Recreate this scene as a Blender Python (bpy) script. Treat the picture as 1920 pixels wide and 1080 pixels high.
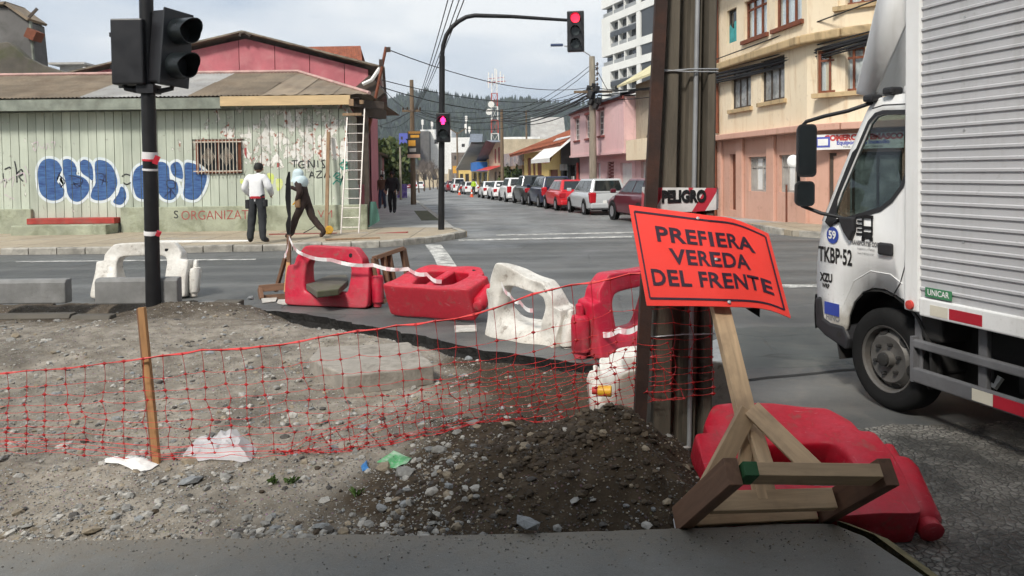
import bpy, bmesh, math, random
from mathutils import Vector, Matrix, Euler, noise
rad = math.radians
random.seed(7)
scene = bpy.context.scene
for o in list(bpy.data.objects):
    bpy.data.objects.remove(o)
COL = scene.collection

# ------------------------------------------------------------------ camera
FPX, PITCH, ROLL, SHIFT, CZ = 1400.0, rad(1.8), rad(0.7), -174.0, 1.5
cam_data = bpy.data.cameras.new('camera')
cam_data.sensor_width = 36.0
cam_data.lens = 36.0 * FPX / 1920.0
cam_data.shift_y = SHIFT / 1920.0
cam_data.clip_end = 6000.0
cam_data.clip_start = 0.05
cam = bpy.data.objects.new('camera', cam_data)
COL.objects.link(cam)
_f = Vector((0, math.cos(PITCH), -math.sin(PITCH)))
_u0 = Vector((0, math.sin(PITCH), math.cos(PITCH)))
_r0 = Vector((1, 0, 0))
CR = _r0 * math.cos(ROLL) - _u0 * math.sin(ROLL)
CU = _u0 * math.cos(ROLL) + _r0 * math.sin(ROLL)
cam.matrix_world = Matrix(((CR.x, CU.x, -_f.x, 0), (CR.y, CU.y, -_f.y, 0), (CR.z, CU.z, -_f.z, CZ), (0, 0, 0, 1)))
scene.camera = cam

# ------------------------------------------------------------------ light
SUN_EL, SUN_AZ = rad(46), rad(208)          # azimuth clockwise from +Y: behind the camera, to the left
world = bpy.data.worlds.new('World')
scene.world = world
world.use_nodes = True
wn, wl = world.node_tree.nodes, world.node_tree.links
wn.clear()
w_out = wn.new('ShaderNodeOutputWorld')
w_bg = wn.new('ShaderNodeBackground')
w_bg.inputs['Strength'].default_value = 0.045
w_sky = wn.new('ShaderNodeTexSky')
w_sky.sky_type = 'NISHITA'
w_sky.sun_disc = False
w_sky.sun_elevation = SUN_EL
w_sky.sun_rotation = SUN_AZ
w_sky.dust_density = 2.0
w_tc = wn.new('ShaderNodeTexCoord')
w_map = wn.new('ShaderNodeMapping')
w_map.inputs['Scale'].default_value = (1.0, 1.0, 3.2)
w_n = wn.new('ShaderNodeTexNoise')
w_n.inputs['Scale'].default_value = 2.3
w_n.inputs['Detail'].default_value = 6.0
w_n.inputs['Roughness'].default_value = 0.52
w_ramp = wn.new('ShaderNodeValToRGB')
w_ramp.color_ramp.elements[0].position = 0.36
w_ramp.color_ramp.elements[0].color = (3.9, 4.75, 5.9, 1)
w_ramp.color_ramp.elements[1].position = 0.6
w_ramp.color_ramp.elements[1].color = (7.9, 8.1, 8.2, 1)
w_mix = wn.new('ShaderNodeMixRGB')
w_mix.inputs[0].default_value = 0.94        # closed overcast, a little of the clear sky's tint behind it
wl.new(w_tc.outputs['Generated'], w_map.inputs['Vector'])
wl.new(w_map.outputs[0], w_n.inputs['Vector'])
wl.new(w_n.outputs['Fac'], w_ramp.inputs[0])
wl.new(w_sky.outputs[0], w_mix.inputs[1])
wl.new(w_ramp.outputs[0], w_mix.inputs[2])
wl.new(w_mix.outputs[0], w_bg.inputs['Color'])
wl.new(w_bg.outputs[0], w_out.inputs['Surface'])

sun_data = bpy.data.lights.new('sun', 'SUN')
sun_data.energy = 1.5
sun_data.angle = rad(10)
sun_data.color = (1.0, 0.95, 0.87)
sun = bpy.data.objects.new('sun', sun_data)
COL.objects.link(sun)
_sd = Vector((math.sin(SUN_AZ) * math.cos(SUN_EL), math.cos(SUN_AZ) * math.cos(SUN_EL), math.sin(SUN_EL)))
sun.rotation_euler = (-_sd).to_track_quat('-Z', 'Y').to_euler()

scene.view_settings.view_transform = 'Standard'
scene.view_settings.look = 'None'
scene.view_settings.exposure = 1.47
scene.view_settings.gamma = 1.0
scene.view_settings.use_curve_mapping = False
scene.render.engine = 'CYCLES'
scene.cycles.max_bounces = 6
scene.cycles.diffuse_bounces = 3
scene.cycles.glossy_bounces = 3
scene.cycles.transparent_max_bounces = 12
scene.cycles.use_denoising = True
scene.cycles.use_adaptive_sampling = True
scene.cycles.adaptive_threshold = 0.03

# ------------------------------------------------------------------ helpers
def ray(px, py):
    return _f + CR * ((px - 960) / FPX) + CU * ((540 - py + SHIFT) / FPX)

def at(px, py, Y):
    d = ray(px, py)
    return Vector((0, 0, CZ)) + d * (Y / d.y)

def G(px, py, z=0.0):
    d = ray(px, py)
    return Vector((0, 0, CZ)) + d * ((z - CZ) / d.z)

SA = rad(9.1)                                   # the side street runs 9 degrees left of the view
SD = Vector((-math.sin(SA), math.cos(SA), 0))
SR = Vector((math.cos(SA), math.sin(SA), 0))

def road_z(Y):
    return -0.14 - 0.013 * max(0.0, Y - 18.0)

def ST(u, v, dz=0.0):
    p = SD * u + SR * v
    p.z = road_z(p.y) + dz
    return p

def u_at(px, v):
    """distance along the street where the line of sight at column px meets the line v"""
    d = ray(px, 330)
    k = v / (d.x * SR.x + d.y * SR.y)
    return (d.x * SD.x + d.y * SD.y) * k

class MB:
    def __init__(s, M=None):
        s.v, s.f, s.m, s.mi, s.M = [], [], [], 0, M
    def add(s, vs, fs):
        b = len(s.v)
        for p in vs:
            p = Vector(p)
            s.v.append(s.M @ p if s.M is not None else p)
        for f in fs:
            s.f.append([i + b for i in f]); s.m.append(s.mi)
        return s
    def box(s, c, d, rot=None):
        hx, hy, hz = d[0] / 2, d[1] / 2, d[2] / 2
        vs = [Vector((x, y, z)) for z in (-hz, hz) for y in (-hy, hy) for x in (-hx, hx)]
        if rot is not None:
            R = rot if isinstance(rot, Matrix) else Euler(rot).to_matrix()
            vs = [R @ v for v in vs]
        c = Vector(c)
        return s.add([v + c for v in vs], [(0, 2, 3, 1), (4, 5, 7, 6), (0, 1, 5, 4), (2, 6, 7, 3), (0, 4, 6, 2), (1, 3, 7, 5)])
    def b2(s, a, b):
        return s.box([(a[i] + b[i]) / 2 for i in range(3)], [abs(b[i] - a[i]) for i in range(3)])
    def bar(s, p0, p1, w, h, up=(0, 0, 1), twist=0):
        p0, p1 = Vector(p0), Vector(p1)
        d = (p1 - p0); L = d.length; d.normalize()
        up = Vector(up)
        if abs(d.dot(up)) > 0.98: up = Vector((0, 1, 0))
        x = d.cross(up).normalized(); z = x.cross(d).normalized()
        R = Matrix((x, d, z)).transposed()
        if twist: R = Matrix.Rotation(twist, 3, d) @ R
        return s.box((p0 + p1) / 2, (w, L, h), R)
    def ring(s, c, x, y, r, n):
        return [c + x * (r * math.cos(2 * math.pi * k / n)) + y * (r * math.sin(2 * math.pi * k / n)) for k in range(n)]
    def tube(s, pts, r, n=8, cap=True):
        pts = [Vector(p) for p in pts]
        rs = r if isinstance(r, (list, tuple)) else [r] * len(pts)
        rings = []; xprev = None
        for i, p in enumerate(pts):
            d = (pts[min(i + 1, len(pts) - 1)] - pts[max(i - 1, 0)]).normalized()
            if xprev is None:
                a = Vector((0, 0, 1)) if abs(d.z) < 0.9 else Vector((0, 1, 0))
                x = d.cross(a).normalized()
            else:
                x = (xprev - d * xprev.dot(d)).normalized()
            xprev = x
            rings.append(s.ring(p, x, d.cross(x), rs[i], n))
        return s.loft(rings, cap)
    def loft(s, rings, cap=True, close=False):
        n = len(rings[0]); vs = [p for R in rings for p in R]; fs = []
        m = len(rings)
        for i in range(m if close else m - 1):
            j = (i + 1) % m
            for k in range(n):
                q = (k + 1) % n
                fs.append((i * n + k, i * n + q, j * n + q, j * n + k))
        if cap and not close:
            fs.append(tuple(range(n - 1, -1, -1))); fs.append(tuple(range((m - 1) * n, m * n)))
        return s.add(vs, fs)
    def cyl(s, p0, p1, r0, r1=None, n=12):
        return s.tube([p0, p1], [r0, r0 if r1 is None else r1], n)
    def lathe(s, prof, n=16, M=None, cap=True):
        rings = [[Vector((r * math.cos(2 * math.pi * k / n), r * math.sin(2 * math.pi * k / n), z)) for k in range(n)] for r, z in prof]
        if M is not None: rings = [[M @ p for p in R] for R in rings]
        return s.loft(rings, cap)
    def prism(s, poly, a, b, f=None):
        """poly: 2-d outline; extruded from a to b along local z, then mapped by f (Matrix)"""
        n = len(poly)
        vs = [Vector((x, y, a)) for x, y in poly] + [Vector((x, y, b)) for x, y in poly]
        if f is not None: vs = [f @ v for v in vs]
        fs = [tuple(range(n - 1, -1, -1)), tuple(range(n, 2 * n))]
        fs += [(k, (k + 1) % n, n + (k + 1) % n, n + k) for k in range(n)]
        return s.add(vs, fs)
    def poly(s, pts):
        return s.add(pts, [tuple(range(len(pts)))])
    def grid(s, fn, nu, nv, cu=False):
        vs = [fn(i / nu, j / nv) for j in range(nv + 1) for i in range(nu + 1)]
        fs = [(j * (nu + 1) + i, j * (nu + 1) + i + 1, (j + 1) * (nu + 1) + i + 1, (j + 1) * (nu + 1) + i) for j in range(nv) for i in range(nu)]
        return s.add(vs, fs)
    def mesh(s, name):
        me = bpy.data.meshes.new(name)
        me.from_pydata([tuple(v) for v in s.v], [], s.f)
        if any(s.m): me.polygons.foreach_set('material_index', s.m)
        me.update()
        return me
    def build(s, name, mats, parent=None, smooth=None, bevel=0, fix=True, loc=None, rot=None):
        me = s.mesh(name)
        if fix:
            bm = bmesh.new(); bm.from_mesh(me)
            bmesh.ops.recalc_face_normals(bm, faces=bm.faces)
            bm.to_mesh(me); bm.free()
        return mkobj(name, me, mats, parent, smooth, bevel, loc, rot)

def mkobj(name, me, mats, parent=None, smooth=None, bevel=0, loc=None, rot=None):
    for m in (mats if isinstance(mats, (list, tuple)) else [mats]):
        me.materials.append(m)
    if smooth is not None:
        me.shade_smooth(); me.set_sharp_from_angle(angle=rad(smooth))
    o = bpy.data.objects.new(name, me); COL.objects.link(o)
    if parent is not None: o.parent = parent
    if loc is not None: o.location = loc
    if rot is not None: o.rotation_euler = rot
    if bevel:
        b = o.modifiers.new('bevel', 'BEVEL'); b.width = bevel; b.segments = 2; b.limit_method = 'ANGLE'; b.angle_limit = rad(40)
        b.harden_normals = False
    return o

def tag(o, label=None, cat=None, group=None, kind=None):
    if label: o['label'] = label
    if cat: o['category'] = cat
    if group: o['group'] = group
    if kind: o['kind'] = kind
    return o

def thing(name, label, cat, loc=(0, 0, 0), rotz=0.0, group=None, rot=None):
    o = bpy.data.objects.new(name, None); COL.objects.link(o)
    o.empty_display_size = 0.2
    o.location = loc
    o.rotation_euler = rot if rot is not None else (0, 0, rotz)
    return tag(o, label, cat, group)

def dup(o, parent=None):
    c = o.copy(); COL.objects.link(c)
    c.parent = parent
    for ch in o.children: dup(ch, c)
    return c

def evaluated_mesh(o):
    dg = bpy.context.evaluated_depsgraph_get()
    dg.update()
    me = bpy.data.meshes.new_from_object(o.evaluated_get(dg), preserve_all_data_layers=False, depsgraph=dg)
    return me

def text_mesh(txt, size, bold=0.0, spacing=1.0, align='CENTER', shear=0.0):
    cu = bpy.data.curves.new('lettering', 'FONT')
    cu.body = txt; cu.size = size; cu.align_x = align; cu.align_y = 'CENTER'
    cu.offset = bold; cu.space_character = spacing; cu.shear = shear; cu.resolution_u = 3
    t = bpy.data.objects.new('lettering', cu); COL.objects.link(t)
    me = evaluated_mesh(t)
    bpy.data.objects.remove(t); bpy.data.curves.remove(cu)
    return me

def text_obj(name, txt, size, mat, parent, M, bold=0.0, spacing=1.0, align='CENTER', sx=1.0, warp=None, shear=0.0):
    me = text_mesh(txt, size, bold, spacing, align, shear)
    for v in me.vertices:
        p = Vector((v.co.x * sx, v.co.y, 0))
        v.co = (warp(p) if warp else M @ p)
    return mkobj(name, me, mat, parent)

# ------------------------------------------------------------------ materials
def hexc(h, k=1.0):
    h = h.lstrip('#'); out = []
    for i in (0, 2, 4):
        c = int(h[i:i + 2], 16) / 255
        out.append((c / 12.92 if c <= 0.04045 else ((c + 0.055) / 1.055) ** 2.4) * k)
    return tuple(out)

class NT:
    def __init__(s, name):
        s.mat = bpy.data.materials.new(name); s.mat.use_nodes = True
        s.n, s.l = s.mat.node_tree.nodes, s.mat.node_tree.links
        s.b = s.n['Principled BSDF']
        s.tc = s.n.new('ShaderNodeTexCoord')
    def new(s, t, **kw):
        x = s.n.new('ShaderNode' + t)
        for k, v in kw.items(): setattr(x, k, v)
        return x
    def link(s, a, b): s.l.new(a, b)
    def coord(s, space='Object', scale=(1, 1, 1), loc=(0, 0, 0), rot=(0, 0, 0)):
        m = s.new('Mapping')
        m.inputs['Scale'].default_value = scale; m.inputs['Location'].default_value = loc; m.inputs['Rotation'].default_value = rot
        if space == 'World':
            g = s.new('NewGeometry'); s.link(g.outputs['Position'], m.inputs['Vector'])
        else:
            s.link(s.tc.outputs[space], m.inputs['Vector'])
        return m.outputs[0]
    def noise(s, vec, scale, detail=4, rough=0.55, dist=0.0):
        x = s.new('TexNoise'); x.inputs['Scale'].default_value = scale; x.inputs['Detail'].default_value = detail
        x.inputs['Roughness'].default_value = rough; x.inputs['Distortion'].default_value = dist
        s.link(vec, x.inputs['Vector']); return x.outputs['Fac']
    def vor(s, vec, scale, feature='F1', out='Distance', rnd=1.0):
        x = s.new('TexVoronoi', feature=feature); x.inputs['Scale'].default_value = scale; x.inputs['Randomness'].default_value = rnd
        s.link(vec, x.inputs['Vector']); return x.outputs[out]
    def ramp(s, fac, stops):
        x = s.new('ValToRGB'); e = x.color_ramp.elements
        while len(e) < len(stops): e.new(0.5)
        for i, (p, c) in enumerate(stops):
            e[i].position = p
            e[i].color = (c, c, c, 1) if isinstance(c, (int, float)) else (*c[:3], 1)
        s.link(fac, x.inputs[0]); return x.outputs[0]
    def mix(s, fac, a, b, mode='MIX'):
        x = s.new('MixRGB', blend_type=mode)
        for i, v in ((0, fac), (1, a), (2, b)):
            if isinstance(v, (int, float)):
                x.inputs[i].default_value = v if i == 0 else (v, v, v, 1)
            elif isinstance(v, tuple): x.inputs[i].default_value = (*v[:3], 1)
            else: s.link(v, x.inputs[i])
        return x.outputs[0]
    def math(s, op, a, b=0.0, clamp=False):
        x = s.new('Math', operation=op); x.use_clamp = clamp
        for i, v in ((0, a), (1, b)):
            if isinstance(v, (int, float)): x.inputs[i].default_value = v
            else: s.link(v, x.inputs[i])
        return x.outputs[0]
    def sep(s, vec):
        x = s.new('SeparateXYZ'); s.link(vec, x.inputs[0]); return x.outputs
    def rnd(s):
        return s.new('ObjectInfo').outputs['Random']
    def col(s, c):
        if isinstance(c, tuple): s.b.inputs['Base Color'].default_value = (*c[:3], 1)
        else: s.link(c, s.b.inputs['Base Color'])
        return s
    def rough(s, r):
        if isinstance(r, (int, float)): s.b.inputs['Roughness'].default_value = r
        else: s.link(r, s.b.inputs['Roughness'])
        return s
    def set(s, **kw):
        for k, v in kw.items(): s.b.inputs[k.replace('_', ' ')].default_value = v
        return s
    def bump(s, h, strength=0.3, dist=0.01):
        x = s.new('Bump'); x.inputs['Strength'].default_value = strength; x.inputs['Distance'].default_value = dist
        s.link(h, x.inputs['Height']); s.link(x.outputs[0], s.b.inputs['Normal']); return s

def plain(name, c, rough=0.7, var=0.25, scale=4.0, bump=0.15, bscale=40.0, metal=0.0, spec=0.4, dirt=None, dirt_amt=0.35, dscale=2.0, objvar=0.0, stretch=(1, 1, 1), bdist=0.01, space='Object'):
    t = NT(name)
    v = t.coord(space, stretch)
    n1 = t.noise(v, scale, 5)
    lo = tuple(x * (1 - var) for x in c); hi = tuple(min(0.95, x * (1 + var)) for x in c)
    col = t.ramp(n1, [(0.3, lo), (0.7, hi)])
    if dirt is not None:
        n2 = t.noise(v, dscale, 6, 0.65, 0.4)
        f = t.ramp(n2, [(0.48, 0.0), (0.72, 1.0)])
        col = t.mix(t.math('MULTIPLY', f, dirt_amt), col, dirt)
    if objvar:
        r = t.rnd()
        k = t.math('ADD', t.math('MULTIPLY', r, 2 * objvar), 1 - objvar)
        col = t.mix(1.0, col, k, 'MULTIPLY')
    t.col(col)
    n3 = t.noise(v, bscale, 4, 0.6)
    t.rough(t.ramp(n1, [(0.25, max(0.02, rough - 0.1)), (0.75, min(1, rough + 0.1))]))
    if bump: t.bump(n3, bump, bdist)
    t.set(Metallic=metal, Specular_IOR_Level=spec)
    return t.mat

def emit(name, c, k):
    t = NT(name); t.col((0.02, 0.02, 0.02))
    t.b.inputs['Emission Color'].default_value = (*c, 1); t.b.inputs['Emission Strength'].default_value = k
    return t.mat

def glass(name, tint=(0.75, 0.8, 0.8), clear=0.7, rough=0.03, k=0.75, blend=0.35):
    t = NT(name)
    n = t.n; out = [x for x in n if x.type == 'OUTPUT_MATERIAL'][0]
    tr = t.new('BsdfTransparent'); tr.inputs[0].default_value = (*[x * clear for x in tint], 1)
    gl = t.new('BsdfGlossy'); gl.inputs['Roughness'].default_value = rough; gl.inputs['Color'].default_value = (0.9, 0.95, 1, 1)
    fr = t.new('LayerWeight'); fr.inputs['Blend'].default_value = blend
    fac = t.math('ADD', t.math('MULTIPLY', fr.outputs['Fresnel'], k), 0.03, True)
    mx = t.new('MixShader'); t.link(fac, mx.inputs[0]); t.link(tr.outputs[0], mx.inputs[1]); t.link(gl.outputs[0], mx.inputs[2])
    t.link(mx.outputs[0], out.inputs['Surface'])
    return t.mat

MT = {}

# ------------------------------------------------------------------ ground materials
def mat_asphalt():
    t = NT('asphalt')
    v = t.coord('World')
    big = t.noise(v, 0.35, 5, 0.6, 0.5)
    mid = t.noise(v, 2.2, 6, 0.65)
    fine = t.noise(v, 90, 3, 0.7)
    spk = t.vor(v, 160)
    base = t.ramp(big, [(0.3, (0.055, 0.059, 0.06)), (0.55, (0.085, 0.089, 0.088)), (0.75, (0.12, 0.122, 0.118))])
    base = t.mix(t.ramp(mid, [(0.35, 0.0), (0.75, 0.45)]), base, (0.115, 0.112, 0.103))
    base = t.mix(t.ramp(spk, [(0.0, 0.35), (0.28, 0.0)]), base, (0.2, 0.195, 0.185))
    base = t.mix(t.ramp(fine, [(0.3, 0.5), (0.6, 0.0)]), base, (0.03, 0.03, 0.03))
    # wheel-polished streaks along the cross street
    st = t.noise(t.coord('World', (0.06, 1.4, 1)), 1.0, 4, 0.5)
    base = t.mix(t.ramp(st, [(0.45, 0.0), (0.66, 0.5)]), base, (0.18, 0.18, 0.172))
    # old concrete with exposed aggregate on the near right
    xyz = t.sep(v)
    edge = t.noise(v, 1.7, 4)
    yy = t.math('ADD', xyz[1], t.math('MULTIPLY', edge, 0.5))
    m1 = t.math('LESS_THAN', yy, 4.95)
    m2 = t.math('GREATER_THAN', xyz[0], 0.9)
    rough_zone = t.math('MULTIPLY', m1, m2)
    vv = t.mix(0.12, v, t.new('TexNoise').outputs['Color'])
    c1 = t.vor(vv, 34, 'F1'); 
    cell = t.ramp(t.sep(t.vor(vv, 34, 'F1', 'Color'))[0], [(0.0, 0.35), (1.0, 1.0)])
    gap = t.vor(vv, 34, 'DISTANCE_TO_EDGE')
    patch = t.noise(v, 2.6, 5, 0.65)
    aggc = t.mix(t.ramp(gap, [(0.02, 0.0), (0.1, 1.0)]), (0.026, 0.025, 0.023), t.mix(0.8, (0.34, 0.325, 0.29), cell, 'MULTIPLY'))
    aggc = t.mix(t.ramp(patch, [(0.4, 0.9), (0.6, 0.1)]), aggc, (0.042, 0.041, 0.037))
    base = t.mix(rough_zone, base, aggc)
    # a second, greener patch of newer asphalt in front of the truck
    m3 = t.math('MULTIPLY', t.math('GREATER_THAN', yy, 6.3), t.math('LESS_THAN', yy, 7.9))
    m3 = t.math('MULTIPLY', m3, t.math('GREATER_THAN', xyz[0], 1.2))
    base = t.mix(t.math('MULTIPLY', m3, 0.7), base, (0.058, 0.068, 0.064))
    # side street painted paler: grazing sky reflection put into its base colour
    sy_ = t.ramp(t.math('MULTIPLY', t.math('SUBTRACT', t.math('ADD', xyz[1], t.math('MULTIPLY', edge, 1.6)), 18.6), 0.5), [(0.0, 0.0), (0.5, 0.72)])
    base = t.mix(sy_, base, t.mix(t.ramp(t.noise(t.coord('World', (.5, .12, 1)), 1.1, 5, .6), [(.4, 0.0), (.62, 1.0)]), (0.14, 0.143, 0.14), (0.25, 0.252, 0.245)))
    # cracks
    cr = t.vor(t.coord('World', (0.55, 0.8, 1)), 1.0, 'DISTANCE_TO_EDGE')
    crn = t.math('ADD', cr, t.math('MULTIPLY', t.noise(v, 6, 4), 0.05))
    crk = t.ramp(crn, [(0.024, 1.0), (0.034, 0.0)])
    base = t.mix(t.math('MULTIPLY', t.math('MULTIPLY', crk, t.ramp(patch, [(.45, 0.0), (.6, 1.0)])), 0.55), base, (0.025, 0.025, 0.025))
    dust = t.noise(v, 1.3, 6, .7, .5)
    near = t.ramp(t.math('MULTIPLY', t.math('SUBTRACT', xyz[1], 5.0), 0.1), [(0.15, 0.75), (0.6, 0.0)])
    base = t.mix(t.math('MULTIPLY', t.ramp(dust, [(.5, 0.0), (.72, 0.8)]), near), base, (0.19, 0.175, 0.15))
    oil = t.noise(v, .9, 3, .5)
    base = t.mix(t.ramp(oil, [(.62, 0.0), (.75, .6)]), base, (0.035, 0.036, 0.036))
    t.col(base)
    wet = t.noise(v, 0.5, 4, 0.6, 0.3)
    t.rough(t.ramp(wet, [(0.35, 0.4), (0.62, 0.75)]))
    h = t.math('ADD', t.math('MULTIPLY', fine, 0.5), t.math('MULTIPLY', t.math('MULTIPLY', rough_zone, t.ramp(gap, [(0.0, 0.0), (0.2, 1.0)])), 2.2))
    h = t.math('SUBTRACT', h, t.math('MULTIPLY', crk, 1.5))
    t.bump(h, 0.55, 0.012)
    t.set(Specular_IOR_Level=0.45)
    return t.mat

def mat_dirt():
    t = NT('gravelly_dirt')
    v = t.coord('World')
    big = t.noise(v, 1.1, 5, 0.6, 0.4)
    mid = t.noise(v, 7, 6, 0.7)
    fine = t.noise(v, 60, 4, 0.7)
    dry = t.ramp(mid, [(0.3, (0.13, 0.112, 0.09)), (0.5, (0.22, 0.195, 0.16)), (0.72, (0.34, 0.308, 0.26))])
    soil = t.ramp(mid, [(0.3, (0.028, 0.02, 0.013)), (0.55, (0.055, 0.04, 0.026)), (0.75, (0.095, 0.072, 0.049))])
    xyz = t.sep(v)
    # dark fresh soil: the heap and the trench on the right, and along the old kerb on the far left
    mx = t.math('ADD', xyz[0], t.math('ADD', t.math('MULTIPLY', big, 1.3), t.math('MULTIPLY', mid, 0.7)))
    f = t.ramp(t.math('ADD', t.math('ADD', t.math('MULTIPLY', mx, 0.42), 0.3), t.ramp(t.math('MULTIPLY', xyz[1], .1), [(.3, .2), (.45, 0.0)])), [(0.43, 0.0), (0.6, 1.0)])
    far = t.ramp(t.math('ADD', t.math('MULTIPLY', xyz[1], 0.25), t.math('MULTIPLY', big, 0.5)), [(2.15 / 1.0 - 1.2, 0.0), (2.38 - 1.2, 0.0)])
    yk = t.math('ADD', xyz[1], t.math('MULTIPLY', big, 1.2))
    k = t.ramp(t.math('MULTIPLY', t.math('SUBTRACT', yk, 8.0), 0.8), [(0.1, 0.0), (0.9, 0.75)])
    f = t.math('MAXIMUM', f, k)
    lum = t.ramp(t.noise(v, .8, 4, .6, .6), [(.32, .62), (.5, 1.0), (.68, 1.25)])
    dry = t.mix(1.0, dry, lum, 'MULTIPLY')
    col = t.mix(f, dry, soil)
    spk = t.vor(v, 48)
    sc = t.vor(v, 48, 'F1', 'Color')
    g = t.math('MULTIPLY', t.ramp(spk, [(0.22, 1.0), (0.34, 0.0)]), t.ramp(t.sep(sc)[0], [(0.5, 0.0), (0.6, 1.0)]))
    col = t.mix(t.math('MULTIPLY', g, t.math('SUBTRACT', 0.85, t.math('MULTIPLY', f, 0.55))), col, t.mix(0.5, (0.3, 0.29, 0.27), sc, 'MULTIPLY'))
    t.col(col); t.rough(0.95)
    t.bump(t.math('ADD', t.math('ADD', fine, mid), g), 0.7, 0.012)
    t.set(Specular_IOR_Level=0.2)
    return t.mat

def mat_screed():
    t = NT('worn_dark_screed'); v = t.coord('World')
    a = t.noise(v, 1.6, 6, .6, .4); f = t.noise(v, 120, 3, .7); m = t.noise(v, 14, 5, .65)
    c = t.ramp(a, [(.32, (.1, .1, .092)), (.5, (.145, .143, .132)), (.7, (.19, .185, .168))])
    c = t.mix(t.ramp(m, [(.52, 0), (.72, .5)]), c, (.1, .1, .094)); c = t.mix(t.ramp(f, [(.58, 0), (.72, .5)]), c, (.25, .245, .23))
    cr_ = t.math('ADD', t.vor(t.coord('World', (.9, 1.5, 1), loc=(.4, .1, 0)), 1.0, 'DISTANCE_TO_EDGE'), t.math('MULTIPLY', t.noise(v, 9, 4), .03)); c = t.mix(t.ramp(cr_, [(.006, .5), (.013, 0)]), c, (.05, .05, .046))
    dy_ = t.math('MULTIPLY', t.math('SUBTRACT', t.math('ADD', t.sep(v)[1], t.math('MULTIPLY', m, .5)), 3.02), 3.0, True); c = t.mix(t.math('MULTIPLY', dy_, .8), c, (.17, .145, .11))
    sp = t.vor(v, 19); c = t.mix(t.ramp(sp, [(.03, .8), (.06, 0)]), c, (.03, .03, .03))
    t.col(c).rough(t.ramp(a, [(.3, .55), (.7, .85)])).bump(t.math('ADD', f, t.math('MULTIPLY', m, 1.5)), .5, .006); return t.mat
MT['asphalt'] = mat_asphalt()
MT['dirt'] = mat_dirt()
MT['walk_dark'] = mat_screed()
def mat_walk_warm():
    t = NT('pavement_concrete')
    v = t.coord('World')
    n = t.noise(v, 0.8, 6, 0.6); m = t.noise(v, 9, 5, 0.6)
    c = t.ramp(n, [(0.3, (0.3, 0.25, 0.18)), (0.55, (0.42, 0.35, 0.25)), (0.75, (0.36, 0.34, 0.3))])
    c = t.mix(t.ramp(m, [(0.4, 0.0), (0.7, 0.4)]), c, (0.2, 0.18, 0.15))
    br = t.new('TexBrick'); br.inputs['Scale'].default_value = 1.0
    br.inputs['Brick Width'].default_value = 1.2; br.inputs['Row Height'].default_value = 1.2; br.inputs['Mortar Size'].default_value = 0.012
    br.offset = 0.0
    br.inputs['Color1'].default_value = (1, 1, 1, 1); br.inputs['Color2'].default_value = (0.85, 0.85, 0.85, 1); br.inputs['Mortar'].default_value = (0.25, 0.25, 0.25, 1)
    t.link(v, br.inputs['Vector'])
    c = t.mix(1.0, c, br.outputs['Color'], 'MULTIPLY')
    t.col(c).rough(0.85).bump(m, 0.3, 0.01)
    return t.mat
MT['walk_warm'] = mat_walk_warm()
MT['walk_grey'] = plain('pavement_grey', (0.33, 0.325, 0.305), 0.85, 0.25, 0.8, 0.3, 30, dirt=(0.09, 0.09, 0.085), dirt_amt=0.5, space='World')
MT['kerb'] = plain('kerb_concrete', (0.33, 0.31, 0.27), 0.85, 0.3, 5, 0.4, 40, dirt=(0.1, 0.1, 0.09), dirt_amt=0.7, dscale=4, objvar=0.2)
MT['kerb_moss'] = plain('mossy_kerb', (0.2, 0.17, 0.09), 0.9, 0.4, 9, 0.7, 50, dirt=(0.05, 0.07, 0.02), dirt_amt=0.7, dscale=7)
MT['conc'] = plain('grey_concrete', (0.2, 0.2, 0.195), 0.85, 0.25, 4, 0.3, 50, dirt=(0.09, 0.088, 0.08), dirt_amt=0.55, dscale=3)
def mat_paint_worn():
    t = NT('worn_road_paint')
    v = t.coord('World')
    n = t.noise(v, 5, 6, 0.7); m = t.noise(v, 40, 3)
    f = t.ramp(t.math('ADD', n, t.math('MULTIPLY', m, 0.25)), [(0.52, 0.0), (0.72, 0.85)])
    t.col(t.mix(f, (0.62, 0.61, 0.57), (0.11, 0.11, 0.105))).rough(0.7)
    return t.mat
MT['paint'] = mat_paint_worn()
MT['grass_soil'] = plain('verge_soil', (0.07, 0.075, 0.035), 0.95, 0.5, 5, 0.6, 30, dirt=(0.12, 0.1, 0.07), dirt_amt=0.7, dscale=3, space='World')

# ------------------------------------------------------------------ ground sheet, road
b = MB()
ys = [(-120, -0.75), (18, -0.75), (260, -4.0), (5000, -4.0)]
for (y0, z0), (y1, z1) in zip(ys, ys[1:]):
    b.add([(-3000, y0, z0), (3000, y0, z0), (3000, y1, z1), (-3000, y1, z1)], [(0, 1, 2, 3)])
tag(b.build('ground', plain('far_ground', (0.09, 0.09, 0.075), 0.9, 0.3, 0.02, 0, space='World')), kind='structure')

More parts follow.
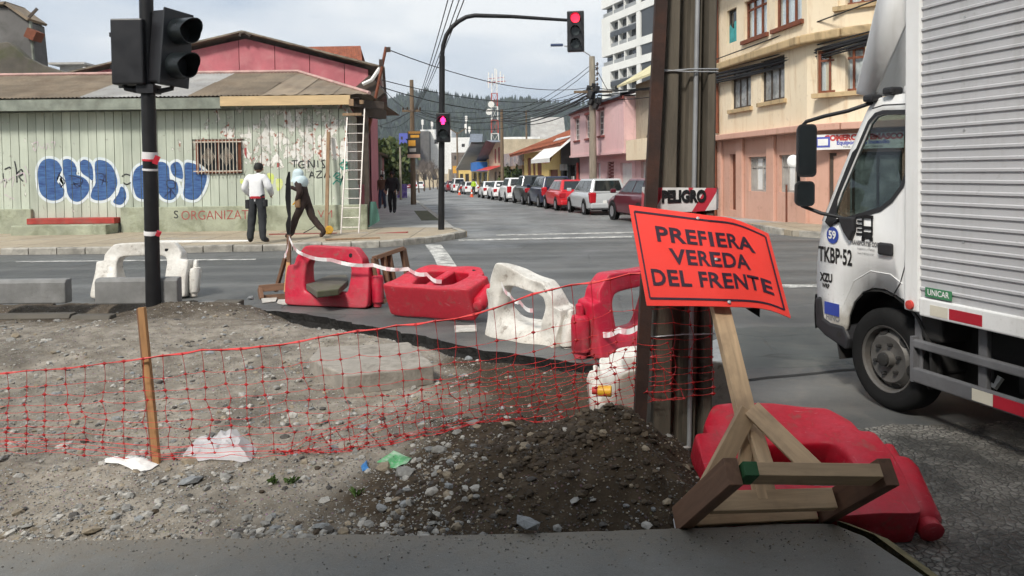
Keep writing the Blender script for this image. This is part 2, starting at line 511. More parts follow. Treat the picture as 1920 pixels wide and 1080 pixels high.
EDGE = [(-60, 9.25), (-9, 9.25), (-5.2, 9.2), (-4.2, 9.18), (-3.14, 9.06), (-2.5, 8.75), (-1.8, 8.2), (-1.18, 7.68), (-0.7, 7.25), (-0.31, 6.87), (0.1, 6.6), (0.5, 6.38), (0.96, 6.1),
        (1.12, 5.5), (1.2, 4.8), (1.3, 4.0), (1.42, 3.5), (1.5, 3.05), (1.58, 2.69), (1.62, 1.5), (1.68, -30)]
def smooth_edge():
    out = []
    for (x0, y0), (x1, y1) in zip(EDGE, EDGE[1:]):
        n = max(1, min(14, int(math.hypot(x1 - x0, y1 - y0) / 0.07))) if -6 < x0 < 1.6 and y1 > 2.6 else 1
        for k in range(n):
            t = k / n
            x, y = x0 + (x1 - x0) * t, y0 + (y1 - y0) * t
            if n > 1:
                w = 0.045 * noise.noise((x * 5, y * 5, 3.1)) + 0.03 * noise.noise((x * 17, y * 17, 7.7))
                x += w; y += w
            out.append((x, y))
    out.append(EDGE[-1]); return out
SE = smooth_edge()
b = MB()
top = [(x, y, -0.14) for x, y in SE]
b.poly(top + [(60, -30, -0.14), (60, 18, -0.14), (-60, 18, -0.14)])
z2 = road_z(240)
b.poly([(-60, 18, -0.14), (60, 18, -0.14), (60, 240, z2), (-60, 240, z2)])
b.mi = 1
for (x0, y0, z0), (x1, y1, z1) in zip(top, top[1:]):   # the broken face of the carriageway
    j0 = 0.03 * noise.noise((x0 * 9, y0 * 9, 1)) + 0.02; j1 = 0.03 * noise.noise((x1 * 9, y1 * 9, 1)) + 0.02
    b.add([(x0, y0, z0), (x1, y1, z1), (x1 + j1, y1 + j1, z1 - 0.09), (x0 + j0, y0 + j0, z0 - 0.09), (x1 - j1, y1 - j1, -0.7), (x0 - j0, y0 - j0, -0.7)],
          [(0, 3, 2, 1), (3, 5, 4, 2)])
MT['cut_face'] = plain('broken_asphalt_face', (.018, .017, .016), .9, .5, 14, .8, 30, space='World', bdist=.03)
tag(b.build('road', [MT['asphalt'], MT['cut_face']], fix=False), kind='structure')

# ------------------------------------------------------------------ excavated dirt
def edge_y(x):
    for (x0, y0), (x1, y1) in zip(EDGE, EDGE[1:]):
        if x0 <= x <= x1: return y0 + (y1 - y0) * (x - x0) / max(1e-6, x1 - x0)
    return 3.0
def g2(d, s): return math.exp(-(d / s) ** 2)
def dirt_z(x, y):
    z = -0.07 + 0.05 * noise.noise((x * 0.9, y * 0.9, 0)) + 0.034 * noise.noise((x * 2.6, y * 2.6, 4)) + 0.017 * noise.noise((x * 8, y * 8, 9)) + 0.009 * noise.noise((x * 21, y * 21, 2))
    # heap of spoil
    dx, dy = x - 0.46, y - 3.62
    sx = 0.85 if dx < 0 else 0.52
    sy = 0.44 if dy < 0 else 0.55
    r = math.sqrt((dx / sx) ** 2 + (dy / sy) ** 2)
    hk = max(0, 1 - r / 1.4)
    z += 0.37 * (hk * hk * (3 - 2 * hk) * .55 + hk * .45) * (1 + 0.3 * noise.noise((x * 3, y * 3, 5)) + .12 * noise.noise((x * 11, y * 11, 6)))
    z += 0.14 * g2(x + 0.15, 0.5) * g2(y - 4.25, 0.32)
    # trench under the broken asphalt
    if x > -3.4:
        d = abs(y - edge_y(x)) if x < 1.0 else min(abs(y - 6.1), abs(x - 1.15)) if y > 4.6 else 9
        w = min(1, max(0, (x + 3.4) / 1.2))
        z -= 0.3 * w * g2(max(0, d - 0.08), 0.38)
    # dip along the old kerb on the left
    z -= 0.16 * g2(y - 8.75, 0.3) * (1 if x < -4.8 else max(0, min(1, (-4.1 - x) / 0.7)))
    z += 0.1 * g2(y - 8.75, 0.35) * g2(x + 4.0, 0.9)
    # falls to the sidewalk edge
    if y < 3.3: z = min(z, (0.0 if x < -0.4 or x > 1.15 else 0.02) + max(0, y - 3.05) * 0.9)
    return z
def ground_z(x, y):
    z = dirt_z(x, y)
    out = (y > edge_y(x) + 0.06) if x <= 0.96 else (y > 6.1 or x > 1.24 - 0.02 * (y - 4.8) + (0.2 if y < 3.8 else 0))
    return min(z, -0.45) if out else z
b = MB()
X0, X1, Y0, Y1 = -12.0, 1.75, 2.85, 9.6
NX, NY = 330, 190
def yy(v): return Y0 + (Y1 - Y0) * v ** 1.35
def xx(u): return X1 - (X1 - X0) * (1 - u) ** 1.35
b.grid(lambda u, v: (xx(u), yy(v), ground_z(xx(u), yy(v))), NX, NY)
o = b.build('dirt_ground', MT['dirt'], smooth=60, fix=False)
tag(o, kind='structure')

# loose stones and gravel: far too many to count
MT['stones'] = [plain('stone_' + n, c, 0.85, 0.3, 30, 0.4, 90, dirt=(0.1, 0.085, 0.065), dirt_amt=0.5, dscale=18) for n, c in
                (('pale', (0.36, 0.345, 0.315)), ('grey', (0.22, 0.215, 0.2)), ('blue', (0.21, 0.22, 0.225)), ('tan', (0.24, 0.2, 0.145)), ('dark', (0.07, 0.065, 0.06)))]
ICO_V, ICO_F = None, None
def ico():
    global ICO_V, ICO_F
    if ICO_V is None:
        bm = bmesh.new(); bmesh.ops.create_icosphere(bm, subdivisions=1, radius=1.0)
        bm.verts.ensure_lookup_table()
        ICO_V = [v.co.copy() for v in bm.verts]; ICO_F = [tuple(v.index for v in f.verts) for f in bm.faces]; bm.free()
    return ICO_V, ICO_F
def stone(b, p, r, rng, mi):
    V, F = ico()
    R = Euler((rng.uniform(0, 6), rng.uniform(0, 6), rng.uniform(0, 6))).to_matrix()
    s = Vector((r * rng.uniform(0.8, 1.35), r * rng.uniform(0.65, 1.1), r * rng.uniform(0.4, 0.75)))
    Rz = Matrix.Rotation(rng.uniform(0, 6.28), 3, 'Z') @ Matrix.Rotation(rng.uniform(-0.5, 0.5), 3, 'X')
    b.mi = mi
    vs = []
    for v in V:
        q = R @ v; q = q * rng.uniform(0.78, 1.15)
        vs.append(p + Rz @ Vector((q.x * s.x, q.y * s.y, q.z * s.z)))
    b.add(vs, F)
def octa(b, p, r, rng, mi):
    a = rng.uniform(0, 6.28); c, s = math.cos(a) * r, math.sin(a) * r
    k = rng.uniform(0.5, 0.9); h = r * rng.uniform(0.4, 0.8)
    b.mi = mi
    b.add([p + Vector(q) for q in ((c, s, 0), (-s * k, c * k, 0), (-c, -s, 0), (s * k, -c * k, 0), (rng.uniform(-.3, .3) * r, rng.uniform(-.3, .3) * r, h), (0, 0, -h))],
          [(0, 1, 4), (1, 2, 4), (2, 3, 4), (3, 0, 4), (1, 0, 5), (2, 1, 5), (3, 2, 5), (0, 3, 5)])
def in_dirt(x, y):
    if y < 3.07: return False
    if x > 1.25: return False
    if x > 0.96: return y < 5.6
    return y < edge_y(x) - 0.06
rng = random.Random(11)
bs, bp = MB(), MB()
n = 0
while n < 8000:
    y = 3.07 + 6.1 * rng.random() ** 1.5
    hw = 0.98 * y
    x = rng.uniform(-hw, 0.33 * y)
    if not in_dirt(x, y): continue
    dens = 0.12 + 1.5 * max(0, noise.noise((x * 1.5, y * 1.6, 21)) + .12) + .5 * max(0, noise.noise((x * 5, y * 5, 2)))
    if x > -0.3: dens *= 0.5
    if y < 3.5 and x < -.3: dens *= 1.5
    if rng.random() > dens: continue
    r = 0.005 + 0.024 * rng.random() ** 4.6
    if rng.random() < .035 and x < -.2: r *= 1.8
    if x > -.2: r *= 0.9
    w = [4, 4, 2, 2.5, 2] if x < -0.3 else [2.6, 2.6, 1.4, 3, 4]
    stone(bs, Vector((x, y, dirt_z(x, y) + r * 0.12)), r, rng, rng.choices(range(5), w)[0]); n += 1
n = 0
while n < 32000:
    y = 3.07 + 6.1 * rng.random() ** 1.6
    x = rng.uniform(-0.98 * y, 0.33 * y)
    if not in_dirt(x, y): continue
    if x > -0.3 and rng.random() < 0.35: continue
    r = rng.uniform(0.003, 0.0085)
    w = [4, 5, 2, 3, 3] if x < -0.3 else [.35, 1.2, .5, 2.5, 8]
    octa(bp, Vector((x, y, dirt_z(x, y) + r * 0.2)), r, rng, rng.choices(range(5), w)[0]); n += 1
bc = MB()
for k in range(1500):
    a, rr_ = rng.uniform(0, 6.283), abs(rng.gauss(0, .6))
    x, y = .3 + rr_ * math.cos(a) * 1.15, 3.6 + rr_ * math.sin(a) * .75
    if not in_dirt(x, y): continue
    r = .006 + .024 * rng.random() ** 3
    stone(bc, Vector((x, y, dirt_z(x, y) + r * .1)), r, rng, rng.choices((0, 1), (3, 1))[0])
MT['clods'] = [plain('soil_clod', (.045, .033, .022), .95, .4, 20, .5, 60), plain('soil_clod_dry', (.09, .068, .045), .95, .4, 20, .5, 60)]
tag(bc.build('soil_clods', MT['clods'], fix=False), 'dark crumbs and clods of soil on the spoil heap', 'soil', kind='stuff')
for k in range(1100):   # grit spilled on the pavement edge
    x = rng.uniform(-2.3, 1.4); y = 3.04 - abs(rng.gauss(0, .12)); r = rng.uniform(.0015, .006)
    octa(bp, Vector((x, y, r * .3)), r, rng, rng.choices(range(5), [2, 4, 1, 3, 3])[0])
br_ = MB()
for k in range(240):   # lumps of broken asphalt in the trench
    x = rng.uniform(-2.4, .98); y = edge_y(x) - abs(rng.gauss(0.05, .13)); r = rng.uniform(.012, .05) * (1 if rng.random() < .5 else .6)
    stone(br_, Vector((x, y, dirt_z(x, y) + r * .25)), r, rng, 0)
tag(br_.build('asphalt_rubble', plain('broken_asphalt', (.02, .02, .02), .85, .5, 30, .6, 60), fix=False), 'black lumps of broken asphalt along the trench edge', 'rubble', kind='stuff')
tag(bs.build('gravel', MT['stones'], fix=False), 'broken grey and tan stones strewn over the dug-up dirt', 'gravel', kind='stuff')
tag(bp.build('fine_gravel', MT['stones'], fix=False), 'fine crumbs of gravel covering the dug-up dirt', 'gravel', kind='stuff')
# the few big stones one can point to
BIG = [(250, 860, .055), (355, 905, .05), (238, 957, .042), (170, 998, .04), (275, 968, .03), (600, 990, .04), (505, 975, .03), (985, 838, .038), (1070, 860, .035), (990, 985, .05), (1100, 975, .045), (918, 940, .03), (875, 918, .028), (715, 955, .032),
       (20, 640, .06), (30, 632, .05), (455, 745, .04), (470, 560, .05), (760, 890, .05), (720, 880, .045), (1240, 958, .03), (1135, 795, .04), (890, 795, .035), (955, 800, .045)]
BIG_LB = ['flat grey stone just below the white rag', 'bluish stone below the clear bag', 'pale stone low on the left gravel', 'pale stone at the pavement edge far to the left', 'small pale stone beside another near the pavement edge',
    'stone at the pavement edge under the green packet', 'small stone at the pavement edge below the clear bag', 'pale stone on the crest of the soil heap, left one', 'pale stone on the crest of the soil heap, right one', 'largest pale stone at the foot of the soil heap',
    'pale stone at the heap foot nearest the sign stand', 'small pale stone midway up the heap', 'small tan stone midway up the heap, left of the pale one', 'small stone at the left foot of the heap', 'grey stone in the dark dip at the picture edge', 'second stone in the dark dip, behind the grey one',
    'stone above the clear bag behind the mesh', 'stone at the broken asphalt edge beside the kerb stub', 'brown stone just under the green packet', 'brown stone left of the green packet', 'small stone on the heap nearest the sign stand', 'stone behind the heap crest by the rusty post', 'stone behind the mesh left of the heap', 'pale stone behind the mesh above the heap']
rng = random.Random(4)
for i, (px, py, r) in enumerate(BIG):
    q = G(px, py, 0)
    for _ in range(6): q = G(px, py, dirt_z(q.x, q.y))
    m = MB(); stone(m, Vector((0, 0, r * 0.2)), r, rng, 0)
    o = m.build('stone', MT['stones'][[0, 2, 1, 3][i % 4]], loc=q, fix=False)
    s_ = o.modifiers.new('s', 'SUBSURF'); s_.subdivision_type = 'SIMPLE'; s_.levels = s_.render_levels = 1
    tag(o, BIG_LB[i], 'stone', 'large stones on the dirt')

# ------------------------------------------------------------------ pavements
b = MB()
FORE = [(-30, -6), (1.62, -6), (1.56, 1.5), (1.5, 2.69), (1.42, 3.0), (1.34, 3.11), (1.1, 3.12), (0.73, 3.09), (0.3, 3.07), (-0.1, 3.055), (-0.5, 3.05), (-0.55, 3.07), (-0.78, 3.07), (-0.83, 3.045), (-1.5, 3.05), (-2.14, 3.04), (-30, 3.0)]
FJ = []
for (x0, y0), (x1, y1) in zip(FORE, FORE[1:] + FORE[:1]):
    n = max(1, int(math.hypot(x1 - x0, y1 - y0) / .035)) if y0 > 2.9 and y1 > 2.9 and abs(x0) < 3 and abs(x1) < 3 else 1
    for k in range(n):
        x, y = x0 + (x1 - x0) * k / n, y0 + (y1 - y0) * k / n
        if n > 1: y -= .012 * abs(noise.noise((x * 9, y, 2))) + .03 * max(0, noise.noise((x * 4, 3, 2)) - .25)
        FJ.append((x, y))
b.prism(FJ, -0.35, 0.0)
tag(b.build('pavement_near', MT['walk_dark'], bevel=0.008), kind='structure')
b = MB()
kp = [(1.505, 2.69), (1.45, 2.98), (1.36, 3.125)]
b.add([(1.36, 3.125, .004), (1.43, 3.17, -.03), (1.43, 3.17, -.3), (1.46, 3.0, .004), (1.53, 3.03, -.03), (1.53, 3.03, -.3), (1.51, 2.69, .004), (1.585, 2.70, -.03), (1.585, 2.70, -.3), (1.565, 1.5, .004), (1.64, 1.5, -.03), (1.64, 1.5, -.3)],
      [(0, 3, 4, 1), (1, 4, 5, 2), (3, 6, 7, 4), (4, 7, 8, 5), (6, 9, 10, 7), (7, 10, 11, 8), (0, 1, 2)])
o = b.build('kerb_near', MT['kerb_moss'], fix=True)
tag(o, kind='structure')

# far pavement with its kerb line, curving into the side street
kpx = [(-700, 486), (-300, 481), (0, 478), (250, 476), (502, 471), (640, 467), (720, 464), (787, 458), (840, 451), (875, 444)]
KL = [G(x, y, -0.14) for x, y in kpx]
KL = [Vector((-60, KL[0].y, 0))] + KL
e0 = ST(20.2, 1.72)
KL.append(Vector((e0.x, e0.y, 0)))
def resample(pts, step):
    out = [pts[0].copy()]; carry = 0
    for a, c in zip(pts, pts[1:]):
        L = (c - a).length; d = step - carry
        while d <= L:
            out.append(a.lerp(c, d / L)); d += step
        carry = L - (d - step)
    out.append(pts[-1].copy()); return out
b = MB()
corner = Vector((-3.83, 20.2, 0))
loop = [Vector((p.x, p.y, 0)) for p in KL]
base_poly = [(p.x, p.y + 0.16) for p in loop] + [(-4.0, 20.9), (-60, 20.9)]
b.prism(base_poly, -0.5, -0.008)
walk_far = b.build('pavement_far', MT['walk_warm'])
tag(walk_far, kind='structure')
rs = resample([p for p in loop if p.x > -14], 0.62)
rng = random.Random(3)
for a, c in zip(rs, rs[1:]):
    d = (c - a).normalized(); nrm = Vector((-d.y, d.x, 0))
    m = MB(); g = 0.012
    p0, p1 = a + d * g, c - d * g
    w = 0.17
    zt = rng.uniform(-0.006, 0.012)
    m.add([(p0.x, p0.y, -.3), (p1.x, p1.y, -.3), (p1.x, p1.y, zt - .02), (p0.x, p0.y, zt - .02),
           *[((p0 + nrm * .02).x, (p0 + nrm * .02).y, zt), ((p1 + nrm * .02).x, (p1 + nrm * .02).y, zt), ((p1 + nrm * w).x, (p1 + nrm * w).y, zt), ((p0 + nrm * w).x, (p0 + nrm * w).y, zt)]],
          [(0, 1, 2, 3), (3, 2, 5, 4), (4, 5, 6, 7), (0, 3, 4, 7), (1, 6, 5, 2)])
    m.build('kerb_stone', MT['kerb'], walk_far, fix=True)
# side-street pavement, left
b = MB()
def strip(v0, v1, u0, u1, dz, thick=0.4):
    p = [ST(u0, v0, dz), ST(u0, v1, dz), ST(u1, v1, dz), ST(u1, v0, dz)]
    b.add(p + [q - Vector((0, 0, thick)) for q in p], [(0, 1, 2, 3), (0, 4, 5, 1), (1, 5, 6, 2), (2, 6, 7, 3), (3, 7, 4, 0), (4, 7, 6, 5)])
strip(-1.2, 1.72, 20.3, 60, 0.13); strip(-1.2, 1.72, 60, 200, 0.13)
tag(b.build('pavement_side_street_left', MT['walk_grey']), kind='structure')
b = MB(); strip(0.95, 1.6, 25.2, 34, 0.136, 0.05)
tag(b.build('verge', MT['grass_soil']), kind='structure')
b = MB(); strip(1.55, 1.74, 24.5, 60, 0.14, 0.3)
tag(b.build('kerb_side_street_left', MT['kerb']), kind='structure')
# right-hand pavement and its kerb stones
b = MB()
rk = G(1530, 445, -0.14)
R0 = [(rk.x + 0.2, rk.y - 0.25), (40, 15.2), (40, 30), (ST(16.0, 14).x, ST(16, 14).y)]
p_c = ST(19.5, 9.75)
poly = [(p_c.x, p_c.y), (6.75, 18.0), (7.1, 17.5), (7.7, 17.2), (9.0, 17.0), (40, 16.0), (40, 26), (ST(19.5, 12.4).x + 3, ST(19.5, 12.4).y)]
b.prism(poly, -0.5, -0.006)
walk_r = b.build('pavement_right', MT['walk_warm']); tag(walk_r, kind='structure')
b = MB(); strip(9.75, 13.5, 19.4, 60, 0.13); strip(9.75, 13.5, 60, 200, 0.13)
tag(b.build('pavement_side_street_right', MT['walk_grey']), kind='structure')
rk_pts = resample([Vector((p_c.x, p_c.y, 0)), Vector((6.75, 18.0, 0)), Vector((7.1, 17.5, 0)), Vector((7.7, 17.2, 0)), Vector((9.5, 16.98, 0)), Vector((11.5, 16.85, 0))], 0.6)
for a, c in zip(rk_pts, rk_pts[1:]):
    if rng.random() < 0.2: continue
    d = (c - a).normalized()
    m = MB(); m.bar(a + d * .03 + Vector((0, 0, -.15)), c - d * .03 + Vector((0, 0, -.15)), 0.16, 0.31)
    m.build('kerb_stone', MT['kerb'], walk_r, bevel=0.015)
# old kerb line on the near left (flush remains beside the dirt)
tags_k = [(-0, 592, 130, 600), (140, 596, 275, 604), (300, 572, 345, 577), (345, 573, 392, 579), (392, 568, 446, 578)]

# ------------------------------------------------------------------ road markings
def mark(pts):
    b.poly([Vector((p.x, p.y, road_z(p.y) + 0.004)) for p in pts])
b = MB()
mark([G(797, 459, -.14), G(827, 459, -.14), G(842, 478, -.14), G(858, 502, -.14), G(822, 502, -.14), G(812, 480, -.14)])
tag(b.build('zebra_stripe', MT['paint'], fix=False), kind='structure')
b = MB()
mark([G(860, 452, -.14), G(1185, 445, -.14), G(1185, 442, -.14), G(860, 449, -.14)])
mark([G(930, 441, -.14), G(1190, 435.5, -.14), G(1190, 433, -.14), G(930, 438.5, -.14)])
mark([G(1462, 540, -.14), G(1640, 537, -.14), G(1640, 531, -.14), G(1462, 534, -.14)])
mark([G(30, 492, -.14), G(480, 487.5, -.14), G(480, 485.5, -.14), G(30, 490, -.14)])
tag(b.build('road_lines', MT['paint'], fix=False), kind='structure')

b = MB()
jp = [(1395, 714), (1440, 708), (1490, 704), (1540, 699), (1580, 694), (1620, 692)]
for (xa, ya), (xc, yc) in zip(jp, jp[1:]): mark([G(xa, ya + 2.2, -.14), G(xc, yc + 2.2, -.14), G(xc, yc - 1.4, -.14), G(xa, ya - 1.4, -.14)])
tag(b.build('road_joint', plain('open_joint', (.02, .02, .019), .95, .4, 9, 0, space='World'), fix=False), kind='structure')
# ------------------------------------------------------------------ wooded hills
def ridge(x):
    # pixel heights of the ridge, at 900 m
    pts = [(-1500, 95), (-500, 90), (-260, 80), (-180, 82), (-140, 88), (-106, 95), (-60, 87), (-30, 85), (20, 84), (80, 76), (150, 90), (300, 105), (700, 120), (1500, 110)]
    for (x0, z0), (x1, z1) in zip(pts, pts[1:]):
        if x0 <= x <= x1: return z0 + (z1 - z0) * (x - x0) / (x1 - x0) + 2.5 * noise.noise((x * .03, 0, 0))
    return 100
def hz(x, v):   # v 0 foot .. 1 ridge
    return -5 + (ridge(x) + 3) * (v ** 0.8) + 6 * noise.noise((x * .012, v * 4, 3)) * math.sin(v * math.pi)
MT['hill'] = plain('pine_slope', (0.03, 0.04, 0.032), 0.95, 0.4, 0.02, 0, space='World')
b = MB()
b.grid(lambda u, v: (-1400 + 2800 * u, 560 + 360 * v, hz(-1400 + 2800 * u, v)), 160, 14)
b.grid(lambda u, v: (-1400 + 2800 * u, 920 + 300 * v, hz(-1400 + 2800 * u, 1) * (1 - v)), 60, 3)
tag(b.build('hills', MT['hill'], smooth=180), kind='structure')
MT['pines'] = [plain('pine_foliage_%d' % i, c, 0.95, 0.4, 0.15, 0, space='World') for i, c in enumerate(((0.022, 0.034, 0.026), (0.034, 0.048, 0.032), (0.018, 0.028, 0.024)))]
b = MB(); rng = random.Random(5)
def cone_tree(x, y, z, h, r):
    b.mi = rng.randrange(3)
    n = 6; a0 = rng.random() * 6
    lev = [(0.12, 1.0), (0.45, 0.72), (0.75, 0.42)]
    rings = [[Vector((x + r * k * rng.uniform(.75, 1.2) * math.cos(a0 + i * 6.283 / n), y + r * k * math.sin(a0 + i * 6.283 / n), z + h * t)) for i in range(n)] for t, k in lev]
    base = len(b.v)
    b.add([p for R in rings for p in R] + [Vector((x, y, z + h))], [(l * n + i, l * n + (i + 1) % n, (l + 1) * n + (i + 1) % n, (l + 1) * n + i) for l in range(2) for i in range(n)] + [(2 * n + i, 2 * n + (i + 1) % n, 3 * n) for i in range(n)])
for i in range(5200):
    v = rng.random() ** 0.55
    y = 560 + 360 * v
    x = rng.uniform(-0.24, 0.24) * y
    h = rng.uniform(7, 15)
    cone_tree(x, y, hz(x, v) - 2, h, rng.uniform(2.4, 4.2))
for i in range(420):
    x = rng.uniform(-230, 230)
    cone_tree(x, 918, hz(x, 1) - 2, rng.uniform(7, 17), rng.uniform(2, 3.6))
for i in range(800):
    x = rng.choice((-1, 1)) * rng.uniform(230, 900)
    v = rng.uniform(.5, 1)
    cone_tree(x, 560 + 360 * v, hz(x, v) - 2, rng.uniform(9, 16), rng.uniform(5, 9))
tag(b.build('forest', MT['pines'], fix=False), 'dark pine forest covering the hills at the end of the street', 'forest', kind='stuff')

# ------------------------------------------------------------------ buildings
def plane_hit(px, py, P0, d):
    """line of sight against the upright plane through P0 along d: (distance along d, height)"""
    r = ray(px, py)
    det = r.x * (-d.y) + d.x * r.y
    k = (P0.x * (-d.y) + d.x * P0.y) / det
    return ((k * r.x - P0.x) * d.x + (k * r.y - P0.y) * d.y, CZ + k * r.z)

MT['pane_dark'] = NT('window_glass_dark').col((0.02, 0.024, 0.027)).rough(0.06).set(Specular_IOR_Level=0.7).mat
MT['pane_grey'] = plain('window_glass_dusty', (0.26, 0.265, 0.26), 0.25, 0.5, 3, 0, spec=0.6)
MT['curtain'] = plain('lace_curtain', (0.78, 0.77, 0.74), 0.9, 0.2, 5, 0.5, 14, stretch=(6, 6, .5), bdist=0.05)
MT['board_grey'] = plain('weathered_board', (0.36, 0.34, 0.31), 0.85, 0.25, 3, 0.2, 20)
MT['frame_rust'] = plain('window_frame_rust', (0.17, 0.055, 0.028), 0.8, 0.3, 8, 0.2)
MT['frame_white'] = plain('window_frame_white', (0.66, 0.64, 0.6), 0.6, 0.15, 8, 0.1)
MT['frame_dark'] = plain('window_frame_dark', (0.06, 0.045, 0.035), 0.7, 0.3, 8, 0.1)
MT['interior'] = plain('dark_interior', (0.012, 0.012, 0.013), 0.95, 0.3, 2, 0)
MT['white'] = plain('white_paint', (0.74, 0.74, 0.72), 0.6, 0.08, 2, 0.05, dirt=(0.4, 0.38, 0.34), dirt_amt=0.35, dscale=1.5)
MT['black'] = plain('black_paint', (0.012, 0.012, 0.013), 0.5, 0.3, 8, 0.1, spec=0.3)
MT['wood_new'] = plain('fresh_timber', (0.55, 0.4, 0.22), 0.7, 0.15, 3, 0.15, 20, stretch=(.4, 4, 4))
MT['wood_old'] = plain('old_timber', (0.26, 0.17, 0.1), 0.8, 0.3, 4, 0.3, 25, stretch=(4, 4, .5))
MT['tin'] = plain('weathered_tin', (0.21, 0.165, 0.115), 0.75, 0.25, 1.5, 0.1, dirt=(0.1, 0.06, 0.035), dirt_amt=0.6, dscale=1.2, objvar=0.15)
MT['tin_pale'] = plain('pale_tin', (0.36, 0.35, 0.33), 0.6, 0.2, 1.5, 0.1, dirt=(0.2, 0.16, 0.12), dirt_amt=0.4, objvar=0.1)

def facade(parent, M, W, H, ops, mat, depth=0.22, name='wall', back=6.0, zb=-0.6, roof=True):
    """one storey-high sheet with real openings; local x along it, y inwards, z up"""
    xs = sorted({0.0, W, *[o[0] for o in ops], *[o[1] for o in ops]}); zs = sorted({zb, H, *[o[2] for o in ops], *[o[3] for o in ops]})
    xs = [x for x in xs if 0 <= x <= W]; zs = [z for z in zs if zb <= z <= H]
    b = MB(M)
    for x0, x1 in zip(xs, xs[1:]):
        for z0, z1 in zip(zs, zs[1:]):
            cx, cz = (x0 + x1) / 2, (z0 + z1) / 2
            if any(o[0] < cx < o[1] and o[2] < cz < o[3] for o in ops): continue
            b.add([(x0, 0, z0), (x1, 0, z0), (x1, 0, z1), (x0, 0, z1)], [(0, 1, 2, 3)])
    for x0, x1, z0, z1 in [o[:4] for o in ops]:
        d = depth
        b.add([(x0, 0, z0), (x1, 0, z0), (x1, 0, z1), (x0, 0, z1), (x0, d, z0), (x1, d, z0), (x1, d, z1), (x0, d, z1)],
              [(0, 4, 5, 1), (1, 5, 6, 2), (2, 6, 7, 3), (3, 7, 4, 0)])
    b.add([(0, 0, zb), (0, back, zb), (0, back, H), (0, 0, H), (W, 0, zb), (W, back, zb), (W, back, H), (W, 0, H)],
          [(0, 3, 2, 1), (4, 5, 6, 7), (1, 2, 6, 5)] + ([(3, 7, 6, 2)] if roof else []))
    return b.build(name, mat, parent, fix=False)

def window(parent, M, x0, x1, z0, z1, y=0.12, frame='frame_dark', pane='pane_dark', cols=2, rows=1, t=0.05, sill=None, curtain=None, split=None):
    b = MB(M)
    fy = y
    b.b2((x0, fy - .03, z0), (x0 + t, fy + .03, z1)); b.b2((x1 - t, fy - .03, z0), (x1, fy + .03, z1))
    b.b2((x0 + t, fy - .03, z0), (x1 - t, fy + .03, z0 + t)); b.b2((x0 + t, fy - .03, z1 - t), (x1 - t, fy + .03, z1))
    for k in range(1, cols):
        x = x0 + (x1 - x0) * k / cols
        b.b2((x - t * .4, fy - .027, z0 + t), (x + t * .4, fy + .027, z1 - t))
    zz = [z0 + (z1 - z0) * k / rows for k in range(1, rows)] if split is None else [z0 + (z1 - z0) * split]
    for z in zz:
        b.b2((x0 + t, fy - .024, z - t * .4), (x1 - t, fy + .024, z + t * .4))
    w = b.build('window', MT[frame], parent)
    for k in range(cols):
        g = MB(M); a, c = x0 + (x1 - x0) * k / cols, x0 + (x1 - x0) * (k + 1) / cols
        g.b2((a + .02, fy + .0, z0 + .02), (c - .02, fy + .008, z1 - .02))
        g.build('pane', MT[pane if isinstance(pane, str) else pane[k % len(pane)]], w)
    if sill:
        s_ = MB(M); s_.b2((x0 - .12, -.1, z0 - .12), (x1 + .12, 0.14, z0 - .003)); s_.build('sill', MT[sill], w)
    if curtain:
        c_ = MB(M); n = 24
        c_.grid(lambda u, v: (x0 + (x1 - x0) * u, fy + .06 + .025 * math.sin(u * 40), z0 + (z1 - z0) * v), n, 1)
        c_.build('curtain', MT[curtain], w)
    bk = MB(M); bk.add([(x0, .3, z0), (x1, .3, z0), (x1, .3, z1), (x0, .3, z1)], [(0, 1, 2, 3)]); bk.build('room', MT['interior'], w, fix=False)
    return w

def door(parent, M, x0, x1, z0, z1, mat, y=0.12, panels=2, handle=True):
    b = MB(M); b.b2((x0, y, z0), (x1, y + .06, z1))
    d = b.build('door', MT[mat], parent)
    if panels:
        for k in range(panels):
            a, c = z0 + (z1 - z0) * (k + .12) / panels, z0 + (z1 - z0) * (k + .88) / panels
            p = MB(M); p.b2((x0 + .12 * (x1 - x0), y - .02, a), (x1 - .12 * (x1 - x0), y, c)); p.build('panel', MT[mat], d)
    return d

I4 = Matrix.Identity(4)

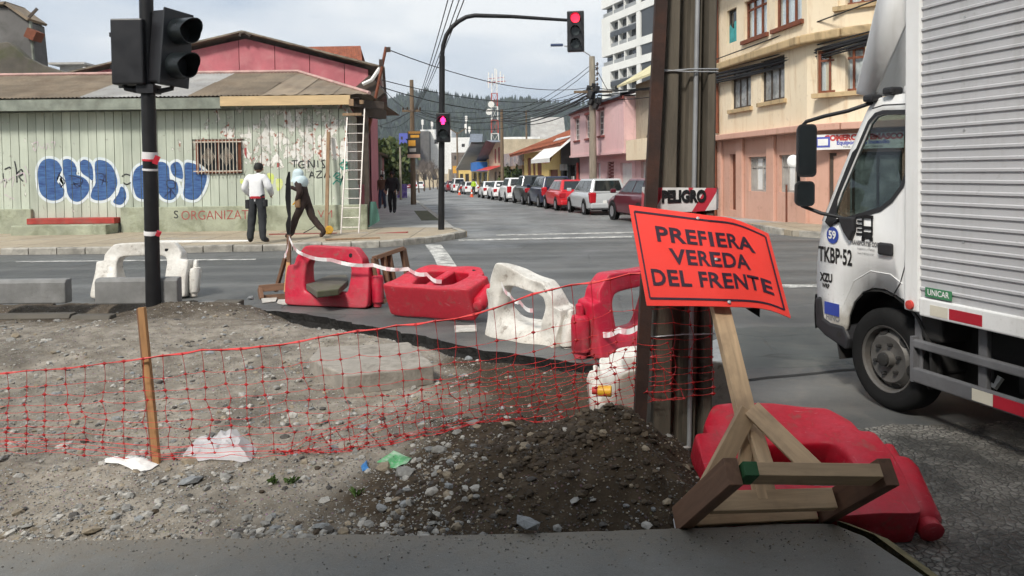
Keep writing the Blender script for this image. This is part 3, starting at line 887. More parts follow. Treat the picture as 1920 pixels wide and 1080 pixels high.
# ---- corner house with the green boards -------------------------------------------------
WY = 20.2
def wall_mat():
    t = NT('peeling_green_boards')
    v = t.coord('World')
    n = t.noise(v, 1.2, 5)
    c = t.ramp(n, [(0.3, (0.41, 0.45, 0.37)), (0.6, (0.5, 0.54, 0.45)), (0.8, (0.56, 0.58, 0.5))])
    st = t.noise(t.coord('World', (7, 1, .5)), 1.0, 5, 0.6)
    c = t.mix(t.ramp(st, [(0.5, 0.0), (0.8, 0.45)]), c, (0.2, 0.22, 0.17))
    xyz = t.sep(v)
    pe = t.noise(t.coord('World', (1, 1, .55)), 4.6, 6, 0.62, 0.7)
    # flaking is worst on the right half of the front, at mid height
    zr = t.ramp(t.math('MULTIPLY', xyz[0], -0.1), [(0.6, 1.0), (1.2, 0.0)])
    zz = t.ramp(t.math('MULTIPLY', xyz[2], 0.25), [(0.3, 0.0), (0.52, 1.0), (0.8, 0.55)])
    th = t.math('MULTIPLY', t.math('MULTIPLY', zr, zz), 0.235)
    f = t.ramp(t.math('ADD', pe, th), [(0.66, 0.0), (0.685, 1.0)])
    fl = t.noise(v, 9, 3)
    chip = t.ramp(fl, [(0.35, (0.32, 0.1, 0.06)), (0.42, (0.66, 0.64, 0.58)), (0.7, (0.78, 0.77, 0.74))])
    c = t.mix(f, c, chip)
    sh = t.ramp(t.math('ADD', pe, th), [(0.645, 0.0), (0.662, 0.8), (0.685, 0.0)])
    c = t.mix(sh, c, (0.14, 0.13, 0.1))
    k = t.math('ADD', t.math('MULTIPLY', t.rnd(), 0.24), 0.86)
    c = t.mix(1.0, c, k, 'MULTIPLY')
    t.col(c).rough(0.8).bump(t.math('ADD', t.math('MULTIPLY', f, -0.6), st), 0.35, 0.02)
    return t.mat
MT['green_board'] = wall_mat()
MT['plinth'] = plain('mossy_plinth', (0.34, 0.36, 0.27), 0.9, 0.25, 2.0, 0.5, 18, dirt=(0.11, 0.12, 0.06), dirt_amt=0.8, dscale=1.6, space='World', bdist=.03)
MT['fascia'] = plain('fascia_green', (0.22, 0.24, 0.2), 0.8, 0.35, 2.5, 0.2, dirt=(0.1, 0.09, 0.07), dirt_amt=0.6, space='World')
MT['red_step'] = plain('red_step_paint', (0.36, 0.045, 0.035), 0.7, 0.25, 4, 0.2, dirt=(0.2, 0.15, 0.12), dirt_amt=0.5)
house = thing('corner_house', 'pale green boarded corner house with peeling paint, graffiti and low tin roof', 'house', (-9, WY, 0))
HL = -house.location
def W2(px, py, dy=0.0): return at(px, py, WY + dy)
MH = Matrix.Translation(HL)
XL, XR = -15.0, W2(652, 300).x
zt, zb_, zd = W2(400, 207).z, W2(400, 388).z, W2(150, 411).z
b = MB(MH); b.b2((XL - 8, WY + .05, -.3), (XR, WY + .25, zt + .2)); 
b.mi = 0
# side wall down the side street
c0 = Vector((XR, WY + .05, 0)); c1 = c0 + SD * 7.5
b.add([(c0.x, c0.y, -.4), (c1.x, c1.y, -.4), (c1.x, c1.y, 3.4), (c0.x, c0.y, 3.4)], [(0, 1, 2, 3)])
b.build('wall', MT['green_board'], house, fix=False)
step = 0.2335
xpl = []
x = XR
wx0, wx1 = W2(368, 290).x, W2(452, 290).x
wz0, wz1 = W2(410, 325).z, W2(410, 262).z
dx0, dx1 = W2(62, 400).x, W2(229, 400).x
me_cache = {}
def plank(x0, w, z0, z1):
    key = (round(w, 3), round(z1 - z0, 2))
    if key not in me_cache:
        m = MB(); m.box((0, 0, 0), (w, .035, z1 - z0)); me_cache[key] = m.mesh('plank'); me_cache[key].materials.append(MT['green_board'])
    o = bpy.data.objects.new('plank', me_cache[key]); COL.objects.link(o); o.parent = house
    o.location = (x0 + w / 2 + HL.x, WY + .02 + random.uniform(-.006, .006) + HL.y, (z0 + z1) / 2)
    xpl.append((x0, x0 + w))
while x > XL:
    w = step - 0.016
    x0 = x - w
    lo = zd if dx0 < x0 + w / 2 < dx1 else zb_
    if x0 < wx1 and x0 + w > wx0:
        plank(x0, w, lo, wz0 - .02); plank(x0, w, wz1 + .02, zt)
    else:
        plank(x0, w, lo, zt)
    x -= step
# plinth, step, window
b = MB(MH)
b.b2((XL - 8, WY - .1, -.2), (dx0, WY + .04, zb_ + .01)); b.b2((dx1, WY - .1, -.2), (W2(690, 420).x, WY + .04, zb_ + .02))
b.build('plinth', MT['plinth'], house, bevel=.02)
b = MB(MH); b.b2((dx0 - .12, WY - .75, -.2), (dx1 - .05, WY - .1, W2(140, 422, -.7).z)); s0 = b.build('step', MT['plinth'], house, bevel=.02)
b = MB(MH); b.b2((dx0 + .02, WY - .32, W2(140, 422, -.7).z + .003), (dx1 - .05, WY + .02, W2(140, 409, -.3).z)); b.build('step_top', MT['red_step'], s0, bevel=.015)
win = window(house, Matrix.Translation(Vector((0, WY - .06, 0)) + HL), wx0, wx1, wz0, wz1, y=.06, frame='frame_rust', pane='pane_dark', cols=2, t=.07)
MT['bar'] = plain('window_bar', (0.55, 0.5, 0.42), 0.6, 0.3, 10, 0.1, dirt=(0.3, 0.12, 0.05), dirt_amt=.6, dscale=6)
nb = 12
for k in range(nb):
    xk = wx0 + .08 + (wx1 - wx0 - .16) * k / (nb - 1)
    m = MB(MH); m.cyl((xk, WY - .1, wz0 - .02), (xk, WY - .1, wz1 + .02), .013, n=6); m.build('bar', MT['bar'], win)
for zz_ in (wz0 + .06, wz1 - .06):
    m = MB(MH); m.bar((wx0 - .05, WY - .085, zz_), (wx1 + .05, WY - .085, zz_), .015, .03); m.build('bar', MT['bar'], win)
m = MB(MH)
for cx_ in (wx0 + (wx1 - wx0) * .3, wx0 + (wx1 - wx0) * .7):
    zc = (wz0 + wz1) / 2
    for k in range(4):
        r = .07 + .06 * k
        m.tube([(cx_ + r * .7, WY - .09, zc), (cx_, WY - .09, zc + r), (cx_ - r * .7, WY - .09, zc), (cx_, WY - .09, zc - r), (cx_ + r * .7, WY - .09, zc)], .008, 4)
m.build('grille', MT['bar'], win)
# fascia
fz0, fz1 = W2(300, 204, -.45).z, W2(300, 184, -.45).z
xm = W2(413, 190, -.45).x; xe = W2(657, 190, -.45).x
b = MB(MH); b.b2((XL - 8, WY - .47, fz0 - .01), (xm, WY - .42, fz1)); b.build('fascia', MT['fascia'], house)
b = MB(MH); b.b2((xm + .01, WY - .5, fz0 + .05), (xe, WY - .44, fz1 + .02)); tag(b.build('fascia', MT['wood_new'], house), 'fresh pale timber fascia board')
b = MB(MH); b.b2((XL - 8, WY - .42, fz1 - .06), (xe + .2, WY + .1, fz1 - .03)); b.build('soffit', MT['frame_dark'], house)
b = MB(MH)
b.bar((xe, WY - .3, fz0 + .1), (xe + .75, WY + .2, fz0 + .08), .12, .2); b.bar((xe + .1, WY - .1, fz0 - .1), (xe + .62, WY + .9, fz0 - .12), .25, .25)
b.bar((xe + .1, WY + .3, fz0 - .1), (xe + .1, WY + .3, 1.2), .16, .16); b.bar((xe + .3, WY + .05, fz0 - .1), (xe + .3, WY + .05, 0.1), .12, .12)
b.build('corner_post', MT['frame_dark'], house)
b = MB(MH); b.bar((xe - .02, WY - .52, fz0 + .1), (xe + .1, WY - .52, fz0 + .1), .05, .18); b.box((xe + .28, WY - .35, fz0 + .12), (.1, .1, .1)); b.box((xe + .02, WY - .36, fz0 - .2), (.5, .06, .07)); b.build('rafter_end', MT['wood_old'], house)
# corrugated roof, sheet by sheet
def sheet(x0, w, y0, z0, y1, z1, mat, parent, M, shear0=0.0, shear1=0.0, wave=.016):
    m = MB(M); n = 28
    up = Vector((0, -(z1 - z0), y1 - y0)).normalized()
    def fn(u, v):
        x = x0 + w * u + (shear0 if v == 0 else shear1)
        p = Vector((x, y0 + (y1 - y0) * v, z0 + (z1 - z0) * v))
        return p + up * (wave * math.sin(u * 2 * math.pi * 9))
    m.grid(fn, 36, 1)
    return m.build('roof_sheet', MT[mat], parent, smooth=60, fix=False)
ez, rz_ = fz1 + .04, at(300, 139, WY + 3.0).z
xr_e, xr_r = W2(692, 180, -.5).x, at(560, 141, WY + 3).x
x = xr_e; k = 0
kinds = {}
while x > XL - 3:
    w = .98
    px_mid = 960 + (x - .5) / WY * FPX
    kind = 'tin_pale' if 150 < px_mid < 375 else 'tin'
    if x > xr_r:   # the hip end: sheets are cut short along the hip
        t1 = max(0.0, min(1, (xr_e - x) / (xr_e - xr_r)))
        t0 = max(0.0, min(1, (xr_e - x + w) / (xr_e - xr_r)))
        m = MB(MH)
        def P_(xq, v): return Vector((xq, WY - .5 + 3.5 * v, ez + (rz_ - ez) * v + .012 * math.sin(xq * 60)))
        n = 12; vs = []; fs = []
        for i in range(n + 1):
            xq = x - w + w * i / n; tt = t0 + (t1 - t0) * i / n
            vs += [P_(xq, 0), P_(xq, tt)]
            if i: fs.append((2 * i - 2, 2 * i, 2 * i + 1, 2 * i - 1))
        m.add(vs, fs); m.build('roof_sheet', MT['tin'], house, fix=False)
    else:
        sheet(x - w, w, WY - .5, ez, WY + 1.35, ez + (rz_ - ez) * .53 + .015, kind, house, MH)
        sheet(x - w, w, WY + 1.25, ez + (rz_ - ez) * .5, WY + 3.0, rz_, kind, house, MH)
    x -= w - .03
b = MB(MH)
b.add([(xr_e, WY - .45, ez), (xr_e - .3, WY + 7, ez), (xr_r, WY + 3.0, rz_)], [(0, 1, 2)])
b.add([(xr_r, WY + 3.0, rz_), (xr_e - .3, WY + 7, ez), (XL - 8, WY + 7, ez), (XL - 8, WY + 3.0, rz_)], [(0, 1, 2, 3)])
b.build('roof', MT['tin'], house, fix=False)
b = MB(MH); b.tube([(XL - 8, WY + 3, rz_ + .03), (xr_r, WY + 3, rz_ + .03)], .06, 6); b.tube([(xr_r, WY + 3, rz_ + .03), (xr_e, WY - .45, ez + .03)], .05, 6)
b.build('ridge_cap', plain('ridge_tin_pinkish', (0.42, 0.27, 0.24), .8), house)

# painted marks on the boards: flat paint a few millimetres thick, cut at the board joints
def paint(mb, pts, dy, name=None):
    mb.poly([Vector((p.x, WY + dy, p.z)) for p in pts])
def zpx(pts, s=2.25, ox=0, oy=0): return [(ox + x / s, oy + y / s) for x, y in pts]
def smooth_loop(pts, n=5):
    out = []; m = len(pts)
    for i in range(m):
        p0, p1, p2, p3 = [Vector((*pts[(i + j - 1) % m], 0)) for j in range(4)]
        for k in range(n):
            t = k / n
            q = 0.5 * ((2 * p1) + (-p0 + p2) * t + (2 * p0 - 5 * p1 + 4 * p2 - p3) * t * t + (-p0 + 3 * p1 - 3 * p2 + p3) * t ** 3)
            out.append((q.x, q.y))
    return out
def grow(pts, d):
    n = len(pts); out = []
    A = sum(pts[i][0] * pts[(i + 1) % n][1] - pts[(i + 1) % n][0] * pts[i][1] for i in range(n))
    sg = 1 if A > 0 else -1
    for i in range(n):
        (xa, ya), (xb, yb) = pts[i - 1], pts[(i + 1) % n]
        tx, ty = xb - xa, yb - ya; L = math.hypot(tx, ty) or 1
        out.append((pts[i][0] + sg * ty / L * d, pts[i][1] - sg * tx / L * d))
    return out
def strokes_paint(ss, conv, w, mat, dy, label=None):
    first = None
    for s_ in ss:
        o = cut_paint('graffiti', ribbon(conv(s_), w), mat, dy)
        if first is None:
            first = o
            if label: o['label'] = label
        else:
            o.name = 'brush_stroke'; o.parent = first

def cut_paint(name, loops, mat, dy, label=None):
    bm = bmesh.new()
    for lp in loops:
        vs = [bm.verts.new((W2(x, y).x, 0, W2(x, y).z)) for x, y in lp]
        try: bm.faces.new(vs)
        except ValueError: pass
    bmesh.ops.triangulate(bm, faces=bm.faces)
    x0 = min(v.co.x for v in bm.verts); x1 = max(v.co.x for v in bm.verts)
    for a, c in xpl:
        for e in (a, c):
            if x0 < e < x1:
                bmesh.ops.bisect_plane(bm, geom=bm.verts[:] + bm.edges[:] + bm.faces[:], plane_co=(e, 0, 0), plane_no=(1, 0, 0), dist=1e-5)
    kill = []
    for f in bm.faces:
        cx_ = f.calc_center_median()
        if cx_.z > zb_ + .03 and not any(a - 1e-3 <= cx_.x <= c + 1e-3 for a, c in xpl): kill.append(f)
    bmesh.ops.delete(bm, geom=kill, context='FACES')
    for v in bm.verts: v.co = (v.co.x + HL.x, WY + dy + HL.y, v.co.z)
    bmesh.ops.recalc_face_normals(bm, faces=bm.faces)
    for f in bm.faces:
        if f.normal.y > 0: f.normal_flip()
    me = bpy.data.meshes.new(name); bm.to_mesh(me); bm.free()
    o = mkobj(name, me, mat, house)
    if label: o['label'] = label
    return o
def ribbon(pts, w, n=6, seed=0):
    """stroke of a spray can / brush as a closed loop"""
    P = [Vector((*p, 0)) for p in pts]; sm = []
    for i in range(len(P) - 1):
        p0, p1, p2, p3 = P[max(i - 1, 0)], P[i], P[i + 1], P[min(i + 2, len(P) - 1)]
        for k in range(n):
            t = k / n
            sm.append(0.5 * ((2 * p1) + (-p0 + p2) * t + (2 * p0 - 5 * p1 + 4 * p2 - p3) * t * t + (-p0 + 3 * p1 - 3 * p2 + p3) * t ** 3))
    sm.append(P[-1])
    quads = []
    L, R = [], []
    for i, p in enumerate(sm):
        d = sm[min(i + 1, len(sm) - 1)] - sm[max(i - 1, 0)]
        d = d.normalized() if d.length else Vector((1, 0, 0))
        nn = Vector((-d.y, d.x, 0)) * (w / 2)
        L.append(p + nn); R.append(p - nn)
    for i in range(len(sm) - 1):
        quads.append([(q.x, q.y) for q in (L[i], L[i + 1], R[i + 1], R[i])])
    return quads
def spray(name, c, c2=None, sc=3.0):
    t = NT(name); v = t.coord('World', (.7, 1, 5))
    t.col(t.ramp(t.noise(v, sc, 5, .6), [(.35, c), (.62, c2 or tuple(x * 1.5 for x in c))])).rough(.75); return t.mat
P_BLUE = spray('spray_blue', (0.014, 0.04, 0.16), (0.06, 0.15, 0.34), 5)
P_WHITE = spray('spray_pale', (0.55, 0.62, 0.66), (0.68, 0.72, 0.72))
P_BLACK = spray('spray_black', (0.015, 0.016, 0.02)); P_RED = spray('spray_red', (0.3, 0.03, 0.035), (0.36, 0.08, 0.07))
P_TEAL = spray('spray_teal', (0.03, 0.2, 0.15)); P_YEL = spray('spray_yellow', (0.55, 0.66, 0.1), (0.6, 0.62, 0.3)); P_PINK = spray('spray_pink', (0.55, 0.45, 0.5), (0.5, 0.5, 0.46)); P_NAVY = spray('spray_navy', (0.01, 0.015, 0.05))
blue1 = [[(160, 740), (165, 700), (185, 675), (215, 670), (245, 683), (262, 715), (250, 733), (240, 760), (255, 785), (272, 800), (265, 830), (235, 846), (200, 840), (170, 810)],
         [(265, 680), (290, 671), (315, 690), (325, 720), (320, 735), (345, 745), (370, 765), (378, 795), (365, 825), (335, 850), (305, 845), (285, 815), (280, 775), (268, 730)],
         [(337, 690), (355, 673), (380, 685), (392, 715), (392, 760), (372, 748), (345, 728)],
         [(402, 685), (440, 678), (475, 705), (495, 760), (487, 800), (455, 837), (415, 846), (384, 832), (392, 795), (404, 770)],
         [(478, 852), (498, 820), (511, 787), (529, 803), (532, 838), (510, 864)]]
blue2 = [[(562, 740), (575, 710), (605, 694), (640, 703), (656, 740), (650, 800), (620, 838), (580, 832), (563, 790)],
         [(660, 690), (690, 684), (712, 705), (718, 758), (745, 768), (752, 810), (727, 842), (690, 837), (665, 800), (668, 745)],
         [(720, 700), (745, 682), (766, 702), (772, 752), (745, 748), (728, 735)],
         [(780, 692), (810, 688), (835, 700), (872, 735), (863, 790), (835, 836), (800, 842), (774, 822), (782, 760)]]
for nm, bl in (('first', blue1), ('second', blue2)):
    lo_ = [zpx(smooth_loop(l)) for l in bl]
    for k, l in enumerate(lo_):
        g1 = cut_paint('graffiti', [grow(l, 5.2)], P_WHITE, -.004 - .0001 * k)
        if k == 0: g1['label'] = 'blue bubble-letter graffiti with white outline, %s of the two words' % nm
    # outlines overlap one another: each blue fill sits on its own coat
    for k, l in enumerate(lo_):
        cut_paint('letter_fill', [l], P_BLUE, -.0065 - .0002 * k)
    st = []
strokes = [[(245, 735), (275, 765), (255, 790)], [(290, 740), (320, 745), (350, 760), (330, 790), (310, 770), (345, 790)], [(300, 780), (345, 770)], [(415, 730), (440, 740), (430, 780)], [(445, 735), (450, 785)], [(420, 755), (455, 770)],
           [(250, 770), (262, 790)], [(700, 770), (715, 760), (735, 765), (738, 790), (715, 795), (702, 775)], [(720, 795), (720, 835)], [(722, 800), (740, 825)], [(720, 805), (695, 830)], [(733, 690), (742, 720), (738, 745)]]
strokes_paint(strokes, zpx, 1.9, P_NAVY, -.009)
tagk = [[(515, 745), (530, 735), (550, 740)], [(520, 770), (535, 778), (552, 770)], [(20, 715), (40, 705), (45, 712)], [(12, 730), (15, 755), (30, 770)], [(62, 680), (70, 720), (72, 770)], [(70, 735), (90, 715), (95, 735), (80, 745), (98, 765)]]
strokes_paint(tagk, zpx, 2.4, P_BLACK, -.007, 'small black tag')
pinkt = [[(140, 605), (160, 600), (150, 635), (140, 625)], [(165, 610), (180, 625), (190, 605)], [(195, 630), (200, 605), (215, 625)], [(215, 600), (232, 600), (225, 625)], [(0, 770), (25, 755), (20, 790)], [(35, 760), (60, 745), (50, 790)], [(70, 740), (100, 730), (110, 770)], [(105, 700), (125, 740)], [(20, 820), (60, 840)]]
strokes_paint(pinkt, zpx, 2.2, P_PINK, -.0075)
Z3 = lambda pts: [(440 + x / 4.911, 260 + y / 4.911) for x, y in pts]
teal = [[(965, 240), (1000, 215), (1040, 225), (990, 270), (975, 250)], [(1000, 190), (1020, 240), (1100, 230)], [(1030, 260), (1060, 200), (1110, 215)], [(990, 285), (1060, 270), (1110, 290), (1080, 300)], [(910, 350), (940, 315), (970, 330), (930, 360), (985, 375)], [(905, 420), (940, 385), (975, 400), (1000, 340), (970, 430)], [(1060, 390), (1080, 350), (1115, 345), (1110, 385), (1070, 385)], [(1060, 405), (1110, 430)]]
strokes_paint(teal, Z3, 2.6, P_TEAL, -.0055, 'teal scribbled tag')
tcn = [[(525, 205), (580, 200)], [(550, 205), (550, 265)], [(640, 205), (600, 215), (590, 250), (615, 270), (645, 262)], [(615, 240), (645, 238)], [(680, 265), (680, 200), (730, 265), (735, 195)], [(765, 200), (768, 265)], [(800, 205), (830, 195)], [(800, 205), (815, 235), (830, 262), (800, 268)],
       [(690, 360), (710, 305), (735, 362)], [(697, 340), (728, 340)], [(750, 305), (800, 300), (755, 358), (812, 355)], [(825, 360), (850, 305), (878, 358)], [(835, 340), (870, 340)], [(545, 310), (545, 390)], [(545, 312), (575, 320), (548, 345)]]
strokes_paint(tcn, Z3, 2.1, P_BLACK, -.006, 'black painted capital letters')
yel = [[(300, 320), (345, 318), (362, 350), (350, 420), (320, 380)], [(380, 380), (435, 375), (440, 440), (395, 480)], [(52, 375), (80, 372), (78, 410), (55, 412)]]
for l in yel: cut_paint('paint_blotch', [smooth_loop(Z3(l))], P_YEL, -.0055)
redk = [[(80, 90), (110, 80), (112, 180), (95, 150)], [(390, 225), (415, 225), (412, 262), (392, 265)], [(165, 175), (185, 175), (180, 200)]]
for l in redk: cut_paint('paint_blotch', [Z3(l)], P_RED, -.0062)
o = text_obj('graffiti', 'ORGANIZATE', .36, P_RED, house, Matrix.Translation(W2(408, 404, -.104) + HL) @ Euler((rad(90), 0, 0)).to_matrix().to_4x4(), bold=-.004, sx=.88)
o['label'] = 'red hand-painted word ORGANIZATE on the plinth'
m_ = Matrix.Translation(W2(610, 402, -.104) + HL) @ Euler((rad(90), 0, 0)).to_matrix().to_4x4()
text_obj('graffiti', 'VM', .3, P_RED, house, m_, bold=-.004)
text_obj('graffiti', 'S', .3, P_BLACK, house, Matrix.Translation(W2(330, 403, -.104) + HL) @ Euler((rad(90), 0, 0)).to_matrix().to_4x4())

# ---- pink gabled building behind it -----------------------------------------------------
MT['pink_wall'] = plain('faded_pink_boards', (0.42, 0.13, 0.15), 0.85, 0.2, 1.2, 0.15, 20, dirt=(0.5, 0.25, 0.25), dirt_amt=0.5, space='World', objvar=.06)
MT['tile'] = plain('orange_roof_tiles', (0.27, 0.085, 0.045), 0.85, 0.4, 6, 0.5, 18, dirt=(0.1, 0.05, 0.03), dirt_amt=0.6, dscale=8, bdist=.05)
GY = 26.5
gab = thing('gabled_building', 'faded pink gabled building rising behind the green corner house', 'building', (-6.5, GY, 0))
MG = Matrix.Translation(-gab.location)
def g_(px, py, dy=0): return at(px, py, GY + dy)
pk, rt, lf = g_(460, 66), g_(706, 128), g_(150, 135)
seams = [150, 200, 270, 345, 448, 515, 580, 645, 690]
for a, c in zip(seams, seams[1:]):
    def topz(px):
        x = g_(px, 100).x
        if x < pk.x: return lf.z + (pk.z - lf.z) * (x - lf.x) / (pk.x - lf.x) - .12
        return rt.z + (pk.z - rt.z) * (rt.x - x) / (rt.x - pk.x) - .12
    m = MB(MG); xa, xc = g_(a, 100).x + .012, g_(c, 100).x - .012
    xs_ = [xa] + ([pk.x] if xa < pk.x < xc else []) + [xc]
    tops = [lf.z + (pk.z - lf.z) * (x - lf.x) / (pk.x - lf.x) - .12 if x < pk.x else rt.z + (pk.z - rt.z) * (rt.x - x) / (rt.x - pk.x) - .12 for x in xs_]
    out = [(xa, -1), (xc, -1)] + [(x, z) for x, z in reversed(list(zip(xs_, tops)))]
    m.prism(out, 0, .08, Matrix.Translation((0, GY, 0)) @ Matrix(((1, 0, 0, 0), (0, 0, 1, 0), (0, 1, 0, 0), (0, 0, 0, 1))))
    m.build('wall_panel', MT['pink_wall'], gab)
m = MB(MG); L = 16
for e, sgn in ((rt + Vector((.35, 0, -.1)), 1), (lf + Vector((-.5, 0, -.2)), -1)):
    a = Vector((pk.x, GY - .35, pk.z + .05)); c = Vector((e.x, GY - .35, e.z + .05))
    n = 14
    for k in range(n):
        p, q = a.lerp(c, k / n), a.lerp(c, (k + 1) / n)
        dz_ = .03 * noise.noise((k * 3.1 * sgn, 2, 3))
        up = Vector((0, 0, .06))
        D = Vector((SD.x * L, SD.y * L, 0))
        m.add([p + Vector((0, 0, dz_)), q + Vector((0, 0, dz_)), q + D + Vector((0, 0, dz_)), p + D + Vector((0, 0, dz_)), p + up, q + up, q + D + up, p + D + up], [(0, 1, 2, 3), (4, 7, 6, 5), (0, 4, 5, 1), (1, 5, 6, 2), (0, 3, 7, 4)])
m.build('roof', plain('old_grey_roofing', (0.2, 0.17, 0.13), .85, .4, 3, .3, dirt=(.06, .05, .04), dirt_amt=.7), gab)
m = MB(MG); m.tube([g_(450, 68, -.3), g_(452, 62, -.3), g_(460, 61, -.3), g_(470, 68, -.3)], .06, 6); m.build('ridge_knob', MT['frame_dark'], gab)
# side wall along the side street, gutter and downpipe
m = MB(MG)
s0_ = Vector((rt.x - .25, GY, 0)); s1_ = s0_ + SD * 14
m.add([(s0_.x, s0_.y, -.5), (s1_.x, s1_.y, -.5), (s1_.x, s1_.y, rt.z - .1), (s0_.x, s0_.y, rt.z - .1)], [(0, 1, 2, 3)])
m.build('side_wall', MT['pink_wall'], gab, fix=False)
m = MB(MG); m.tube([g_(712, 128, -.3), g_(697, 150, -.3), g_(680, 158, -.3)], .07, 6); m.tube([g_(712, 128, -.3), g_(712, 128, -.3) + SD * 8], .08, 6); m.build('gutter', MT['white'], gab)
m = MB(MG); m.bar(g_(678, 158, .2), g_(705, 190, .2), .6, .9); m.build('eave_box', MT['frame_dark'], gab)
# tiled roof beyond
tr = thing('tiled_roof_house', 'house with orange tiled roof showing above the pink gable', 'house', at(625, 140, 36))
MTI = Matrix.Translation(-tr.location)
m = MB(MTI)
A, B_, C_, D_ = at(570, 90, 36), at(676, 88, 36), at(679, 116, 34.5), at(560, 116, 34.5)
m.add([A, B_, C_, D_, A + Vector((0, 4, -2)), B_ + Vector((0, 4, -2))], [(0, 1, 2, 3), (0, 4, 5, 1)])
rf = m.build('roof', MT['tile'], tr, fix=False)
for k in range(26):
    p, q = A.lerp(B_, (k + .5) / 26), D_.lerp(C_, (k + .5) / 26)
    t_ = MB(MTI); t_.tube([p, q], .075, 5); t_.build('tile_row', MT['tile'], rf, smooth=60)
m = MB(MTI); m.b2((at(575, 100, 36).x, 35, -1), (at(674, 100, 36).x, 40, D_.z - .05)); m.build('wall', MT['pink_wall'], tr)

# ---- grey house, far left ---------------------------------------------------------------
MT['grey_render'] = plain('grey_render', (0.13, 0.125, 0.12), 0.9, 0.25, .8, 0.3, 12, dirt=(0.06, 0.06, 0.05), dirt_amt=0.6)
MT['mossy'] = plain('mossy_concrete', (0.1, 0.09, 0.075), 0.95, 0.4, 1.2, 0.4, 12, dirt=(0.06, 0.075, 0.02), dirt_amt=0.85, dscale=.9)
gh = thing('grey_house', 'dark grey rendered house end above the tin roof', 'house', at(20, 200, 27.5) - Vector((0, 0, 3.5)))
MGH = Matrix.Translation(-gh.location)
def q_(px, py, Y=27.0): return at(px, py, Y)
m = MB(MGH)
pts = [q_(-120, 20), q_(14, 14), q_(54, 42), q_(61, 112), q_(61, 330), q_(-120, 330)]
m.prism([(p.x, p.z) for p in pts], 0, .9, Matrix.Translation((0, 27, 0)) @ Matrix(((1, 0, 0, 0), (0, 0, 1, 0), (0, 1, 0, 0), (0, 0, 0, 1)))); m.build('wall', MT['grey_render'], gh)
m = MB(MGH); m.bar(q_(-120, 17) + Vector((0, .4, .08)), q_(16, 11) + Vector((0, .4, .08)), 1.1, .1); m.bar(q_(13, 10) + Vector((0, .4, .06)), q_(57, 41) + Vector((0, .4, .06)), 1.1, .1); m.build('roof', MT['tin'], gh)
m = MB(MGH); m.bar(q_(51, 36), q_(70, 16), .04, .1); m.build('aerial', MT['frame_dark'], gh)
m = MB(MGH); m.bar(q_(56, 62), q_(73, 70), .5, .35); m.build('vent_box', MT['frame_rust'], gh)
m = MB(MGH); m.bar(q_(57, 40), q_(63, 112), .06, .1, up=(0, 1, 0)); m.build('corner_trim', MT['fascia'], gh)
mw = thing('old_parapet_wall', 'curved mossy concrete parapet below the grey house', 'wall', at(20, 150, 25.5) - Vector((0, 0, 3)))
m = MB(Matrix.Translation(-mw.location))
pts = [at(-80, 84, 25), at(0, 80, 25), at(14, 78, 25), at(28, 88, 25), at(50, 108, 25), at(80, 122, 25), at(122, 135, 25), at(140, 140, 25), at(140, 330, 25), at(-80, 330, 25)]
m.prism([(p.x, p.z) for p in pts], 0, .3, Matrix.Translation((0, 25, 0)) @ Matrix(((1, 0, 0, 0), (0, 0, 1, 0), (0, 1, 0, 0), (0, 0, 0, 1)))); m.build('wall', MT['mossy'], mw, bevel=.03)
sh = thing('far_shed', 'small pale metal shed roof peeping between the grey house and pink gable', 'shed', at(140, 300, 45))
m = MB(Matrix.Translation(-sh.location)); a, c = at(112, 123, 45), at(158, 140, 45)
m.b2((a.x, 45, -1), (c.x, 48, a.z)); m.build('wall', MT['tin_pale'], sh)
m = MB(Matrix.Translation(-sh.location)); m.b2((a.x - .4, 44.5, a.z), (c.x + .3, 48.5, a.z + .12)); m.build('roof', MT['tin_pale'], sh)
m = MB(Matrix.Translation(-sh.location)); a, c = at(155, 126, 44), at(172, 140, 44); m.b2((a.x, 44, -1), (c.x, 45, a.z)); m.build('white_side', MT['white'], sh)

# ---- left row of the side street ---------------------------------------------------------
MT['brown_wall'] = plain('brown_fence_boards', (0.16, 0.13, 0.11), .9, .3, 2, .3)
MT['redbrown'] = plain('red_brown_paint', (0.24, 0.07, 0.06), .85, .3, 2, .2)
MT['cream_side'] = plain('cream_wall_side', (0.5, 0.42, 0.3), .85, .2, 1, .2)
def left_house(label, u0, u1, h, mat, off=0.0, roof='tin'):
    o = ST(u0, -.62 - off)
    t_ = thing('row_house', label, 'house', (o.x, o.y, o.z), rotz=SA, group='houses on the left of the side street')
    m = MB(); m.b2((-6, 0, -.6), (0, u1 - u0, h)); m.build('wall', MT[mat], t_)
    m = MB(); m.add([(-6.2, -.1, h + .1), (.35, -.1, h - .05), (.35, u1 - u0 + .1, h - .05), (-6.2, u1 - u0 + .1, h + .1), (-3, -.1, h + 1.3), (-3, u1 - u0 + .1, h + 1.3)], [(0, 4, 5, 3), (4, 1, 2, 5), (0, 1, 4), (3, 5, 2)]); m.build('roof', MT[roof], t_, fix=True)
    for k in range(int((u1 - u0) / 2.4)):
        y = 1.0 + 2.4 * k
        if k % 3 == 1:
            m = MB(); m.b2((0, y, .05), (.06, y + .95, 2.2)); d_ = m.build('door', MT['redbrown' if mat != 'redbrown' else 'white'], t_)
        else:
            m = MB(); m.b2((0, y, 1.0), (.05, y + 1.0, 2.1)); w_ = m.build('window', MT['frame_white'], t_)
            m = MB(); m.b2((.05, y + .08, 1.08), (.06, y + .92, 2.02)); m.build('pane', MT['pane_dark'], w_)
    return t_
left_house('low brown-boarded house past the pink gable on the left', 41.5, 50, 3.0, 'brown_wall')
left_house('red-brown low house past the brown-boarded one on the left', 50.2, 60, 3.3, 'redbrown')
left_house('cream low house farthest along the left pavement', 60.2, 80, 3.4, 'cream_side')

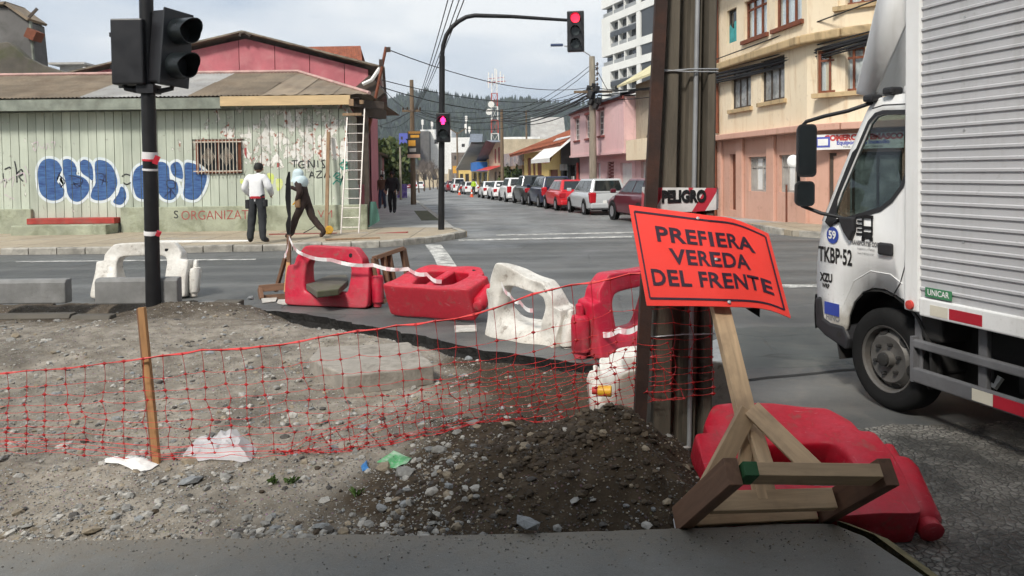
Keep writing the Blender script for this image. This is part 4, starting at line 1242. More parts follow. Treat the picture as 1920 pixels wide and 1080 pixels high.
# ---- cream three-storey corner building --------------------------------------------------
def cream_mat(name, c, c2, stain):
    t = NT(name); v = t.coord('Object')
    n = t.noise(v, .7, 5); m = t.noise(v, 6, 5, .6)
    col = t.ramp(n, [(.3, c), (.7, c2)])
    st = t.noise(t.coord('Object', (3.2, 3.2, .35)), 1.6, 6, .65, .3)
    col = t.mix(t.ramp(st, [(.52, 0), (.74, .75)]), col, stain)
    col = t.mix(t.ramp(m, [(.58, 0), (.72, .35)]), col, tuple(x * .55 for x in stain))
    t.col(col).rough(.85).bump(m, .25, .02); return t.mat
MT['cream'] = cream_mat('stained_cream_render', (0.72, 0.6, 0.42), (0.78, 0.67, 0.5), (0.55, 0.38, 0.22))
MT['salmon'] = cream_mat('salmon_render', (0.54, 0.31, 0.23), (0.6, 0.36, 0.28), (0.46, 0.27, 0.19))
MT['cornice'] = cream_mat('mossy_cornice', (0.34, 0.25, 0.14), (0.55, 0.4, 0.22), (0.1, 0.07, 0.03))
MT['teal_cloth'] = plain('teal_cloth', (0.05, 0.25, 0.25), .9)
VC = 11.1
uA0, uA1 = u_at(1339, VC), u_at(1513, VC)
PA = ST(uA0, VC); PA.z = 0
cream = thing('corner_building', 'cream and salmon three-storey corner building with rust-stained walls', 'building', PA, rotz=SA - rad(90))
WA = uA0 - uA1
def la(px, py): s_, z = plane_hit(px, py, PA, -SD); return s_, z
def box_a(x0, x1, y0, y1, hit=la):
    xm = (x0 + x1) / 2
    return [hit(x0, (y0 + y1) / 2)[0], hit(x1, (y0 + y1) / 2)[0], hit(xm, y1)[1], hit(xm, y0)[1]]
zband = la(1420, 247)[1]; zcor = la(1440, 98)[1]; ztop = la(1339, 2)[1] + .35
opsA = [box_a(1363, 1381, 17, 80), box_a(1396, 1438, -6, 69), box_a(1453, 1503, -32, 46), box_a(1371, 1408, 128, 203), box_a(1427, 1471, 108, 189)]
opsG = [box_a(1364, 1379, 289, 394), box_a(1399, 1432, 294, 359), box_a(1456, 1494, 290, 361)]
facade(cream, I4, WA, ztop, [o for o in opsA], MT['cream'], zb=zband)
facade(cream, Matrix.Translation((0, .08, 0)), WA, zband, opsG, MT['salmon'], name='shopfront_wall', roof=False)
b = MB(); b.b2((-.1, -.28, zband - .16), (WA + .02, .02, zband + .02)); b.build('string_course', MT['salmon'], cream, bevel=.02)
b = MB(); b.b2((.2, -.3, zcor - .14), (WA + .01, -.002, zcor + .1)); b.build('cornice', MT['cornice'], cream, bevel=.04)
b = MB(); b.b2((-.4, -.55, ztop), (WA + .2, 1, ztop + .25)); b.build('eaves', MT['cornice'], cream)
for k, (o_, fr, pn, cu, sl, cl) in enumerate(zip(opsA, ['frame_dark', 'frame_rust', 'frame_rust', 'frame_dark', 'frame_dark'], ['pane_dark', 'clear', 'clear', 'pane_grey', 'pane_grey'],
                                            [None, 'curtain', 'curtain', None, None], [None, 'frame_rust', 'frame_rust', 'cornice', 'cornice'], [1, 3, 3, 3, 3])):
    if 'clear' not in MT: MT['clear'] = glass('clear_window_glass', (.96, .98, .98), clear=1.0, k=.3)
    window(cream, I4, *o_, frame=fr, pane=pn, curtain=cu, sill=sl, cols=cl, split=None if k == 0 else .76, t=.07)
m = MB(); x0, x1, z0, z1 = opsA[0]; m.grid(lambda u, v: (x0 + .08 + (x1 - x0 - .16) * u, .05 + .03 * math.sin(u * 14), z0 + .02 + .55 * v * (1 + .2 * math.sin(u * 9))), 12, 3); m.build('hung_cloth', MT['teal_cloth'], cream)
MG2 = Matrix.Translation((0, .08, 0))
door(cream, MG2, *opsG[0], 'frame_rust')
for o_ in opsG[1:]:
    window(cream, MG2, *o_, frame='board_grey', pane=['board_grey', 'white', 'pane_grey'], cols=3, split=.7, t=.06)
for x in (1347, 1386, 1444, 1504):
    x_ = la(x, 340)[0]
    b = MB(); b.b2((x_ - .22, -.02, -.4), (x_ + .22, .078, zband - .17)); b.build('pilaster', MT['salmon'], cream, bevel=.015)
b = MB(); xr_ = la(1349, 150)[0]; b.tube([(xr_, -.1, zband + .1), (xr_, -.1, ztop - .1)], .07, 8); b.build('downpipe', MT['frame_rust'], cream, smooth=50)
b = MB(); xr_ = la(1346, 330)[0]; b.tube([(xr_, -.1, -.1), (xr_, -.1, zband - .2)], .06, 8); b.build('downpipe', MT['frame_rust'], cream, smooth=50)
b = MB(); xr_, zr_ = la(1470, 382); b.b2((xr_ - .05, .072, zr_ - .75), (xr_ + .05, .0785, zr_ + .55)); b.build('rust_streak', MT['frame_rust'], cream)
dish = MB(); xd, zd_ = la(1343, 218); dish.lathe([(.02, 0), (.25, .03), (.42, .1)], 14, Matrix.Translation((xd, -.35, zd_)) @ Euler((rad(75), 0, rad(20))).to_matrix().to_4x4()); dish.tube([(xd, 0, zd_ - .7), (xd, -.3, zd_)], .03, 6); dish.build('satellite_dish', MT['white'], cream, smooth=50)
# rounded corner: three short faces, then the front on the cross street
end = Vector((WA, 0, 0)); ang = 0; segs = [(1.15, 22), (3.6, 18), (1.2, 20), (14, 22)]
Mseg = []
cur = Matrix.Translation(end)
for L, turn in segs:
    cur = cur @ Matrix.Rotation(rad(turn), 4, 'Z')
    Mseg.append((cur.copy(), L)); cur = cur @ Matrix.Translation((L, 0, 0))
def seg_hit(M):
    W_ = cream_world @ M
    P0 = W_ @ Vector((0, 0, 0)); d = (W_.to_3x3() @ Vector((1, 0, 0)))
    return lambda px, py: plane_hit(px, py, P0, d)
cream_world = Matrix.Translation(PA) @ Euler((0, 0, SA - rad(90))).to_matrix().to_4x4()
for i, (M_, L) in enumerate(Mseg):
    ops, gops = [], []
    if i == 1:
        h_ = seg_hit(M_)
        q = box_a(1532, 1622, 90, 172, h_); q[1] = min(q[1], L - .2); ops.append(q)
        q2 = box_a(1572, 1660, -70, 6, h_); q2[1] = min(q2[1], L - .05); ops.append(q2)
        gq = box_a(1552, 1690, 285, 420, h_); gq[1] = min(gq[1], L - .2); gq[2] = -.1; gops.append(gq)
    if i == 3:
        for k in range(3): ops += [[1 + 4 * k, 3.2 + 4 * k, zband + .9, zband + 2.5], [1 + 4 * k, 3.2 + 4 * k, zcor + .9, zcor + 2.5]]; gops.append([.8 + 4 * k, 3.4 + 4 * k, 0, zband - .8])
    facade(cream, M_, L, ztop, ops, MT['cream'], zb=zband, back=.5)
    facade(cream, M_ @ Matrix.Translation((0, .08, 0)), L, zband, gops, MT['salmon'], name='shopfront_wall', roof=False, back=.5)
    b = MB(M_); b.b2((-.02, -.28, zband - .16), (L + .02, .02, zband + .02)); b.build('string_course', MT['salmon'], cream, bevel=.02)
    b = MB(M_); b.b2((-.02, -.3, zcor - .14), (L + .02, -.002, zcor + .1)); b.build('cornice', MT['cornice'], cream, bevel=.04)
    b = MB(M_); b.b2((-.2, -.55, ztop), (L + .2, 1, ztop + .25)); b.build('eaves', MT['cornice'], cream)
    for q in ops: window(cream, M_, *q, frame='frame_rust', pane='clear', curtain='curtain', sill='cornice', cols=4 if i == 1 else 3, split=.76, t=.07)
    for q in gops:
        window(cream, M_ @ MG2, *q, frame='frame_dark', pane='pane_grey', cols=3, t=.08)
    if i == 1:
        h_ = seg_hit(M_)
        q = box_a(1527, 1696, 250, 279, h_)
        b = MB(M_); b.b2((q[0], -.06, q[2]), (q[1], -.02, q[3])); sg = b.build('shop_sign', MT['white'], cream)
        sg['label'] = 'white shop sign with red and blue lettering'
        hh = q[3] - q[2]; Mt = lambda x, z: M_ @ Matrix.Translation((x, -.064, z)) @ Euler((rad(90), 0, 0)).to_matrix().to_4x4()
        MT['sign_red'] = plain('sign_red', (.5, .05, .04), .6, .1); MT['sign_blue'] = plain('sign_blue', (.08, .1, .4), .6, .1)
        text_obj('lettering', 'COMERCIAL EMASCO', hh * .5, MT['sign_red'], sg, Mt(q[0] + (q[1] - q[0]) * .56, q[2] + hh * .74), bold=.012, sx=.98)
        text_obj('lettering', 'Equipos para Incendio', hh * .36, MT['sign_blue'], sg, Mt(q[0] + (q[1] - q[0]) * .56, q[2] + hh * .42), bold=.006)
        text_obj('lettering', 'Venta - Mantencion - Recarga', hh * .2, MT['black'], sg, Mt(q[0] + (q[1] - q[0]) * .56, q[2] + hh * .15))
        b = MB(M_); b.b2((q[0] + .06, -.066, q[2] + .06), (q[0] + .42, -.062, q[3] - .06)); b.mi = 1; b.b2((q[0] + .11, -.07, q[2] + .11), (q[0] + .37, -.067, q[3] - .11)); b.build('emblem', [MT['sign_blue'], MT['white']], sg)
        b = MB(M_); r0 = h_(1488, 302); b.lathe([(.12, -.02), (.17, 0), (.12, .02)], 16, Matrix.Translation((r0[0], -.03, r0[1])) @ Euler((rad(90), 0, 0)).to_matrix().to_4x4()); b.build('round_notice', MT['white'], cream)

# ---- the right-hand row ------------------------------------------------------------------
def right_house(name, label, px0, px1, topy, mat, v=VC, cat='house', top_at=None):
    u0, u1 = u_at(px0, v), u_at(px1, v)
    P = ST(u0, v, .13); P0 = Vector((P.x, P.y, 0))
    t_ = thing(name, label, cat, P, rotz=SA - rad(90))
    hit = lambda px, py: (plane_hit(px, py, P0, -SD)[0], plane_hit(px, py, P0, -SD)[1] - P.z)
    return t_, u0 - u1, hit(top_at or px1, topy)[1], hit
MT['pink'] = cream_mat('pale_pink_render', (0.66, 0.42, 0.42), (0.72, 0.5, 0.49), (0.55, 0.36, 0.34))
MT['ruin'] = cream_mat('crumbling_plaster', (0.28, 0.24, 0.18), (0.4, 0.34, 0.26), (0.12, 0.1, 0.07))
MT['yellow'] = cream_mat('yellow_render', (0.62, 0.44, 0.14), (0.68, 0.5, 0.2), (0.5, 0.36, 0.14))
MT['dark_shop'] = plain('dark_shopfront', (0.03, 0.03, 0.035), .6, .3, 2, .1)
MT['slate'] = plain('grey_blue_roofing', (0.14, 0.16, 0.19), .7, .3, 2, .2)
MT['awning'] = plain('white_awning', (.72, .71, .68), .6, .1)

# crumbling two-storey house
t_, W, H, hit = right_house('crumbling_house', 'crumbling brown-plaster house between pink house and concrete pole', 1193, 1337, 150, 'ruin', cat='house', top_at=1215)
zf = hit(1205, 262)[1]
go = [box_a(1202, 1214, 303, 375, hit), box_a(1225, 1250, 303, 375, hit), box_a(1270, 1300, 303, 375, hit)]
for g in go: g[2] = 0.0
facade(t_, I4, W, H, [box_a(1240, 1262, 180, 240, hit), box_a(1290, 1315, 180, 240, hit)], MT['ruin'], zb=zf)
facade(t_, I4, W, zf, go, MT['pink'], name='ground_floor_wall', roof=False)
b = MB(); b.b2((.05, -.5, hit(1205, 300)[1]), (W, -.003, zf)); b.build('fascia_box', MT['cream'], t_)
for g in go: door(t_, I4, *g, 'white')
for o_ in (box_a(1240, 1262, 180, 240, hit), box_a(1290, 1315, 180, 240, hit)): window(t_, I4, *o_, frame='frame_dark', pane='pane_dark', cols=2)
b = MB()
pts = [(hit(1226, 190)), (hit(1236, 215)), (hit(1222, 235)), (hit(1212, 262)), (hit(1240, 262)), (hit(1243, 180))]
b.prism(pts, 0, .06, Matrix(((1, 0, 0, 0), (0, 0, 1, -.062), (0, 1, 0, 0), (0, 0, 0, 1)))); b.build('bare_plaster_patch', MT['brown_wall'], t_)
MT['tin_yellow'] = plain('yellowed_tin', (.55, .5, .3), .7, .2, 2, .1)
b = MB(); b.add([(-.6, -.7, H - .1), (W, -.7, H - .1), (W, 3.5, H + 2.4), (-.6, 3.5, H + 2.4), (-.6, -.7, H), (W, -.7, H), (W, 3.5, H + 2.5), (-.6, 3.5, H + 2.5)], [(0, 3, 2, 1), (4, 5, 6, 7), (0, 1, 5, 4), (0, 4, 7, 3)]); b.build('roof', MT['tin_yellow'], t_)

# pink two-storey house with jettied upper floor
t_, W, H, hit = right_house('pink_house', 'pale pink two-storey house with jettied upper floor behind utility pole', 1087, 1192, 190, 'pink', top_at=1160)
zf = hit(1140, 287)[1]
wo = [box_a(1095, 1104, 222, 263, hit), box_a(1117, 1127, 215, 259, hit), box_a(1142, 1152, 207, 254, hit)]
Mj = Matrix.Translation((0, -.55, 0))
facade(t_, Mj, W, H, wo, MT['pink'], zb=zf, name='upper_wall', back=6.5)
gd = [box_a(1119, 1126, 306, 352, hit), box_a(1139, 1151, 303, 356, hit), box_a(1163, 1185, 305, 360, hit)]
for g in gd: g[2] = 0
facade(t_, I4, W, zf, gd, MT['pink'], name='lower_wall', roof=False)
b = MB(); b.b2((-.02, -.62, zf - .12), (W + .02, .0, zf - .003)); b.build('jetty_beam', MT['pink'], t_)
for o_ in wo:
    w_ = window(t_, Mj, *o_, frame='frame_white', pane='pane_dark', cols=2, rows=4, t=.06)
    b = MB(Mj); b.b2((o_[0] - .15, -.08, o_[2] - .1), (o_[1] + .15, -.003, o_[2] - .003)); b.b2((o_[0] - .1, -.07, o_[3] + .003), (o_[1] + .1, -.003, o_[3] + .12)); b.build('sill', MT['redbrown'], w_)
door(t_, I4, *gd[0], 'white'); door(t_, I4, *gd[2], 'white')
d_ = door(t_, I4, *gd[1], 'pink', panels=0)
x0, x1, z0, z1 = gd[1]
for k in range(14):
    b = MB(); z = z0 + (z1 - z0) * k / 14; b.bar((x0, .09, z), (x1, .09, z + (z1 - z0) / 14), .03, .05); b.bar((x1, .085, z), (x0, .085, z + (z1 - z0) / 14), .03, .05); b.build('lattice', MT['redbrown'], d_)
b = MB(); b.add([(-.3, -.75, H), (W + .1, -.75, H), (W + .1, 3, H + 1.1), (-.3, 3, H + 1.1), (-.3, -.75, H + .1), (W + .1, -.75, H + .1), (W + .1, 3, H + 1.2), (-.3, 3, H + 1.2)], [(0, 3, 2, 1), (4, 5, 6, 7), (0, 1, 5, 4), (0, 4, 7, 3)]); b.build('roof', MT['slate'], t_)
b = MB(); b.b2((-.1, -.64, H - .12), (W + .1, -.56, H + .02)); b.build('eaves_board', MT['redbrown'], t_)

# dark shop with white awning
t_, W, H, hit = right_house('dark_shop', 'low dark shop under a white sloping awning beside the pink house', 1052, 1086, 262, 'dark_shop', cat='shop', top_at=1075)
za = hit(1070, 297)[1]
fo = [[.6, W * .45, 0, za - .4], [W * .55, W - .4, 0, za - .4]]
facade(t_, I4, W, H, fo, MT['dark_shop'])
for g in fo: window(t_, I4, *g, frame='frame_dark', pane='pane_dark', cols=3)
b = MB(); b.add([(-1.2, -1.8, za), (W, -1.8, za), (W, -.002, H + .3), (-1.2, -.002, H + .3), (-1.2, -1.8, za - .25), (W, -1.8, za - .25)], [(0, 1, 2, 3), (0, 4, 5, 1)]); b.build('awning', MT['awning'], t_, fix=False)
b = MB(); b.b2((W * .2, -.3, za - .75), (W * .45, -.1, za - .35)); b.build('hanging_sign', MT['white'], t_)
b = MB(); b.b2((W - .5, -.06, 0), (W - .15, -.003, za - .3)); b.build('red_panel', MT['sign_red'], t_)
b = MB(); b.b2((W * .62, -.05, .1), (W * .75, -.003, 1.6)); b.build('poster', MT['white'], t_)

# yellow house with tiled roof
t_, W, H, hit = right_house('yellow_house', 'yellow house with brown shutters, tiled roof and round sign', 983, 1051, 283, 'yellow', top_at=1015)
gx = hit(1027, 300)[0]
wo = [box_a(989, 995.5, 296, 331, hit), box_a(999, 1004, 302, 335, hit), box_a(1007, 1015.5, 292, 330, hit)]
ga = box_a(1030, 1046, 318, 350, hit); ga[2] = 0
facade(t_, I4, W, H, wo + [ga], MT['yellow'])
for o_ in wo:
    m = MB(); m.b2((o_[0], .06, o_[2]), (o_[1], .1, o_[3])); s_ = m.build('shutter', MT['frame_rust'], t_)
door(t_, I4, *ga, 'frame_rust')
A = [(-2.0, -.9, H - .12), (W + 4, -.9, H + .15), (W + 4, 5, H + 2.4), (-2.0, 5, H + 2.2)]
b = MB(); b.add(A + [(x, y, z - .14) for x, y, z in A], [(0, 1, 2, 3), (4, 7, 6, 5), (0, 4, 5, 1), (1, 5, 6, 2), (3, 7, 4, 0)]); rf = b.build('roof', MT['tile'], t_)
for k in range(48):
    f = (k + .5) / 48; p = Vector(A[0]).lerp(Vector(A[1]), f); q = Vector(A[3]).lerp(Vector(A[2]), f)
    m = MB(); m.tube([p + Vector((0, -.08, .04)), q + Vector((0, 0, .04))], .09, 5); m.build('tile_row', MT['tile'], rf, smooth=60)
cx_, cz_ = hit(1037, 294)
b = MB(); b.lathe([(.5, -.03), (.5, .03)], 20, Matrix.Translation((cx_, -.6, cz_)) @ Euler((0, rad(90), 0)).to_matrix().to_4x4() @ Euler((0, rad(-25), 0)).to_matrix().to_4x4())
sg = b.build('round_sign', MT['redbrown'], t_)
b = MB(); b.lathe([(.36, -.036), (.36, .036)], 20, Matrix.Translation((cx_, -.6, cz_)) @ Euler((0, rad(90), 0)).to_matrix().to_4x4() @ Euler((0, rad(-25), 0)).to_matrix().to_4x4()); b.build('sign_face', MT['pink'], sg)

# walled lot with a mural board
t_, W, H, hit = right_house('mural_hoarding', 'wide painted hoarding panel over a green hedge in the row', 946, 982, 286, 'board_grey', cat='hoarding', top_at=965)
zb2 = hit(965, 311)[1]
def mural_mat():
    t = NT('faded_mural'); v = t.coord('Object', (.8, .8, .5)); n = t.noise(v, 2.2, 3, .5, 1.2)
    t.col(t.ramp(n, [(.3, (.16, .13, .12)), (.42, (.42, .3, .28)), (.5, (.2, .2, .24)), (.6, (.5, .42, .36)), (.7, (.3, .09, .08))])).rough(.7); return t.mat
b = MB(); b.b2((0, -.1, zb2), (W, .1, H)); b.build('board', mural_mat(), t_)
b = MB(); b.b2((0, -.14, zb2 - .3), (W, .14, zb2 - .003)); b.build('beam', MT['wood_old'], t_)
for x in (.15, W / 2, W - .15):
    b = MB(); b.b2((x - .08, -.08, -.4), (x + .08, .08, zb2 - .31)); b.build('post', MT['wood_old'], t_)
hedge_spots = [(hit(963, 330)[0], W), (hit(975, 330)[0], W)]
hedge_origin = (t_.location.copy(), t_.rotation_euler.z, W)

# white house with red windows, blue sign shop, slanted gable, far buildings
t_, W, H, hit = right_house('white_red_house', 'white house with tall red windows and red awning', 917, 945, 262, 'white', top_at=940)
wo = [box_a(927, 930.5, 279, 306, hit), box_a(933.5, 937.5, 276, 306, hit)]
gd = [box_a(927, 931, 322, 345, hit), box_a(936, 940, 322, 345, hit)]
for g in gd: g[2] = 0
facade(t_, I4, W, H, wo + gd, MT['cream_side'])
for o_ in wo: m = MB(); m.b2((o_[0], .05, o_[2]), (o_[1], .1, o_[3])); m.build('window', MT['redbrown'], t_)
for g in gd: door(t_, I4, *g, 'frame_dark')
za = hit(930, 316)[1]
b = MB(); b.add([(0, -1.6, za - .2), (W, -1.6, za - .2), (W, -.002, za + .3), (0, -.002, za + .3)], [(0, 1, 2, 3)]); b.build('awning', MT['sign_red'], t_, fix=False)
b = MB(); b.add([(-3, -1.2, H - 2.0), (W * .6, -1.2, H + .1), (W, -1.2, H - .3), (-3, 6, H - 2.0), (W * .6, 6, H + .1), (W, 6, H - .3)], [(0, 1, 4, 3), (1, 2, 5, 4)]); b.build('roof', MT['slate'], t_, fix=False)

t_, W, H, hit = right_house('blue_sign_shop', 'low shop with bright blue sign box and sloping roof', 886, 916, 300, 'white', cat='shop', top_at=905)
gd = [[W * (.08 + .31 * k), W * (.3 + .31 * k), 0, 2.6] for k in range(3)]
facade(t_, I4, W, H, gd, MT['yellow'])
for g in gd: window(t_, I4, *g, frame='frame_dark', pane='pane_dark', cols=2)
q = box_a(900, 914, 304, 321, hit); b = MB(); b.b2((q[0], -1.2, q[2]), (q[1], -.003, q[3])); b.build('blue_sign', plain('sign_bright_blue', (.03, .16, .5), .5, .1), t_)
b = MB(); b.add([(-4, -2, H - 1.2), (W, -2, H + 1.8), (W, 6, H + 1.8), (-4, 6, H - 1.2), (-4, -2, H - 1.0), (W, -2, H + 2.0), (W, 6, H + 2.0), (-4, 6, H - 1.0)], [(0, 3, 2, 1), (4, 5, 6, 7), (0, 1, 5, 4)]); b.build('roof', MT['tin_pale'], t_)

def block(name, label, px0, px1, y0, Y, mat, depth=10, cat='building', roof=None, ops=(), rot=0.0, yb=None):
    a, c = at(px0, y0, Y), at(px1, y0, Y)
    zb3 = at(px0, yb, Y).z if yb else road_z(Y) - .3
    t_ = thing(name, label, cat, ((a.x + c.x) / 2, Y, zb3), rotz=rot)
    Wd = c.x - a.x
    Mx = Matrix.Translation((-Wd / 2, 0, 0)); H_ = a.z - zb3
    oo = [[at(q[0], 300, Y).x - a.x, at(q[1], 300, Y).x - a.x, at(px0, q[3], Y).z - zb3, at(px0, q[2], Y).z - zb3] for q in ops]
    facade(t_, Mx, Wd, H_, oo, MT[mat], back=depth, zb=-1)
    for q in oo: window(t_, Mx, *q, frame='frame_dark', pane='pane_dark', cols=2, t=.15)
    if roof:
        b_ = MB(Mx); b_.add([(-.5, -.5, H_), (Wd + .5, -.5, H_), (Wd + .5, depth, H_), (-.5, depth, H_), (-.5, depth / 2, H_ + roof[1]), (Wd + .5, depth / 2, H_ + roof[1])], [(0, 1, 5, 4), (2, 3, 4, 5), (0, 4, 3), (1, 2, 5)]); b_.build('roof', MT[roof[0]], t_)
    return t_
block('white_wall_building', 'blank white and pink party wall behind the mural hoarding', 944, 1012, 257, 92, 'white', 12)
block('grey_attic_house', 'small house with pale grey roof above the tiled roof', 1004, 1054, 262, 98, 'white', 8, roof=('tin_pale', 3.2), cat='house', ops=[(1012, 1018, 265, 272), (1030, 1036, 265, 272)])
block('white_tower_block', 'white block with rooftop masts beyond the side street', 788, 846, 243, 230, 'white', 20, ops=[(800, 806, 262, 270), (815, 822, 262, 270)])
block('white_hall', 'wide white hall wall far down the side street', 842, 901, 258, 215, 'white', 20, ops=[(866, 872, 270, 276)])
block('blue_white_block', 'narrow blue and white block behind the banner pole', 748, 766, 250, 210, 'sign_blue', 14, ops=[(752, 756, 256, 262), (752, 756, 270, 276)])
block('grey_block', 'tall grey block behind the banner pole', 783, 804, 246, 225, 'grey_render', 14)
block('brown_block', 'low brown brick block under the white hall', 846, 890, 286, 190, 'brown_wall', 14, ops=[(852, 858, 292, 300), (866, 872, 292, 300)])
block('grey_gable_house', 'dark gabled house just left of the blue sign shop', 884, 898, 274, 135, 'grey_render', 12, roof=('slate', 2.5), cat='house')
block('far_low_shops', 'row of low shops closing the far end of the street', 770, 842, 318, 205, 'cream_side', 10, ops=[(778, 784, 326, 338), (792, 800, 326, 338), (810, 818, 326, 338)])
block('yellow_far_shop', 'small yellow shop front under the far gable', 858, 884, 318, 140, 'yellow', 10, cat='shop', ops=[(862, 868, 326, 343), (872, 879, 326, 343)])

# ---- white apartment tower ---------------------------------------------------------------
MT['tower_white'] = plain('tower_white_render', (.74, .74, .7), .8, .06, .2, 0)
MT['tower_dark'] = NT('tower_dark_cladding').col((.05, .055, .06)).rough(.35).mat
MT['tower_grey'] = plain('tower_recess_grey', (.3, .31, .31), .7, .15, .4, 0)
ta = rad(20); tdir = Vector((math.sin(ta), -math.cos(ta), 0))
TP = at(1131, 300, 172); TP.z = -3
tower = thing('apartment_tower', 'tall white apartment tower with dark recessed balconies', 'apartment building', TP, rotz=ta - rad(90))
th = lambda px, py: (plane_hit(px, py, Vector((TP.x, TP.y, 0)), tdir)[0], plane_hit(px, py, Vector((TP.x, TP.y, 0)), tdir)[1] - TP.z)
TW = th(1262, 100)[0]
bx0, bx1, fx0, fx1 = th(1145, 100)[0], th(1193, 100)[0], th(1194, 100)[0], th(1201, 100)[0]
b = MB(); b.b2((.3, 1.2, 0), (TW, 18, 52)); b.build('core_wall', MT['tower_grey'], tower)
zs1 = th(1133, 107)[1]; zs0 = th(1133, 125)[1]
mod = th(1133, 16)[1] - zs1
z = zs1 - mod * 3
while z < 52:
    # band above single storey z, then two-storey bay, band, single storey up to z+mod
    sh_ = zs1 - zs0; bh = (mod - sh_) * .18
    for (a, c) in ((z, z + bh), (z + mod - sh_ - bh, z + mod - sh_)):
        m = MB(); m.b2((0, -.15, a), (TW, 1.25, c)); m.build('slab_band', MT['tower_white'], tower)
    m = MB(); m.b2((0, -.15, z + bh), (bx0, 1.25, z + mod - sh_ - bh)); m.build('end_panel', MT['tower_white'], tower)
    for (a, c) in ((z + bh, z + mod - sh_ - bh), (z + mod - sh_, z + mod)):
        m = MB(); m.b2((fx0, -.1, a), (fx1, 1.22, c)); m.build('fin', MT['tower_white'], tower)
        m = MB(); m.b2((fx1 + .3, .1, a), (TW, 1.15, c)); m.build('dark_panel', MT['tower_dark'], tower)
        n2 = 2 if c - a > sh_ * 1.3 else 1
        for q in range(n2):
            za_, zc_ = a + (c - a) * q / n2, a + (c - a) * (q + 1) / n2
            x_start = bx0 if n2 == 2 else .4
            ncol = 3
            for k in range(ncol):
                xa, xc = x_start + (bx1 - x_start) * k / ncol, x_start + (bx1 - x_start) * (k + 1) / ncol
                m = MB(); m.b2((xa + .25, .95, za_ + .15), (xc - .9, 1.15, zc_ - .1)); w_ = m.build('window', MT['pane_dark'], tower)
                m = MB(); m.b2((xa + .25, .0, za_ + .02), (xc - .15, .08, za_ + .85)); m.build('balcony_rail', MT['tower_grey'], w_)
                if k: m = MB(); m.b2((xa - .15, -.05, za_), (xa + .15, 1.2, zc_)); m.build('fin', MT['tower_white'], tower)
            if n2 == 2 and q == 0:
                m = MB(); m.b2((bx0, -.12, zc_ - .55), (bx1, .12, zc_ + .55)); m.build('dark_rail', MT['tower_dark'], tower)
    z += mod

# ---- unseen building added behind the viewpoint, its stepped height set to shade near ground -------------
MT['back_grey'] = plain('grey_back_render', (.24, .235, .22), .9, .2, .6, .1)
bb = thing('shade_building', 'plain rendered building added unseen behind the viewpoint to shade the near ground', 'building', (-6, -2.2, 0))
MBK = Matrix.Translation((22, 0, 0)) @ Matrix.Rotation(math.pi, 4, 'Z')
ops = [[2 + 4 * k, 4 + 4 * k, .9 + 3.1 * s_, 2.3 + 3.1 * s_] for k in range(9) for s_ in range(2)]
facade(bb, MBK, 20, 7.4, [q for q in ops if q[1] < 20], MT['back_grey'], back=10)
facade(bb, MBK @ Matrix.Translation((20.01, 0, 0)), 26, 4.2, [[q[0], q[1], q[2], q[3]] for q in ops if q[1] < 26 and q[3] < 4], MT['back_grey'], back=10)
for q in ops:
    if q[1] < 20: window(bb, MBK, *q, cols=2)
    if q[1] < 26 and q[3] < 4: window(bb, MBK @ Matrix.Translation((20.01, 0, 0)), *q, cols=2)

# ------------------------------------------------------------------ street furniture
MT['signal'] = plain('signal_black', (0.012, 0.012, 0.014), 0.4, 0.2, 6, 0.05, spec=.4)
MT['signal_grey'] = plain('signal_grey_back', (0.02, 0.022, 0.025), 0.45, 0.2, 6, 0.05)
MT['visor'] = plain('signal_visor', (0.008, 0.011, 0.012), 0.35, 0.2, 6, 0.05)
MT['lamp_red'] = emit('red_signal_lamp', (1.0, 0.02, 0.05), 1.1)
MT['lamp_off'] = plain('unlit_lens', (0.05, 0.06, 0.06), .25, .2, 8, 0)
MT['tape'] = plain('barrier_tape_white', (.7, .68, .68), .5, .1)
MT['tape_red'] = plain('barrier_tape_red', (.55, .03, .05), .5, .1)
MT['galv'] = plain('galvanised_steel', (.36, .37, .38), .45, .2, 5, .05, metal=.3)

# near traffic signal, seen from behind
pb = at(288, 572, 8.75); pb.z = -.05
sig = thing('traffic_signal', 'black signal post with two lamp housings seen from behind', 'traffic light', pb)
MS = Matrix.Translation(-pb)
ptop = at(273, -60, 8.75)
b = MB(MS); b.tube([pb - Vector((0, 0, .3)), pb + Vector((0, 0, .3)), at(284, 400, 8.75), at(277, 150, 8.75), ptop], [.09, .083, .08, .078, .076], 16); b.build('post', MT['black'], sig, smooth=50)
b = MB(MS)
def hq(px, py, Y=8.6): return at(px, py, Y)
# left housing: we see its flat back, 96 px wide
x0, x1 = hq(207, 100).x, hq(268, 100).x; z0, z1 = hq(235, 158).z, hq(235, 34).z
b.b2((x0, 8.6, z0), (x1, 8.76, z1)); h_ = b.build('signal_housing', MT['signal'], sig, bevel=.02)
m = MB(MS); m.b2((x0 - .012, 8.78, z0 - .02), (x1 + .03, 8.81, z1 + .0)); m.build('backboard', MT['signal_grey'], h_)
m = MB(MS)
for zz in (z0 + .18, z1 - .2): m.b2((x0 - .035, 8.65, zz), (x0 - .001, 8.72, zz + .05))
m.build('hinge', MT['signal'], h_)
for k in range(2):
    m = MB(MS); zc = z0 + (z1 - z0) * (.27 + .46 * k); m.lathe([(.12, 0), (.125, .2)], 18, Matrix.Translation(((x0 + x1) / 2, 8.81, zc)) @ Euler((rad(-90), 0, 0)).to_matrix().to_4x4()); m.build('visor', MT['visor'], h_, smooth=50)
